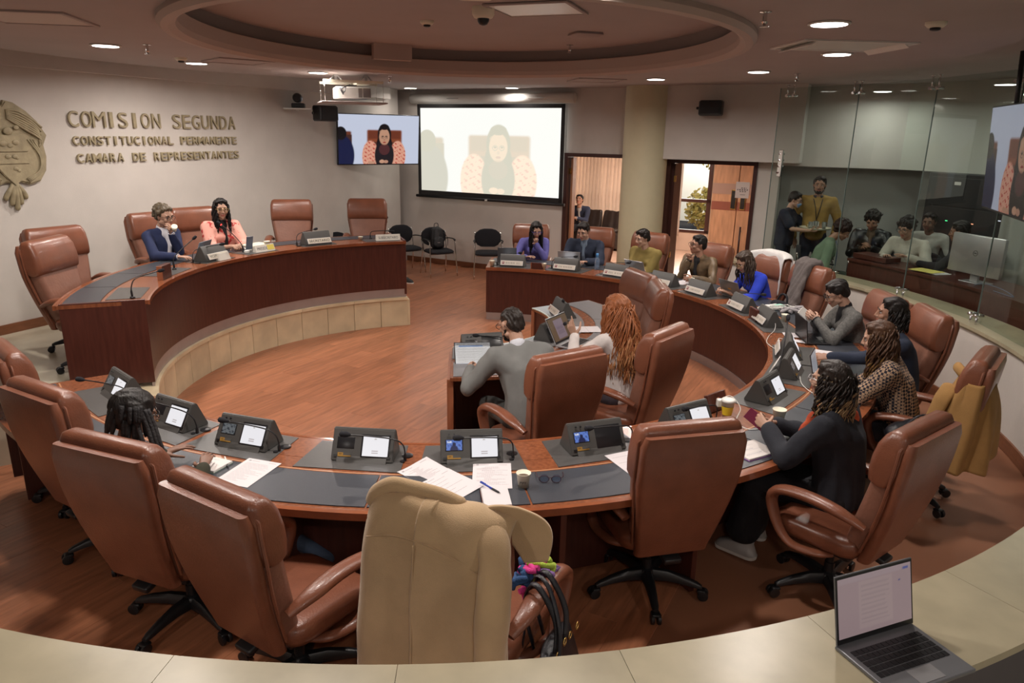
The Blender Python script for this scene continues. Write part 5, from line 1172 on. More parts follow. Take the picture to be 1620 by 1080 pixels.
def lips_m(k): c = SKINS[k]; return mat('lips_'+k, (c[0]*.85, c[1]*.45, c[2]*.5), .45)
def ik(a, b, l1, l2, pole):
    a, b = Vector(a), Vector(b); d = b-a; L_ = d.length; 
    if L_ > (l1+l2)*.999: b = a+d.normalized()*(l1+l2)*.999; d = b-a; L_ = d.length
    x = (l1*l1-l2*l2+L_*L_)/(2*L_); h = math.sqrt(max(l1*l1-x*x, 0)); u = d.normalized(); p = Vector(pole); p = (p-u*p.dot(u)).normalized(); return a+u*x+p*h, b
def basis(y, zhint):
    y = Vector(y).normalized(); z = Vector(zhint); z = (z-y*z.dot(y)); z = z.normalized() if z.length > 1e-4 else y.orthogonal().normalized(); x = y.cross(z); return Matrix((x, y, z)).transposed()
def person(label, x, y, az, z=0.0, seat=.465, lean=.15, head_yaw=0, head_pitch=0, head_roll=0, L=None, R=None, lp='rest', rp='rest', sex='f', skin='light', s=1.0,
           top=(.1, .1, .1), top_m=None, bottom=(.03, .03, .04), bottom_m=None, sleeve='long', stand=False, shoe=(.02, .02, .02), hair=None, glasses=None, legs=True, bulk=1.0, lpalm=(0, 0, 1), rpalm=(0, 0, 1), folds=.004, collar=None, knee=.44, vox=.014, feet=None, twist=0.0, lhold=None, name='person', shirt=None, lpole=None, rpole=None, footin=0.0, beard=None, skirt=False):
    """local frame: faces +y. L/R: wrist targets in local coordinates (left is -x)"""
    t = thing(name, label, 'person', (x, y, z), -math.radians(az), None); J = {}
    hz = (seat+.085) if not stand else .93*s; H = Vector((0, 0 if not stand else 0, hz)); ca, sa = math.cos(lean), math.sin(lean); up_ = Vector((0, sa, ca)); fw = Vector((0, ca, -sa))
    Rz = Matrix.Rotation(twist, 3, 'Z')
    waist = H+Vector((0, sa*.4, 1)).normalized()*.15*s; chest = waist+up_*.185*s; neck = chest+up_*.155*s+fw*.01; 
    shw = (.165 if sex == 'f' else .19)*s*(.5+.5*bulk); SL = chest+up_*.11*s+Rz @ Vector((-shw, 0, 0)); SR = chest+up_*.11*s+Rz @ Vector((shw, 0, 0))
    hp = head_pitch; HR = Matrix.Rotation(-math.radians(head_yaw), 3, 'Z') @ Matrix.Rotation(math.radians(hp), 3, 'X') @ Matrix.Rotation(math.radians(head_roll), 3, 'Y')
    hc = neck+up_*.045*s+Vector((0, .02, .0))+HR @ Vector((0, .02, .125))*s
    HM = Matrix.Translation(hc) @ HR.to_4x4() @ Matrix.Scale(s*1.0, 4)
    ua, fa = .285*s, .255*s; arms = {}
    for sd, S_, T_, pole in (('L', SL, L, lpole or Vector((-.6, -.35, -.6))), ('R', SR, R, rpole or Vector((.6, -.35, -.6)))):
        sx = -1 if sd == 'L' else 1
        T_ = Vector(T_) if T_ is not None else S_+Vector((sx*.06, .05, -.5*s)); E_, W_ = ik(S_, T_, ua, fa, pole); arms[sd] = (S_, E_, W_)
    # body mesh
    sm_ = skin_m(skin); bb = []
    k_ = bulk*s
    bb += [[(H, (.14*k_, .095*k_, .09)), (waist, (.12*k_, .085*k_, .06))], [(waist, (.12*k_, .085*k_, .06)), (chest, (.135*k_, .095*k_, .09))], [(chest, (.135*k_, .09*k_, .08)), (SL, .045*s), (SR, .045*s), (neck, .045*s)]]
    bb.append([(neck, .05*s), (hc-HR @ Vector((0, .03, .04))*s, .045*s)])
    for sd in 'LR':
        S_, E_, W_ = arms[sd]; bb += [[(S_, .044*s), (E_, .036*s)], [(E_, .037*s), (W_, .025*s)]]
    hipL, hipR = H+Vector((-.085*s, 0, -.02)), H+Vector((.085*s, 0, -.02)); sx_ = 1
    if stand: KL, KR = Vector((-.09*s, .02, .49*s)), Vector((.09*s, .02, .49*s)); AL, AR = Vector((-.095*s, -.02, .08)), Vector((.095*s, -.02, .08))
    else:
        kz = seat+.045; KL, KR = Vector((-.12*s, knee, kz)), Vector((.12*s, knee, kz)); AL, AR = Vector((-.13*s, knee-.02-footin, .085)), Vector((.13*s, knee+.03-footin, .085))
        if feet: AL, AR = Vector(feet[0]), Vector(feet[1]); 
    if legs:
        for a, b_, c in ((hipL, KL, AL), (hipR, KR, AR)): bb += [[(a, .075*k_), (b_, .050*s)], [(b_, .052*s), (c, .034*s)]]
    bm = bmesh.new(); me = blob(bb, .013, 4); add_me(bm, me, None, 0); add_me(bm, HEAD[sex], HM)
    for sd, pose, palm in (('L', lp, lpalm), ('R', rp, rpalm)):
        S_, E_, W_ = arms[sd]; d = (W_-E_); pd_ = palm[3:] if len(palm) > 3 else None
        yv = Vector(pd_) if pd_ else d
        Bs = basis(yv, Vector(palm[:3])); Mh = Matrix.Translation(W_) @ Bs.to_4x4() @ Matrix.Diagonal((-s if sd == 'L' else s, s, s, 1)); add_me(bm, HANDS[pose], Mh, 0); arms[sd+'m'] = Mh
    bo = link('body', bm, [sm_, lips_m(skin), m_eyew, m_eyed], t); HC_.append((label, t, hc.copy())); J.update(hc=hc, HM=HM, HR=HR, arms=arms, neck=neck, chest=chest, H=H, waist=waist, SL=SL, SR=SR, up=up_, fw=fw)
    # top
    tm = top_m or mat('cloth_%.3f_%.3f_%.3f' % top, top, .9, var=.12, vscale=14, bump=.25, bscale=220)
    g = .018 if bulk <= 1.05 else .03
    tp_ = [[(H+Vector((0, 0, -.03)), (.155*k_+g*.4, .115*k_+g*.3, .07)), (waist, (.128*k_+g, .095*k_+g, .07))], [(waist, (.128*k_+g, .095*k_+g, .07)), (chest, (.142*k_+g, .105*k_+g, .10))], [(chest, (.140*k_+g, .098*k_+g, .09)), (SL, .050*s+g*.6), (SR, .050*s+g*.6)], [(SL+Vector((0, 0, .015)), .043*s+g*.4), (neck-up_*.015, .058*s+g*.2), (SR+Vector((0, 0, .015)), .043*s+g*.4)]]
    if sex == 'f': tp_.append([(chest+Rz @ Vector((-.065, .085, -.01))*s, .060*s), (chest+Rz @ Vector((.065, .085, -.01))*s, .060*s), (chest, .09*s)])
    for sd in 'LR':
        S_, E_, W_ = arms[sd]; d = (W_-E_).normalized()
        if sleeve == 'long': tp_ += [[(S_, .052*s+g*.7), (E_, .042*s+g*.7)], [(E_, .043*s+g*.7), (W_-d*.015, .031*s+g*.6)]]
        elif sleeve == 'short': tp_ += [[(S_, .054*s+g*.7), (S_.lerp(E_, .72), .052*s+g*.7)]]
        elif sleeve == 'half': tp_ += [[(S_, .054*s+g*.7), (E_, .046*s+g*.8)], [(E_, .046*s+g*.8), (E_.lerp(W_, .25), .046*s+g*.6)]]
    link('top', blob(tp_, vox, 3, folds, 11, seed=len(label)), tm, t)
    if shirt:
        sm2 = mat('shirt_%.2f_%.2f' % shirt[:2], shirt, .8); q = [[(neck+up_*.030*s, .0595*s), (neck-up_*.03*s+fw*.02, .068*s)], [(neck-up_*.02*s+fw*.07*s, .022), (chest+fw*(.118*k_+.012), (.022, .012, .03))]]
        if not stand: q[1].append((waist+fw*(.105*k_+.012), (.03, .012, .03)))
        link('shirt', blob(q, .009, 2), sm2, t)
        for sd in 'LR':
            S_, E_, W_ = arms[sd]; d = (W_-E_).normalized()
            if sleeve == 'long': bm = B(); tube(bm, [W_-d*.03, W_+d*.012], .034*s, 12); link('shirt_cuff', bm, sm2, t, sm=40)
    if collar:
        cm = collar[0] if not isinstance(collar[0], float) else mat('collar_%.2f_%.2f' % collar[:2], collar, .85); bm = B()
        pts = [neck+up_*(.018)*s+Rz @ (Vector((math.sin(a)*.064, math.cos(a)*.060, 0))*s) for a in np.linspace(.45, 2*PI-.45, 13)]; tube(bm, pts, .015*s, 8, 1.3); link('collar', bm, cm, t, sm=60)
    if legs:
        bmx = bottom_m or mat('trouser_%.3f_%.3f_%.3f' % bottom, bottom, .85, var=.12, vscale=12, bump=.2, bscale=200)
        lg = [[(H, (.155*k_, .115*k_, .09)), (hipL, .085*k_), (hipR, .085*k_)]]
        for a, b_, c in ((hipL, KL, AL), (hipR, KR, AR)): lg += [[(a, .090*k_), (b_, .065*s)], [(b_, .066*s), (c+Vector((0, 0, .03)), .050*s)]]
        if skirt: lg += [[(hipL, .09), (hipR, .09), (KL, .08), (KR, .08)], [(KL, .08), (KR, .08), (AL+Vector((0, 0, .1)), .11), (AR+Vector((0, 0, .1)), .11)]]
        link('trousers' if not skirt else 'long_skirt', blob(lg, vox+.002, 3, .004, 9, 3), bmx, t)
        for a in (AL, AR):
            bm = B(); rr = Vector((a.x, a.y, 0)); sweep_rr(bm, [((rr.x, rr.y+.04, .002), .046, .13, .044, 0), ((rr.x, rr.y+.04, .02), .048, .135, .045, 0), ((rr.x, rr.y+.035, .05), .042, .12, .04, 0), ((rr.x, rr.y-.005, .085), .036, .065, .034, 0), ((rr.x, rr.y-.03, .115), .036, .042, .034, 0)], 4); sh = link('shoe', bm, mat('shoe_%.2f_%.2f' % shoe[:2], shoe, .5), t, sm=50)
            bm = B(); sweep_rr(bm, [((rr.x, rr.y+.04, -.003), .049, .136, .046, 0), ((rr.x, rr.y+.04, .017), .050, .138, .046, 0)], 4); link('sole', bm, m_white if shoe[0] > .3 or shoe == (.021, .02, .02) else m_black, sh)
    # glasses, beard
    if glasses:
        bm = specs(None, s, None, .1); 
        for v_ in bm.verts: v_.co += Vector((0, 0, .002))
        bm.transform(HM); link('glasses', bm, mat('frame_%s' % glasses, dict(dark=(.02, .018, .018), gold=(.55, .42, .2), silver=(.6, .6, .62), violet=(.10, .08, .3))[glasses], .3, metal=0 if glasses in ('dark', 'violet') else .9), t)
    if beard:
        pr = [[((-.055, .015, -.062), (.012, .016, .022)), ((-.03, .058, -.096), .014), ((0, .070, -.105), (.018, .014, .014))], [((.055, .015, -.062), (.012, .016, .022)), ((.03, .058, -.096), .014), ((0, .070, -.105), (.018, .014, .014))], [((-.06, .005, -.05), .012), ((-.068, .0, .0), .010)], [((.06, .005, -.05), .012), ((.068, .0, .0), .010)], [((-.022, .088, -.048), .006), ((.022, .088, -.048), .006), ((0, .096, -.046), .006)], [((-.026, .082, -.075), .008), ((0, .085, -.088), .011), ((.026, .082, -.075), .008)]]
        me = blob(pr, .006, 1, .0015, 90); bm = bmesh.new(); add_me(bm, me, HM); link('beard', bm, mat('beard_dark', beard, .9, bump=.6, bscale=300), t)
    if hair: hair_(t, J, s, **hair)
    return t, J
def hair_(t, J, s, kind='short', col=(.012, .009, .008), length=.3, n=60, seed=1, spread=.09, wave=.012, col2=None, side=0.0, vol=1.0, down=None, front=True):
    hm = mat('hair_%s_%.3f_%.3f' % (kind, col[0], col[1]), col, .42, var=.35, vscale=40, stretch=(1, 1, .25), bump=.5, bscale=120, spec=.35)
    hm2 = mat('hair_ends_%.3f_%.3f' % (col2[0], col2[1]), col2, .45, var=.35, vscale=30, spec=.35) if col2 else hm
    HM = J['HM']; r = random.Random(seed); bm = bmesh.new()
    v = vol
    cap = [[((0, -.022, .046), (.083*v, .098*v, .082*v))], [((0, -.07, -.02), (.070*v, .045*v, .05)), ((0, -.045, .02), (.080*v, .07*v, .06))], [((-.055, .03, .082), (.022, .026, .022)), ((.055, .03, .082), (.022, .026, .022)), ((0, .05, .098), (.025, .02, .016)), ((0, -.02, .11), (.05, .04, .02))], [((-.074*v, .012, .035), (.012, .018, .028)), ((-.072*v, -.02, .04), (.014, .04, .05))], [((.074*v, .012, .035), (.012, .018, .028)), ((.072*v, -.02, .04), (.014, .04, .05))]]
    if kind in ('curly', 'shaggy'):
        for k in range(n):
            a = r.uniform(0, 2*PI); e = r.uniform(-.35, 1.45); d = Vector((math.cos(a)*math.cos(e), math.sin(a)*math.cos(e)-.1, math.sin(e)))
            if d.y > .35 and d.z < .55: continue
            c = Vector((0, -.02, .04))+Vector((d.x*.085*v, d.y*.095*v, d.z*.085*v)); rr = r.uniform(.014, .026)*(1 if kind == 'shaggy' else 1.15); cap.append([(c, rr), (c+Vector((r.uniform(-.02, .02), r.uniform(-.02, .02), r.uniform(-.03, .01))), rr*.6)])
    if kind == 'bald_fade': cap = [[((0, -.022, .043), (.0795, .097, .080))], [((0, -.07, -.015), (.066, .040, .045)), ((0, -.045, .02), (.0775, .065, .055))]]
    me = blob(cap, .006, 2, .0022 if kind in ('short', 'long', 'bob', 'dreads') else .004, 60 if kind != 'curly' else 45, seed, fdir=(1, .35, .5)); 
    # keep the face clear
    add_me(bm, me, HM)
    if kind in ('long', 'bob', 'dreads'):
        Hh = HM; down_v = Vector((0, 0, -1)); seg = 9
        n = int(n*2.6)
        for k in range(n):
            # roots spread around the back and sides of the head
            a = r.uniform(-2.35, 2.35)+side*.3; rx = .075*v; root = Vector((math.sin(a)*rx, -math.cos(a)*.088*v-.018 if abs(a) < 1.6 else -math.cos(a)*.06, r.uniform(-.02, .065)))
            if not front and root.y > .02: continue
            p0 = Hh @ root; Lk = length*r.uniform(.72, 1.08)*s*(1 if abs(a) < 1.9 else .85); rad = r.uniform(.0045, .0085)
            outw = (Hh.to_3x3() @ Vector((math.sin(a), -math.cos(a)*.8, 0))).normalized(); pts = []; ph = r.uniform(0, 6); 
            for i in range(seg+1):
                u = i/seg; body_push = min(u*2.2, 1)*spread*(.5 if abs(a) > 1.6 else 1)
                q = p0+outw*body_push*.38+down_v*Lk*u+Vector((math.sin(ph+u*9)*wave, math.cos(ph*1.3+u*8)*wave, 0))
                # stay behind the shoulders / on the chest
                if down: q += Vector(down)*u*u
                pts.append(q)
            tube(bm, pts, [rad*(1-.55*(i/seg)**2) for i in range(seg+1)], 4, mi=0)
            if col2:
                bm.faces.ensure_lookup_table(); nf = len(bm.faces); lo = nf-(4*seg+2)
                for fi in range(lo+4*int(seg*r.uniform(.5, 1.0)), nf): bm.faces[fi].material_index = 1
    for f in bm.faces: f.smooth = True
    return link('hair', bm, [hm, hm2], t)
# ================================================================== PEOPLE
HC_ = []
def pp_(r, th): p = pol(r, th); return p.x, p.y
m_hound = bpy.data.materials.new('houndstooth_cloth'); m_hound.use_nodes = True
def _hound():
    nt = m_hound.node_tree; N = nt.nodes; L = nt.links; b = N['Principled BSDF']; tc = N.new('ShaderNodeTexCoord'); mp = N.new('ShaderNodeMapping'); mp.inputs['Rotation'].default_value = (.5, .7, .6)
    L.new(tc.outputs['Object'], mp.inputs[0]); c = N.new('ShaderNodeTexChecker'); c.inputs['Scale'].default_value = 58; c.inputs['Color1'].default_value = (.36, .24, .155, 1); c.inputs['Color2'].default_value = (.016, .016, .026, 1)
    L.new(mp.outputs[0], c.inputs[0]); L.new(c.outputs[0], b.inputs['Base Color']); b.inputs['Roughness'].default_value = .95
_hound()
def spot_mat(name, c1, c2, scale, thr):
    m = bpy.data.materials.new(name); m.use_nodes = True; nt = m.node_tree; N = nt.nodes; L = nt.links; b = N['Principled BSDF']; tc = N.new('ShaderNodeTexCoord'); x = N.new('ShaderNodeTexNoise'); x.inputs['Scale'].default_value = scale; L.new(tc.outputs['Object'], x.inputs[0]); cr2 = N.new('ShaderNodeValToRGB'); cr2.color_ramp.elements[0].position = thr; cr2.color_ramp.elements[0].color = (*c1, 1); cr2.color_ramp.elements[1].position = thr+.03; cr2.color_ramp.elements[1].color = (*c2, 1); L.new(x.outputs[0], cr2.inputs[0]); L.new(cr2.outputs[0], b.inputs['Base Color']); b.inputs['Roughness'].default_value = .85; return m
m_pink = spot_mat('pink_flowered_cloth', (.78, .38, .31), (.55, .05, .05), 16, .585)
m_jean = mat('denim', (.06, .09, .15), .85, var=.25, vscale=18, bump=.2, bscale=200)
BLK = (.012, .012, .016)
def tgt(t_xy, az, P):       # world point -> local coordinates of a person at t_xy facing az
    a = math.radians(az); d = Vector(P)-Vector((t_xy[0], t_xy[1], 0)); return Vector((d.x*math.cos(a)-d.y*math.sin(a), d.x*math.sin(a)+d.y*math.cos(a), d.z))
TZ = .79
# 1 man in navy suit drinking, platform
xy = pp_(3.55, 161.7)
person('man in a navy suit drinking from a small cup at the presiding desk', *xy, 112, z=DH, sex='m', lean=.10, head_pitch=-10, R=(.20, .46, .80), L=(.04, .235, 1.015), lp='hold', lpalm=(-.1, .9, .1, .35, .25, .6), rpalm=(0, 0, 1), top=(.018, .028, .085), shirt=(.62, .61, .66), hair=dict(kind='curly', col=(.11, .085, .055), n=50, vol=.96), glasses='dark', skin='light', s=.98)
t = thing('paper_cup', 'small white cup at the lips of the man in the navy suit', 'cup', (0, 0, 0)); 
a = math.radians(112); q = Vector(xy+(DH,)); c_loc = Vector((.055, .30, 1.075)); t.location = q+Vector((c_loc.x*math.cos(a)+c_loc.y*math.sin(a), -c_loc.x*math.sin(a)+c_loc.y*math.cos(a), c_loc.z)); t.rotation_euler = (0.6, .5, 0)
bm = B(); lathe(bm, [(.024, -.035), (.032, .035)], 18); link('cup', bm, m_cup, t)
# 2 woman in pink
xy = pp_(3.50, 148.4)
person('woman in a pink flowered blouse over black speaking at the presiding desk', *xy, 134, z=DH, lean=.10, head_yaw=12, head_pitch=-3, L=(-.035, .40, .80), R=(.045, .40, .80), lp='fist', rp='fist', lpalm=(-.5, 0, .8, .6, .8, 0), rpalm=(.5, 0, .8, -.6, .8, .1), top_m=m_pink, sleeve='half', bulk=1.08, shirt=(.012, .011, .013), glasses='gold', skin='light', hair=dict(kind='long', length=.33, n=46, col=(.012, .01, .010), spread=.05))
# 3 man on the lobby sofa
q = wp(.30, 3.55); person('man in a dark blue jacket sitting on the lobby sofa, seen through the left doorway', q.x, q.y, 180+22, sex='m', seat=.42, lean=.50, head_pitch=15, L=(-.03, .50, .74), R=(.05, .50, .74), lp='fist', rp='fist', top=(.02, .028, .06), shirt=(.35, .33, .32), hair=dict(kind='short'), skin='tan', vox=.018)
# 4 violet jumper
xy = pp_(3.98, 77.5)
person('woman in a violet blue jumper leaning her face on her hand', *xy, 172, lean=.30, head_pitch=-22, L=(.02, .335, .985), R=(.16, .36, .80), lp='fist', lpalm=(.1, -.5, .6, .1, .35, .75), rp='rest', top=(.145, .135, .42), glasses='violet', skin='light', hair=dict(kind='long', length=.36, n=50, spread=.05), vox=.014)
# 5 navy jacket man
xy = pp_(4.0, 65.8)
person('man in a navy quilted jacket typing at a silver laptop', *xy, 200, sex='m', lean=.28, head_pitch=-20, head_yaw=8, L=(-.14, .50, .81), R=(.12, .48, .81), lp='type', rp='type', top=(.022, .030, .055), shirt=(.12, .16, .22), hair=dict(kind='short', vol=1.02), skin='light', bulk=1.08, folds=.007, s=1.03)
# 6 olive sweater
xy = pp_(3.88, 51.0)
person('woman in an olive green fluffy sweater with folded arms behind a silver laptop', *xy, 222, lean=.28, head_pitch=-10, head_yaw=18, L=(.08, .34, .80), R=(-.06, .40, .82), lp='rest', rp='rest', lpalm=(0, 0, 1, .9, .2, 0), rpalm=(0, 0, 1, -.9, .3, 0), top=(.235, .175, .05), skin='light', bulk=1.1, hair=dict(kind='short', vol=1.02), folds=.006)
# 7 brown jacket man
xy = pp_(3.90, 38.5)
person('man in a brown jacket and dark glasses with one hand at his mouth', *xy, 232, sex='m', lean=.26, head_pitch=2, head_yaw=26, R=(.02, .285, 1.0), L=(-.16, .42, .81), rp='fist', rpalm=(.1, -.5, .5, -.1, .3, .8), lp='hold', lpalm=(-.9, 0, .2, .1, .9, 0), top_m=mat('brown_jacket', (.145, .095, .05), .45, var=.45, vscale=14, bump=.4, bscale=30), shirt=(.015, .015, .018), glasses='dark', skin='tan', hair=dict(kind='short', vol=1.03), folds=.009, bulk=1.05)
# 8 cobalt blouse
xy = pp_(3.80, 22.3)
t8, J8 = person('woman in a cobalt blue blouse with a round gold earring typing on a grey laptop', *xy, 258, lean=.42, head_pitch=-30, head_yaw=-4, L=(-.10, .50, .805), R=(.10, .46, .805), lp='type', rp='type', top=(.02, .05, .52), sleeve='half', glasses='gold', skin='light', hair=dict(kind='long', length=.30, n=44, col=(.05, .032, .022), front=False))
bm = B(); lathe(bm, [(.026, -.002), (.026, .002)], 18); bm.transform(J8['HM'] @ Matrix.Translation((-.088, .0, -.06)) @ Matrix.Rotation(PI/2, 4, 'Y')); link('earring', bm, m_gold, t8)
bm = B(); lathe(bm, [(.026, -.002), (.026, .002)], 18); bm.transform(J8['HM'] @ Matrix.Translation((.088, .0, -.06)) @ Matrix.Rotation(PI/2, 4, 'Y')); link('earring', bm, m_gold, t8)
# 9 grey blazer
xy = pp_(3.78, -6.6)
_, J9 = person('woman in a grey tweed blazer with short black hair looking down at her phone', *xy, 276, lean=.30, head_pitch=-26, L=(-.07, .40, .93), R=(.03, .39, .91), lp='hold', rp='hold', lpalm=(-.9, .2, .3, .5, .7, .5), rpalm=(.9, .2, .3, -.5, .7, .5), top_m=mat('grey_tweed', (.135, .132, .125), .95, var=.35, vscale=60, bump=.4, bscale=160), shirt=(.012, .012, .014), glasses='dark', skin='light', hair=dict(kind='short', vol=1.04), folds=.006)
# 10 black hair, colourful cuff
xy = pp_(3.98, -19.5)
person('person with shoulder length black hair and an embroidered cuff reaching over an open notebook', *xy, 282, sex='f', lean=.30, head_pitch=0, head_yaw=6, L=(-.12, .62, .83), R=(.10, .42, .80), lp='hold', lpalm=(-.6, 0, .7, .1, 1, 0), rp='rest', top=(.018, .026, .05), skin='tan', bulk=1.05, hair=dict(kind='bob', front=False, length=.15, n=60, spread=.06), s=1.02)
# 11 houndstooth
xy = pp_(3.93, -31.8)
person('long haired woman in a brown and black houndstooth jacket', *xy, 300, lean=.32, head_pitch=-14, L=(-.07, .50, .805), R=(.07, .48, .805), lp='type', rp='type', top_m=m_hound, skin='light', bulk=1.06, hair=dict(kind='long', front=False, length=.36, n=95, col=(.075, .035, .018), col2=(.20, .11, .03), wave=.024, spread=.08, down=(0, .0, 0)), folds=.005)
# 12 black cardigan with red scarf
xy = pp_(3.95, -51.2)
t12, J12 = person('woman in a black cardigan and red scarf holding a phone over an open notebook', *xy, 312, lean=.20, head_pitch=2, head_yaw=3, L=(-.10, .42, .86), R=(.04, .42, .84), lp='hold', rp='hold', lpalm=(-.9, .2, .4, .4, .8, .3), rpalm=(.8, .2, .5, -.5, .8, .2), top=(.016, .018, .026), bottom=(.01, .01, .014), glasses='silver', skin='light', bulk=1.14, vox=.013, hair=dict(kind='bob', front=False, length=.235, n=95, col=(.022, .015, .012), col2=(.30, .20, .10), wave=.02, spread=.075), shoe=(.42, .41, .40), skirt=True, folds=.006, footin=-.05)
# 13 dreadlocks
xy = pp_(3.88, -110.2)
t13, J13 = person('person with black dreadlocks and glasses seen from behind over a chair back', *xy, 26, sex='m', lean=.10, head_pitch=-8, head_yaw=26, L=(-.16, .36, .80), R=(.16, .34, .80), top=(.03, .028, .015), bottom_m=m_jean, skin='brown', glasses='dark', hair=dict(kind='dreads', length=.0, n=0, vol=1.17), knee=.50, s=.95, seat=.45, feet=((.16, .74, .085), (.56, .80, .085)))
# 14 grey suit man
xy = pp_(2.10, -70.8)
person('man in a grey suit reading a tablet at the inner desk', *xy, -26, sex='m', lean=.42, head_pitch=-18, head_yaw=-14, L=(-.27, .44, .80), R=(.12, .40, .80), lp='hold', lpalm=(-.8, 0, .5, .3, .9, .1), top_m=mat('grey_suit', (.175, .178, .172), .9, var=.08, vscale=12, bump=.15, bscale=250), bottom=(.10, .105, .10), shirt=(.60, .62, .68), glasses='dark', beard=(.015, .012, .010), skin='light', hair=dict(kind='bald_fade', col=(.028, .021, .018)), bulk=1.1, folds=.006, s=1.02)
# 15 red hair
xy = pp_(2.05, -45.5)
person('woman with long wavy red hair at the inner desk, one finger raised', *xy, -40, lean=.14, head_pitch=4, head_yaw=-4, L=(-.20, .34, .98), R=(.10, .40, .80), lp='point', lpalm=(-.8, -.2, .2, -.25, .3, .9), top=(.62, .57, .55), bottom=(.045, .035, .045), skin='light', hair=dict(kind='long', length=.52, n=150, col=(.30, .10, .036), col2=(.42, .19, .08), wave=.026, spread=.15, vol=1.12, down=(0, -.07, 0), front=False))
# 16 catering woman, 17 man in mustard sweater, 18 green sweater
BZ = .30
q = (3.80, 10.15)
_, J16 = person('standing woman in a navy uniform and blue face mask carrying a tray', *q, 130, z=BZ, stand=True, s=.89, lean=.06, head_pitch=-14, L=(-.16, .36, 1.02), R=(.14, .38, 1.02), lp='hold', rp='hold', lpalm=(-.2, 0, -1), rpalm=(.2, 0, -1), top=(.014, .018, .035), sleeve='short', bottom=(.014, .018, .035), glasses='dark', skin='light', bulk=1.12, hair=dict(kind='short', vol=1.03))
me = blob([[((0, .088, -.062), (.036, .012, .012)), ((0, .10, -.038), (.036, .016, .014)), ((0, .075, -.088), (.026, .016, .012))], [((-.04, .07, -.05), (.012, .016, .024)), ((0, .1, -.045), (.03, .012, .02))], [((.04, .07, -.05), (.012, .016, .024)), ((0, .1, -.045), (.03, .012, .02))]], .006, 2)
bm = bmesh.new(); add_me(bm, me, J16['HM']); link('face_mask', bm, mat('mask_blue', (.22, .36, .60), .8), _)
q = (4.21, 10.17)
t17, J17 = person('standing bearded man in a mustard sweater with a lanyard badge behind the booth glass', *q, 196, z=BZ, stand=True, sex='m', s=1.01, lean=.02, head_yaw=8, top=(.36, .225, .065), bottom=(.02, .025, .045), beard=(.012, .010, .009), skin='tan', bulk=1.07, hair=dict(kind='short'), collar=(.03, .03, .04))
def lanyard(t, J, s, strap, badge=True, sx=.05, L_=.30):
    bm = B(); f = J['fw']; n0 = J['neck']+J['up']*.01; c = J['chest']; dpt = .155*s
    for k in (-1, 1): tube(bm, bez([n0+Vector((k*.065, -.02, .0)), n0+Vector((k*.06, .055, -.02)), c+f*dpt+Vector((k*.03, 0, .03)), c+f*dpt+Vector((0, .0, .03-L_*.55))], 4), .006, 5, .5)
    link('lanyard_strap', bm, strap, t)
    if badge: bm = B(); p_ = c+f*(dpt+.004)+Vector((0, 0, -L_*.62)); box(bm, p_, (.085, .006, .065), .003); link('badge', bm, m_paperw, t)
lanyard(t17, J17, 1.0, m_devd)
q = (4.06, 9.55)
t18, J18 = person('woman with dark curly hair in a sage green sweater bowing her head in the booth', *q, 112, z=BZ, seat=.40, s=.97, lean=.34, head_pitch=-32, top=(.17, .245, .165), bottom=(.05, .07, .05), skin='tan', bulk=1.12, hair=dict(kind='curly', col=(.028, .012, .010), n=90, vol=1.12))
lanyard(t18, J18, 1.0, mat('strap_blue', (.05, .10, .30), .7), False)
# 19-22 booth people
q = (4.86, 9.79); person('person in a black leather jacket looking at a phone behind the booth desk', *q, 215, z=BZ, sex='m', lean=.16, head_pitch=-24, L=(-.05, .34, .86), R=(.05, .34, .84), lp='hold', rp='hold', lpalm=(-.9, 0, .4, .3, .8, .4), rpalm=(.9, 0, .4, -.3, .8, .4), top_m=mat('black_leather_jacket', (.014, .014, .016), .3, bump=.5, bscale=30), shirt=(.12, .08, .05), skin='tan', hair=dict(kind='shaggy', n=60, vol=1.08), folds=.009)
q = (5.06, 9.09); person('person in a cream hooded sweatshirt leaning over the booth desk', *q, 240, z=BZ, sex='m', lean=.35, head_pitch=-15, L=(-.22, .46, .86), R=(.10, .42, .82), lp='rest', top=(.52, .50, .43), skin='light', hair=dict(kind='curly', n=60, vol=1.1), glasses='dark', bulk=1.1)
q = (5.58, 9.67); person('person in a white hooded top at the back of the booth', *q, 225, z=BZ, sex='m', lean=.25, head_pitch=-5, top=(.5, .5, .46), skin='brown', hair=dict(kind='short'))
q = (5.33, 8.44); person('young man in a black shirt seated at the large silver monitor in the booth', *q, 308, z=BZ, sex='m', lean=.10, head_pitch=-10, L=(-.14, .46, .80), R=(.14, .44, .80), lp='type', rp='type', top=(.012, .012, .016), skin='mid', hair=dict(kind='short', vol=1.02))
# 23 visitor behind the presiding desk
person('person in light checked trousers mostly hidden behind the presiding desk', -2.66, 12.62, 112, lean=.75, head_pitch=-30, seat=.43, top=(.02, .02, .03), bottom_m=spot_mat('checked_cloth', (.62, .52, .46), (.45, .25, .2), 60, .55), skin='light', hair=dict(kind='short'), shoe=(.021, .02, .02), knee=.45, feet=((-.1, .70, .085), (.05, .86, .085)))
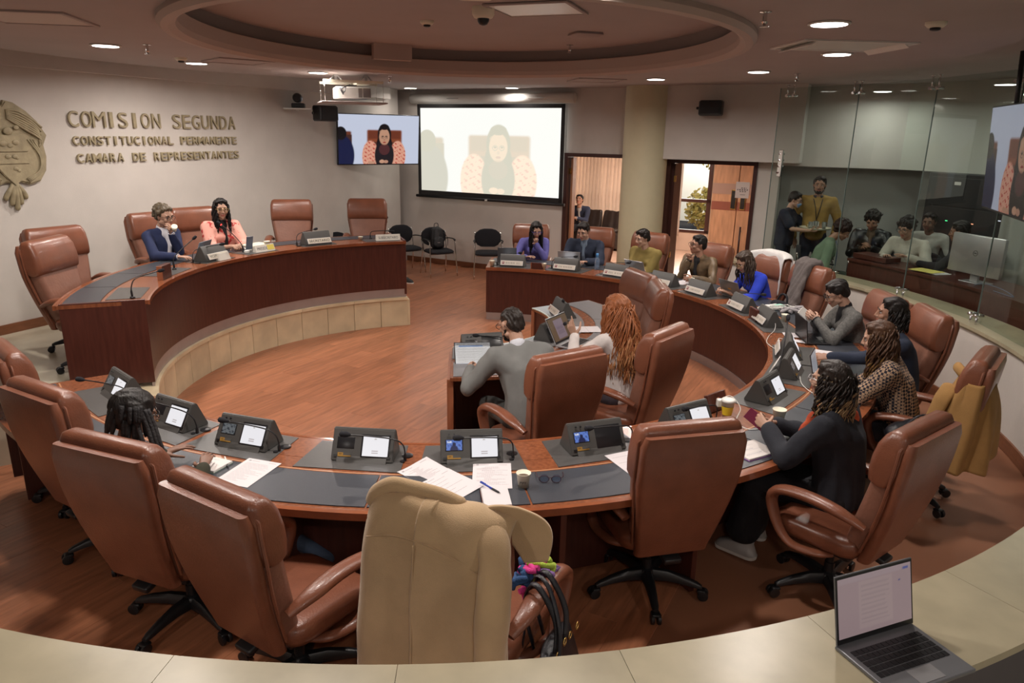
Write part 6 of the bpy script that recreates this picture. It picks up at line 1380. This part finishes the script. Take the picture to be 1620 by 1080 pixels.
# dreadlocks and other person details
bm = B(); r_ = random.Random(4); HMd = J13['HM']
for k in range(34):
    a = r_.uniform(-1.9, 1.9); root = Vector((math.sin(a)*.09, -math.cos(a)*.108-.01, r_.uniform(-.03, .09))); tube(bm, [HMd @ (root+Vector((math.sin(a)*.006*i, -.004*i*math.cos(a), -.021*i))) for i in range(5)], [.013, .014, .013, .012, .008], 6)
for x, y, L_ in ((.085, .035, .30), (.09, .0, .33), (.075, -.04, .29), (.088, .02, .26)):
    tube(bm, bez([HMd @ Vector((x, y, .05)), HMd @ Vector((x+.035, y+.03, -.04)), HMd @ Vector((x+.07, y+.05, -.12))]+[HMd @ Vector((x+.09, y+.06, -.13))+Vector((.03, .02, -L_+.10))], 5), [.012]*15+[.006], 7)
link('dreadlocks', bm, mat('hair_dread', (.010, .008, .009), .7, bump=.6, bscale=80), t13)
# red scarf, earrings, phones -------------------------------------------------------------
n_ = J12['neck']; bm = B()
me = blob([[(n_+Vector((-.06, .02, .01)), .035), (n_+Vector((0, .07, -.0)), .035)], [(n_+Vector((.06, .02, .01)), .035), (n_+Vector((0, .07, -.0)), .035)], [(n_+Vector((-.055, -.05, .01)), .035), (n_+Vector((.055, -.05, .01)), .035)], [(n_+Vector((-.06, .02, .01)), .035), (n_+Vector((-.055, -.05, .01)), .035)], [(n_+Vector((.06, .02, .01)), .035), (n_+Vector((.055, -.05, .01)), .035)], [(n_+Vector((.05, -.06, .0)), .035), (n_+Vector((.14, -.10, -.10)), (.06, .025, .05))], [(n_+Vector((-.03, .08, -.02)), .03), (n_+Vector((-.07, .16, -.22)), (.05, .02, .05))]], .011, 3, .006, 25, 2)
link('scarf', me, mat('red_scarf', (.42, .02, .04), .9, var=.4, vscale=9, var_col=(.5, .12, .02), bump=.3, bscale=150), t12)
def held(J, root, side, name, label, dims, m_, m2, cat='phone', off=(0, .075, -.03), rot=(0, 0, 0)):
    Mw = root.matrix_basis @ J['arms'][side+'m'].normalized() if False else Matrix.Translation(root.location) @ Matrix.Rotation(root.rotation_euler.z, 4, 'Z') @ J['arms'][side+'m']
    loc, q, sc = Mw.decompose(); t = thing(name, label, cat, Mw @ Vector(off)); t.rotation_mode = 'XYZ'; e = (q.to_matrix() @ Matrix.Rotation(rot[0], 3, 'X') @ Matrix.Rotation(rot[1], 3, 'Y')).to_euler(); t.rotation_euler = e
    bm = B(); box(bm, (0, 0, 0), dims, .003); link('body', bm, m_, t); bm = B(); box(bm, (0, 0, dims[2]/2+.0004), (dims[0]*.9, dims[1]*.94, .0006)); link('screen', bm, m2, t); return t
m_phs = mat('phone_screen', (.02, .02, .03), .12)
held(J12, t12, 'L', 'smartphone', 'maroon edged smartphone in the hands of the woman in the black cardigan', (.076, .155, .009), mat('phone_maroon', (.16, .02, .05), .3), m_phs, off=(.02, .10, -.028), rot=(.5, 0, 0))
held(J9, _ if False else bpy.data.objects[[o.name for o in bpy.data.objects if o.get('label', '').startswith('woman in a grey tweed')][0]], 'L', 'smartphone', 'dark smartphone in the hands of the woman in the grey blazer', (.074, .15, .009), m_white, m_phs, off=(.02, .10, -.028), rot=(.5, 0, 0))
# tray with glasses
t = thing('serving_tray', 'round pale serving tray held by the woman in the face mask', 'tray', (4.13, 9.93, BZ+1.035)); bm = B(); lathe(bm, [(.15, 0), (.185, .004), (.20, .02), (.205, .02), (.19, 0), (.0, -.003)], 30); link('tray', bm, m_cup, t, sm=40)
m_tum = mat('tumbler_glass', (.8, .85, .85), .05, trans=.9)
for k, (x, y) in enumerate(((.03, .07), (-.08, -.03), (.10, -.04))):
    g = thing('glass_tumbler', ('clear tumbler on the serving tray, nearest the woman', 'clear tumbler on the serving tray, at its left', 'clear tumbler on the serving tray, at its right')[k], 'glass', (4.13+x, 9.93+y, BZ+1.04), 0, 'tumblers on the serving tray'); bm = B(); lathe(bm, [(.026, 0), (.031, .09), (.029, .09), (.025, .006)], 18); link('glass', bm, m_tum, g)
cup((4.06, 9.97, BZ+1.04), 'small white cup in the middle of the serving tray', .02, .027, .045)
# ================================================================== BAGS, COATS AND FURNITURE LEFT
visitor_chair(-1.98, 13.28, 146, 'empty black visitor chair half behind the end of the presiding desk')
visitor_chair(-1.36, 13.02, 152, 'black visitor chair holding the black backpack')
visitor_chair(-.46, 12.90, 176, 'empty black visitor chair under the projection screen, left of the violet blue jumper')
visitor_chair(-3.0, 12.1, 160, 'black visitor chair back showing above the presiding desk between the two empty executive chairs')
visitor_chair(-2.45, 12.5, 120, 'black visitor chair under the person in checked trousers')
for cc_, az_, lb_ in (((4.08, 9.56), 112, 'black chair under the woman in the sage green sweater'), ((4.89, 9.80), 215, 'black chair under the person in the black leather jacket'), ((5.10, 9.11), 240, 'black chair under the person in the cream sweatshirt'), ((5.61, 9.68), 225, 'black chair under the person in the white hooded top')): visitor_chair(cc_[0], cc_[1], az_, lb_, BZ)
# backpack
bp = thing('backpack', 'black backpack sitting on a visitor chair', 'bag', (-1.36, 13.02, .47), math.radians(-152)); m_bag = mat('bag_black', (.014, .014, .017), .55, bump=.3, bscale=120)
link('body', blob([[((0, -.06, .05), (.13, .09, .05)), ((0, -.10, .33), (.11, .07, .07))], [((0, .02, .08), (.11, .03, .05)), ((0, .0, .19), (.10, .03, .03))]], .011, 4, .004, 15), m_bag, bp); bm = B(); tube(bm, bez([(-.04, -.12, .38), (-.03, -.12, .45), (.03, -.12, .45), (.04, -.12, .38)], 4), .007, 6); link('handle', bm, m_bag, bp); bm = B(); box(bm, (.02, .052, .13), (.05, .004, .012)); link('tag', bm, m_alu, bp); bm = B(); tube(bm, bez([(-.10, -.02, .30), (-.17, .0, .2), (-.16, .03, .06)], 5), .012, 6, .5); link('shoulder_strap', bm, m_bag, bp)
# lobby sofa
m_sofa = mat('dark_sofa_leather', (.035, .025, .022), .25, bump=.4, bscale=14)
sf = thing('sofa', 'dark brown leather sofa in the lobby behind the left doorway', 'sofa', wp(.85, 3.95), RZW)
bm = B(); box(bm, (0, 0, .22), (2.1, .82, .36), .05, 3); link('base', bm, m_sofa, sf, sm=50)
for k in (-1, 0, 1): link('back_cushion', blob([[((k*.60-.24, .22, .46), .06), ((k*.60+.24, .22, .46), .06), ((k*.60-.23, .30, .78), .05), ((k*.60+.23, .30, .78), .05)]], .02, 4, .008, 9, k), m_sofa, sf); link('seat_cushion', blob([[((k*.60-.25, -.30, .43), .05), ((k*.60+.25, -.30, .43), .05), ((k*.60-.25, .2, .42), .05), ((k*.60+.25, .2, .42), .05)]], .022, 4, .004, 9, k), m_sofa, sf)
for k in (-1, 1): link('arm', blob([[((k*1.0, -.36, .12), .07), ((k*1.0, .34, .12), .07), ((k*1.0, -.36, .54), .08), ((k*1.0, .34, .6), .08)]], .022, 4), m_sofa, sf)
tb = thing('side_table', 'low pale side table at the right end of the lobby sofa', 'table', wp(2.05, 3.6)); bm = B(); box(bm, (0, 0, .46), (.5, .5, .03), .005); link('top', bm, m_white, tb)
for sx in (-1, 1):
    for sy in (-1, 1): bm = B(); box(bm, (sx*.2, sy*.2, .225), (.04, .04, .45)); link('leg', bm, m_desk, tb)
# booth desk, monitor, rack, curtain, office chair
bd = thing('booth_desk', 'dark wooden desk in the booth running along the glass', 'desk', (CX, CY, BZ)); 
def bring(r0, r1, z0, z1, a0, a1, n_=30): return cring(r0, r1, z0-BZ, z1-BZ, a0, a1, n_)
link('desktop', bring(5.42, 6.05, 1.02, 1.05, -10, 26), m_desk, bd); link('front_panel', bring(5.45, 5.48, .32, 1.02, -10, 26), m_desk, bd); link('end_panel', c_(box(B(), pol(5.74, 25.8, .37), (.56, .03, .70), rot=(0, 0, math.radians(25.8)))), m_desk, bd); link('end_panel', c_(box(B(), pol(5.74, -9.8, .37), (.56, .03, .70), rot=(0, 0, math.radians(-9.8)))), m_desk, bd); link('back_rail', c_(box(B(), pol(5.62, 23.2, .79), (.26, .5, .06), .004, rot=(0, 0, math.radians(23)))), m_desk, bd)
mn = thing('monitor', 'large silver backed monitor standing on the booth desk', 'monitor', pol(5.60, 8.6, 1.05), math.radians(8.6-90+6)); bm = B(); box(bm, (0, 0, .30), (.66, .045, .42), .012); link('housing', bm, m_alu, mn, sm=40); bm = B(); box(bm, (0, .024, .30), (.63, .002, .39)); link('display', bm, m_black, mn); bm = B(); box(bm, (0, .03, .07), (.10, .03, .14), .005); box(bm, (0, .05, .006), (.26, .2, .012), .004); link('stand', bm, m_alu, mn)
bm = B(); P_ = [(.028*math.cos(a_), -.0245, .32+.028*math.sin(a_)) for a_ in np.linspace(0, 2*PI, 25)[:-1]]; tube(bm, P_, .002, 5, closed=True); link('round_logo', bm, m_devd, mn); me = letters('DELL', .018, .0004, 0, .0006); fit_text(me, -.018, .018, .011); o = link('logo_lettering', me, m_devd, mn); o.rotation_euler = (PI/2, 0, 0); o.location = (0, -.0235, .3145)
cord([tuple(pol(5.50, 7, 1.055)), tuple(pol(5.5, 5.5, 1.10)), tuple(pol(5.52, 3, 1.09)), tuple(pol(5.5, 1, 1.055)), tuple(pol(5.5, 4, 1.057))], 'looped blue grey cable below the large monitor', .004, mat('cable_blue', (.12, .17, .28), .5))
t = thing('document_stack', 'papers and a yellow pad on the booth desk before the cream sweatshirt', 'documents', pol(5.62, 14.5, 1.05), 1.8)
for k in range(3): bm = B(); box(bm, (.02*k, .03*k, .005+.007*k), (.3, .22, .006), .001, rot=(0, 0, .1*k)); link('document', bm, m_paperw if k < 2 else mat('pad_yellow', (.7, .62, .15), .8), t)
rk = thing('equipment_rack', 'tall dark equipment rack with small green and yellow lights in the booth', 'cabinet', pol(7.05, 19.5, BZ), math.radians(19.5-90)); bm = B(); box(bm, (0, 0, .91), (1.6, .6, 1.82), .01); link('cabinet', bm, mat('rack_dark', (.022, .022, .024), .5), rk)
for k, (x, z, c) in enumerate(((-.42, 1.22, (.1, .9, .3)), (-.05, 1.22, (.9, .35, .2)), (-.22, 1.08, (.8, .8, .1)), (-.16, 1.08, (.8, .8, .1)), (.02, 1.07, (.8, .8, .1)), (.08, 1.07, (.8, .8, .1)), (.3, 1.3, (.5, .5, .6)))): bm = B(); box(bm, (x, -.304, z), (.035, .004, .012)); link('indicator_light', bm, mat('led_%d' % k, c, .5, emit=c, estr=1.5), rk)
for z in (.45, .83, 1.21, 1.59): bm = B(); box(bm, (.0, -.302, z), (1.5, .006, .36), .003); link('rack_panel', bm, mat('rack_panel', (.03, .03, .032), .4), rk)
bm = B(); box(bm, (.2, -.308, 1.66), (.09, .004, .04)); link('label_strip', bm, m_white, rk); bm = B(); box(bm, (-.35, -.308, 1.70), (.09, .004, .04)); link('label_strip', bm, m_white, rk)
cu = thing('curtain', 'pale hanging curtain at the right end of the booth', 'curtain', (0, 0, 0)); bm = B(); rows = []
for z in (.32, 1.0, 1.7, 2.4, 3.0): rows.append([bm.verts.new(pol(6.35+.04*math.sin(k*1.1)+.012*math.sin(k*.37+z), 13.8-.42*k, z)) for k in range(72)])
for A, Bq in zip(rows, rows[1:]):
    for k in range(71): bm.faces.new((A[k], A[k+1], Bq[k+1], Bq[k]))
link('fabric', bm, mat('curtain_cloth', (.50, .52, .48), .9), cu, sm=True); bm = B(); tube(bm, [pol(6.35, a_, 3.02) for a_ in np.linspace(14, -16, 12)], .012, 6); link('rail', bm, m_chrome, cu)
oc = thing('mesh_office_chair', 'black mesh backed office chair standing in the booth behind the cream sweatshirt', 'chair', (5.55, 9.62, BZ), 2.4); bm = B(); tube(bm, [(.24*math.cos(a_), -.22-.03*math.sin(a_), .85+.27*math.sin(a_)) for a_ in np.linspace(0, 2*PI, 25)[:-1]], .016, 8, closed=True); tube(bm, bez([(-.2, -.22, .95), (0, -.27, .98), (.2, -.22, 1.02)], 4), .012, 6); tube(bm, bez([(0, -.24, .58), (0, -.28, .5), (0, -.1, .42)], 4), .02, 6); link('back_frame', bm, m_black, oc); bm = B(); lathe(bm, [(.22, -.002), (.22, .002)], 24); bm.transform(Matrix.Translation((0, -.22, .85)) @ Matrix.Diagonal((1.05, 1, 1.15, 1)) @ Matrix.Rotation(PI/2, 4, 'X')); link('mesh_back', bm, m_blackf, oc); bm = B(); sweep_rr(bm, [((0, 0, .42), .22, .22, .1, 0), ((0, 0, .48), .24, .24, .1, 0), ((0, 0, .50), .2, .2, .1, 0)], 4); link('seat', bm, m_blackf, oc, sm=50); mo('gas_lift', CM['gas_lift'], oc)
for k in range(5): l = mo('base_leg', CM['base_leg'], oc, k*2*PI/5); mo('caster', CM['caster'], l, 0)
oc2 = thing('office_chair', 'black office chair of the young man in the black shirt in the booth', 'chair', (5.37, 8.45, BZ), -math.radians(308)); bm = B(); sweep_rr(bm, [((0, -.24, .52), .18, .03, .03, 0), ((0, -.27, .8), .23, .035, .03, 0), ((0, -.30, .98), .2, .03, .03, 0), ((0, -.30, 1.03), .12, .02, .02, 0)], 4); link('backrest', bm, m_black, oc2, sm=50); bm = B(); sweep_rr(bm, [((0, 0, .42), .22, .22, .1, 0), ((0, 0, .48), .24, .24, .1, 0), ((0, 0, .50), .2, .2, .1, 0)], 4); link('seat', bm, m_black, oc2, sm=50); mo('gas_lift', CM['gas_lift'], oc2)
for k in range(5): l = mo('base_leg', CM['base_leg'], oc2, k*2*PI/5); mo('caster', CM['caster'], l, 0)
for sx in (-1, 1): bm = B(); tube(bm, bez([(sx*.22, 0, .46), (sx*.29, 0, .5), (sx*.29, 0, .68), (sx*.27, .05, .70), (sx*.27, -.12, .70)], 4), .018, 6); link('armrest', bm, m_black, oc2)
# coats --------------------------------------------------------------------------------
def on_chair(i): return CH[i].location.copy(), CH[i].rotation_euler.z
def drape(ci, label, m_, prims, folds=.008, name='coat', cat='coat', fs=7, vox=.013, extra=None, fdir=(1.6, 1, .15), parts=()):
    p, rz = on_chair(ci); t = thing(name, label, cat, p, rz); link('coat_body', blob(prims, vox, 5, folds, fs, ci, fdir=fdir), m_, t)
    for nm_, pr in parts: link(nm_, blob(pr, .010, 4, folds*.7, fs*1.2, ci+1, fdir=fdir), m_, t)
    return t
m_cream = mat('cream_wool', (.56, .385, .215), .95, var=.07, vscale=10, bump=.25, bscale=260, sheen=.3)
def cloth(name, nu, nv, fn, m, parent, thick=.012):
    """sheet from fn(u, v) with u, v in 0..1, given thickness"""
    bm = B(); g = [[bm.verts.new(fn(i/nu, j/nv)) for i in range(nu+1)] for j in range(nv+1)]
    for j in range(nv):
        for i in range(nu): bm.faces.new((g[j][i], g[j][i+1], g[j+1][i+1], g[j+1][i]))
    bmesh.ops.recalc_face_normals(bm, faces=bm.faces); o = link(name, bm, m, parent, sm=True)
    md = o.modifiers.new('thickness', 'SOLIDIFY'); md.thickness = thick; md.offset = 0; return o
def path(pts, v):
    """point on a polyline at fraction v (smoothed)"""
    k = v*(len(pts)-1); i = min(int(k), len(pts)-2); f = k-i; f = f*f*(3-2*f) if False else f; return Vector(pts[i]).lerp(Vector(pts[i+1]), f)
def over_back(x0t, x1t, x0b, x1b, hem, zt=1.215, front=.14, amp=.012, ph=0.0, k=9, yb=-.455, rnd_=.0, sh0=.0, sh1=.0, ytop=-.37):
    """coat sheet going over the top of a chair back and down behind it"""
    P_ = bez([(0, ytop+.09, zt-front), (0, ytop+.07, zt-.04), (0, ytop+.02, zt), (0, ytop-.05, zt-.005), (0, yb+.005, zt-.07), (0, yb-.01, zt-.25), (0, yb-.005, zt-.55), (0, yb+.02, hem)], 6)
    L_ = [0]
    for a_, b_ in zip(P_, P_[1:]): L_.append(L_[-1]+(b_-a_).length)
    def fn(u, v):
        d = v*L_[-1]; i = 0
        while i < len(L_)-2 and L_[i+1] < d: i += 1
        q = P_[i].lerp(P_[i+1], (d-L_[i])/max(1e-6, L_[i+1]-L_[i])); w = max(0, (v-.18)/.82)
        x = (x0t+(x1t-x0t)*u)*(1-w)+(x0b+(x1b-x0b)*u)*w; e = 2*u-1
        y = q.y-amp*(.25+w)*math.sin(u*k+ph+.6*math.sin(v*4+ph))-.004*math.sin(v*17+u*5); z = q.z
        drop = (sh0*max(0, -e)**3+sh1*max(0, e)**3); z -= drop*(1-w*.6); y += .11*(max(0, -e)**4*(sh0 > 0)+max(0, e)**4*(sh1 > 0))
        if rnd_ and v > .9: z += rnd_*((v-.9)/.1)*(max(0, -e)**4)
        return (x, y, z+.004*math.sin(u*13))
    return fn
def sleeve_(name, pts, r, m, parent, sq=.62, w=1.0):
    bm = B(); P_ = bez(pts, 8); n_ = len(P_); tube(bm, P_, [r*(.95+w*(.05*math.sin(i*.33+.5)+.02*math.sin(i*.83)))*(1 if 0 < i < n_-1 else .7) for i in range(n_)], 20, sq)
    return link(name, bm, m, parent, sm=60)
m_cream = mat('cream_wool', (.72, .53, .33), .95, var=.06, vscale=10, bump=.2, bscale=260, sheen=.3)
p, rz = on_chair(4); t = thing('coat', 'large cream wool coat hung over the back of a chair in the foreground', 'coat', p, rz)
cloth('coat_left_back', 40, 70, over_back(-.29, .04, -.42, -.02, .34, amp=.011, ph=.4, k=6, sh0=.07, rnd_=.05), m_cream, t)
cloth('coat_right_back', 40, 80, over_back(-.02, .30, -.085, .325, .06, amp=.013, ph=2.2, k=7, sh1=.06, zt=1.212, yb=-.468), m_cream, t)
sleeve_('sleeve', [(.19, -.37, 1.165), (.265, -.41, 1.12), (.30, -.46, 1.02), (.305, -.485, .86), (.295, -.485, .62), (.29, -.475, .38), (.29, -.46, .12)], .068, m_cream, t, .7)
def lapel(u, v): 
    a_ = Vector((.16+.15*u, -.36+.06*u, 1.235-.02*u-.05*(1-u)**3)); b_ = Vector((.335+.085*u, -.30+.02*u, .99+.02*u)); q = a_.lerp(b_, v); q.x += .05*math.sin(v*PI)*u; q.y += .04*math.sin(v*PI*.9); q.z += .03*math.sin(v*PI)*u; return q
cloth('lapel', 16, 24, lapel, m_cream, t, .014)
sleeve_('collar', [(-.27, -.40, 1.135), (-.235, -.41, 1.195), (-.17, -.405, 1.24), (-.09, -.385, 1.235), (.02, -.375, 1.23), (.12, -.36, 1.20)], .024, m_cream, t, 1.3, .4)
bm = B(); tube(bm, bez([(-.25, -.468, 1.03), (-.12, -.478, 1.075), (.0, -.478, 1.08), (.13, -.488, 1.07), (.25, -.478, 1.02)], 5), .0025, 5); tube(bm, bez([(-.02, -.492, 1.07), (-.03, -.492, .85), (-.045, -.488, .6), (-.055, -.475, .42)], 5), .003, 5); link('seam', bm, m_cream, t)
o = printed('care_label', .085, .055, 26, 16, text_page(4, lines=6, logo=False, bg=(190, 186, 190), ink=(60, 60, 90)), p_print, t); o.location = (.305, -.540, .66); o.rotation_euler = (0, .22, .0)
m_camel = mat('camel_wool', (.34, .185, .06), .95, var=.12, vscale=10, bump=.2, bscale=200)
p, rz = on_chair(7); t = thing('coat', 'camel brown coat hung round the chair back at the right wall', 'coat', p, rz)
def wrap(u, v):
    # round the chair back: front right, front left, round the near side, behind
    loop = [(.20, -.20), (.0, -.185), (-.22, -.19), (-.315, -.26), (-.33, -.38), (-.24, -.47), (.0, -.49), (.27, -.47)]
    q = path([(a_, b_, 0) for a_, b_ in loop], u); zt = .99+.05*math.sin(u*PI*1.3)-.10*max(0, 1-u*5)-.05*(u > .9); z = zt-(zt-(.42 if u > .35 else .60-.3*u))*v
    tp2 = (1-v)**3; q.x *= 1-.12*tp2; q.y += -.05*tp2*(q.y > -.3)+.06*tp2*(q.y < -.4)+.055*v*(q.y > -.3)
    f_ = .004+.020*v; q.x += f_*math.sin(u*31+v*2); q.y += f_*math.cos(u*27+1+v*1.5); return (q.x, q.y, z+.012*math.sin(u*22))
cloth('coat_body', 90, 34, wrap, m_camel, t)
sleeve_('sleeve', [(-.20, -.215, .97), (-.26, -.18, .89), (-.28, -.155, .76), (-.26, -.14, .60)], .06, m_camel, t, .45)
sleeve_('collar', [(.10, -.24, .96), (.0, -.21, 1.03), (-.10, -.21, 1.07), (-.2, -.26, 1.06), (-.26, -.34, 1.0)], .028, m_camel, t, 1.3, .5)
m_wcoat = mat('white_linen', (.66, .64, .62), .9, var=.06, bump=.25, bscale=160)
p, rz = on_chair(11); t = thing('coat', 'white jacket hung over the chair back behind the cobalt blue blouse', 'coat', p, rz)
cloth('jacket_body', 50, 60, over_back(-.285, .285, -.33, .33, .42, amp=.02, ph=1, k=17, sh0=.06, sh1=.06, front=.42), m_wcoat, t)
sleeve_('sleeve', [(-.26, -.37, 1.12), (-.31, -.38, 1.0), (-.325, -.37, .8), (-.32, -.34, .55)], .05, m_wcoat, t); sleeve_('sleeve', [(.26, -.37, 1.12), (.31, -.38, 1.0), (.325, -.37, .8), (.32, -.34, .55)], .05, m_wcoat, t)
m_gs = mat('grey_knit_scarf', (.125, .105, .10), .95, bump=.6, bscale=140, var=.15, vscale=30)
drape(10, 'long grey scarf thrown over a chair back beside the white jacket', m_gs, [
    [((.0, -.43, 1.15), .04), ((.2, -.43, 1.15), .04), ((.0, -.42, .80), .035), ((.2, -.42, .80), .035)], [((-.02, -.40, 1.19), .04), ((.2, -.40, 1.19), .04), ((-.04, -.27, 1.18), .035), ((.18, -.27, 1.17), .035)], [((-.04, -.27, 1.18), .035), ((.16, -.27, 1.16), .035), ((-.10, -.10, .80), .03), ((.05, -.12, .82), .03)], [((-.10, -.12, .80), .035), ((.05, -.14, .82), .035), ((-.2, .14, .52), .03), ((-.08, .12, .53), .03)]], folds=.009, fs=14, name='scarf', cat='scarf')
# handbag on the arm of the cream coat chair, knitted scarf
p, rz = on_chair(4); m_hb = mat('handbag_leather', (.010, .011, .016), .35, bump=.25, bscale=200)
hb = thing('handbag', 'black leather handbag hanging from the chair arm at the bottom edge', 'bag', p, rz)
link('body', blob([[((.38, -.06, .50), (.04, .15, .025)), ((.42, -.06, .24), (.07, .20, .05))]], .010, 4, .003, 12), m_hb, hb)
bm = B()
for dy in (-.10, .0): tube(bm, bez([(.42, dy-.05, .52), (.40, dy-.01, .63), (.33, dy+.0, .745), (.27, dy+.02, .745), (.24, dy+.03, .62), (.29, dy+.03, .44)], 5), .013, 8, .45)
tube(bm, bez([(.44, -.16, .50), (.42, -.12, .62), (.34, -.06, .748), (.26, -.04, .74), (.25, -.1, .45)], 5), .010, 8, .4); link('strap', bm, m_hb, hb)
bm = B()
for dy, z in ((-.15, .52), (-.02, .52), (-.08, .53), (.06, .51)): tube(bm, [(.43, dy+.016*math.cos(a_), z+.016*math.sin(a_)) for a_ in np.linspace(0, 2*PI, 13)[:-1]], .003, 5, closed=True)
link('ring', bm, m_gold, hb); bm = B(); box(bm, (.468, -.06, .40), (.008, .05, .03), .002); link('clasp', bm, m_gold, hb)
ks = thing('knitted_scarf', 'pink green and blue knitted scarf tucked under the handbag straps', 'scarf', p, rz)
for nm_, c_rgb, off in (('pink_knit', (.75, .06, .30), 0), ('green_knit', (.45, .62, .08), .025), ('blue_knit', (.03, .08, .20), -.03), ('violet_knit', (.28, .16, .42), .05)):
    bm = B(); rk_ = random.Random(int(off*1000)+5)
    for k in range(7):
        c0 = Vector((.225+off*.7+rk_.uniform(-.02, .02), .03+off*1.2+rk_.uniform(-.04, .05), .70+rk_.uniform(-.05, .05))); tube(bm, bez([c0+Vector((rk_.uniform(-.05, .05), rk_.uniform(-.05, .05), rk_.uniform(-.04, .04))) for i in range(4)], 3), .013, 6)
    link(nm_, bm, mat(nm_, c_rgb, .95, bump=.6, bscale=200), ks)
# dark bag beside the houndstooth jacket, dark bag on the scarf chair
p, rz = on_chair(7); t = thing('shoulder_bag', 'black leather bag with buckles on the chair seat beside the houndstooth jacket', 'bag', (2.66, 4.42, .50), .4); link('body', blob([[((-.14, -.06, .06), .07), ((.14, -.06, .06), .07), ((-.12, .04, .17), .06), ((.12, .04, .17), .06)]], .012, 4, .006, 12), m_hb, t); bm = B(); tube(bm, bez([(-.15, 0, .18), (-.05, -.05, .30), (.08, -.05, .28), (.16, 0, .16)], 5), .011, 6, .5); link('strap', bm, m_hb, t); bm = B(); tube(bm, [(-.02+.02*math.cos(a_), -.12, .16+.02*math.sin(a_)) for a_ in np.linspace(0, 2*PI, 13)[:-1]], .004, 5, closed=True); link('buckle', bm, m_gold, t)
p, rz = on_chair(10); t = thing('shoulder_bag', 'soft black bag on the chair seat under the grey scarf', 'bag', (p.x-.05, p.y-.1, .50), rz); link('body', blob([[((-.14, -.06, .07), .08), ((.14, -.06, .07), .08), ((-.10, .0, .24), .06), ((.10, .0, .24), .06)]], .014, 4, .006, 12), m_blackf, t); bm = B(); tube(bm, bez([(-.1, 0, .24), (-.05, -.02, .36), (.05, -.02, .36), (.1, 0, .24)], 5), .012, 6); link('handle', bm, m_blackf, t)
bpy.data.scenes.remove(_tsc)
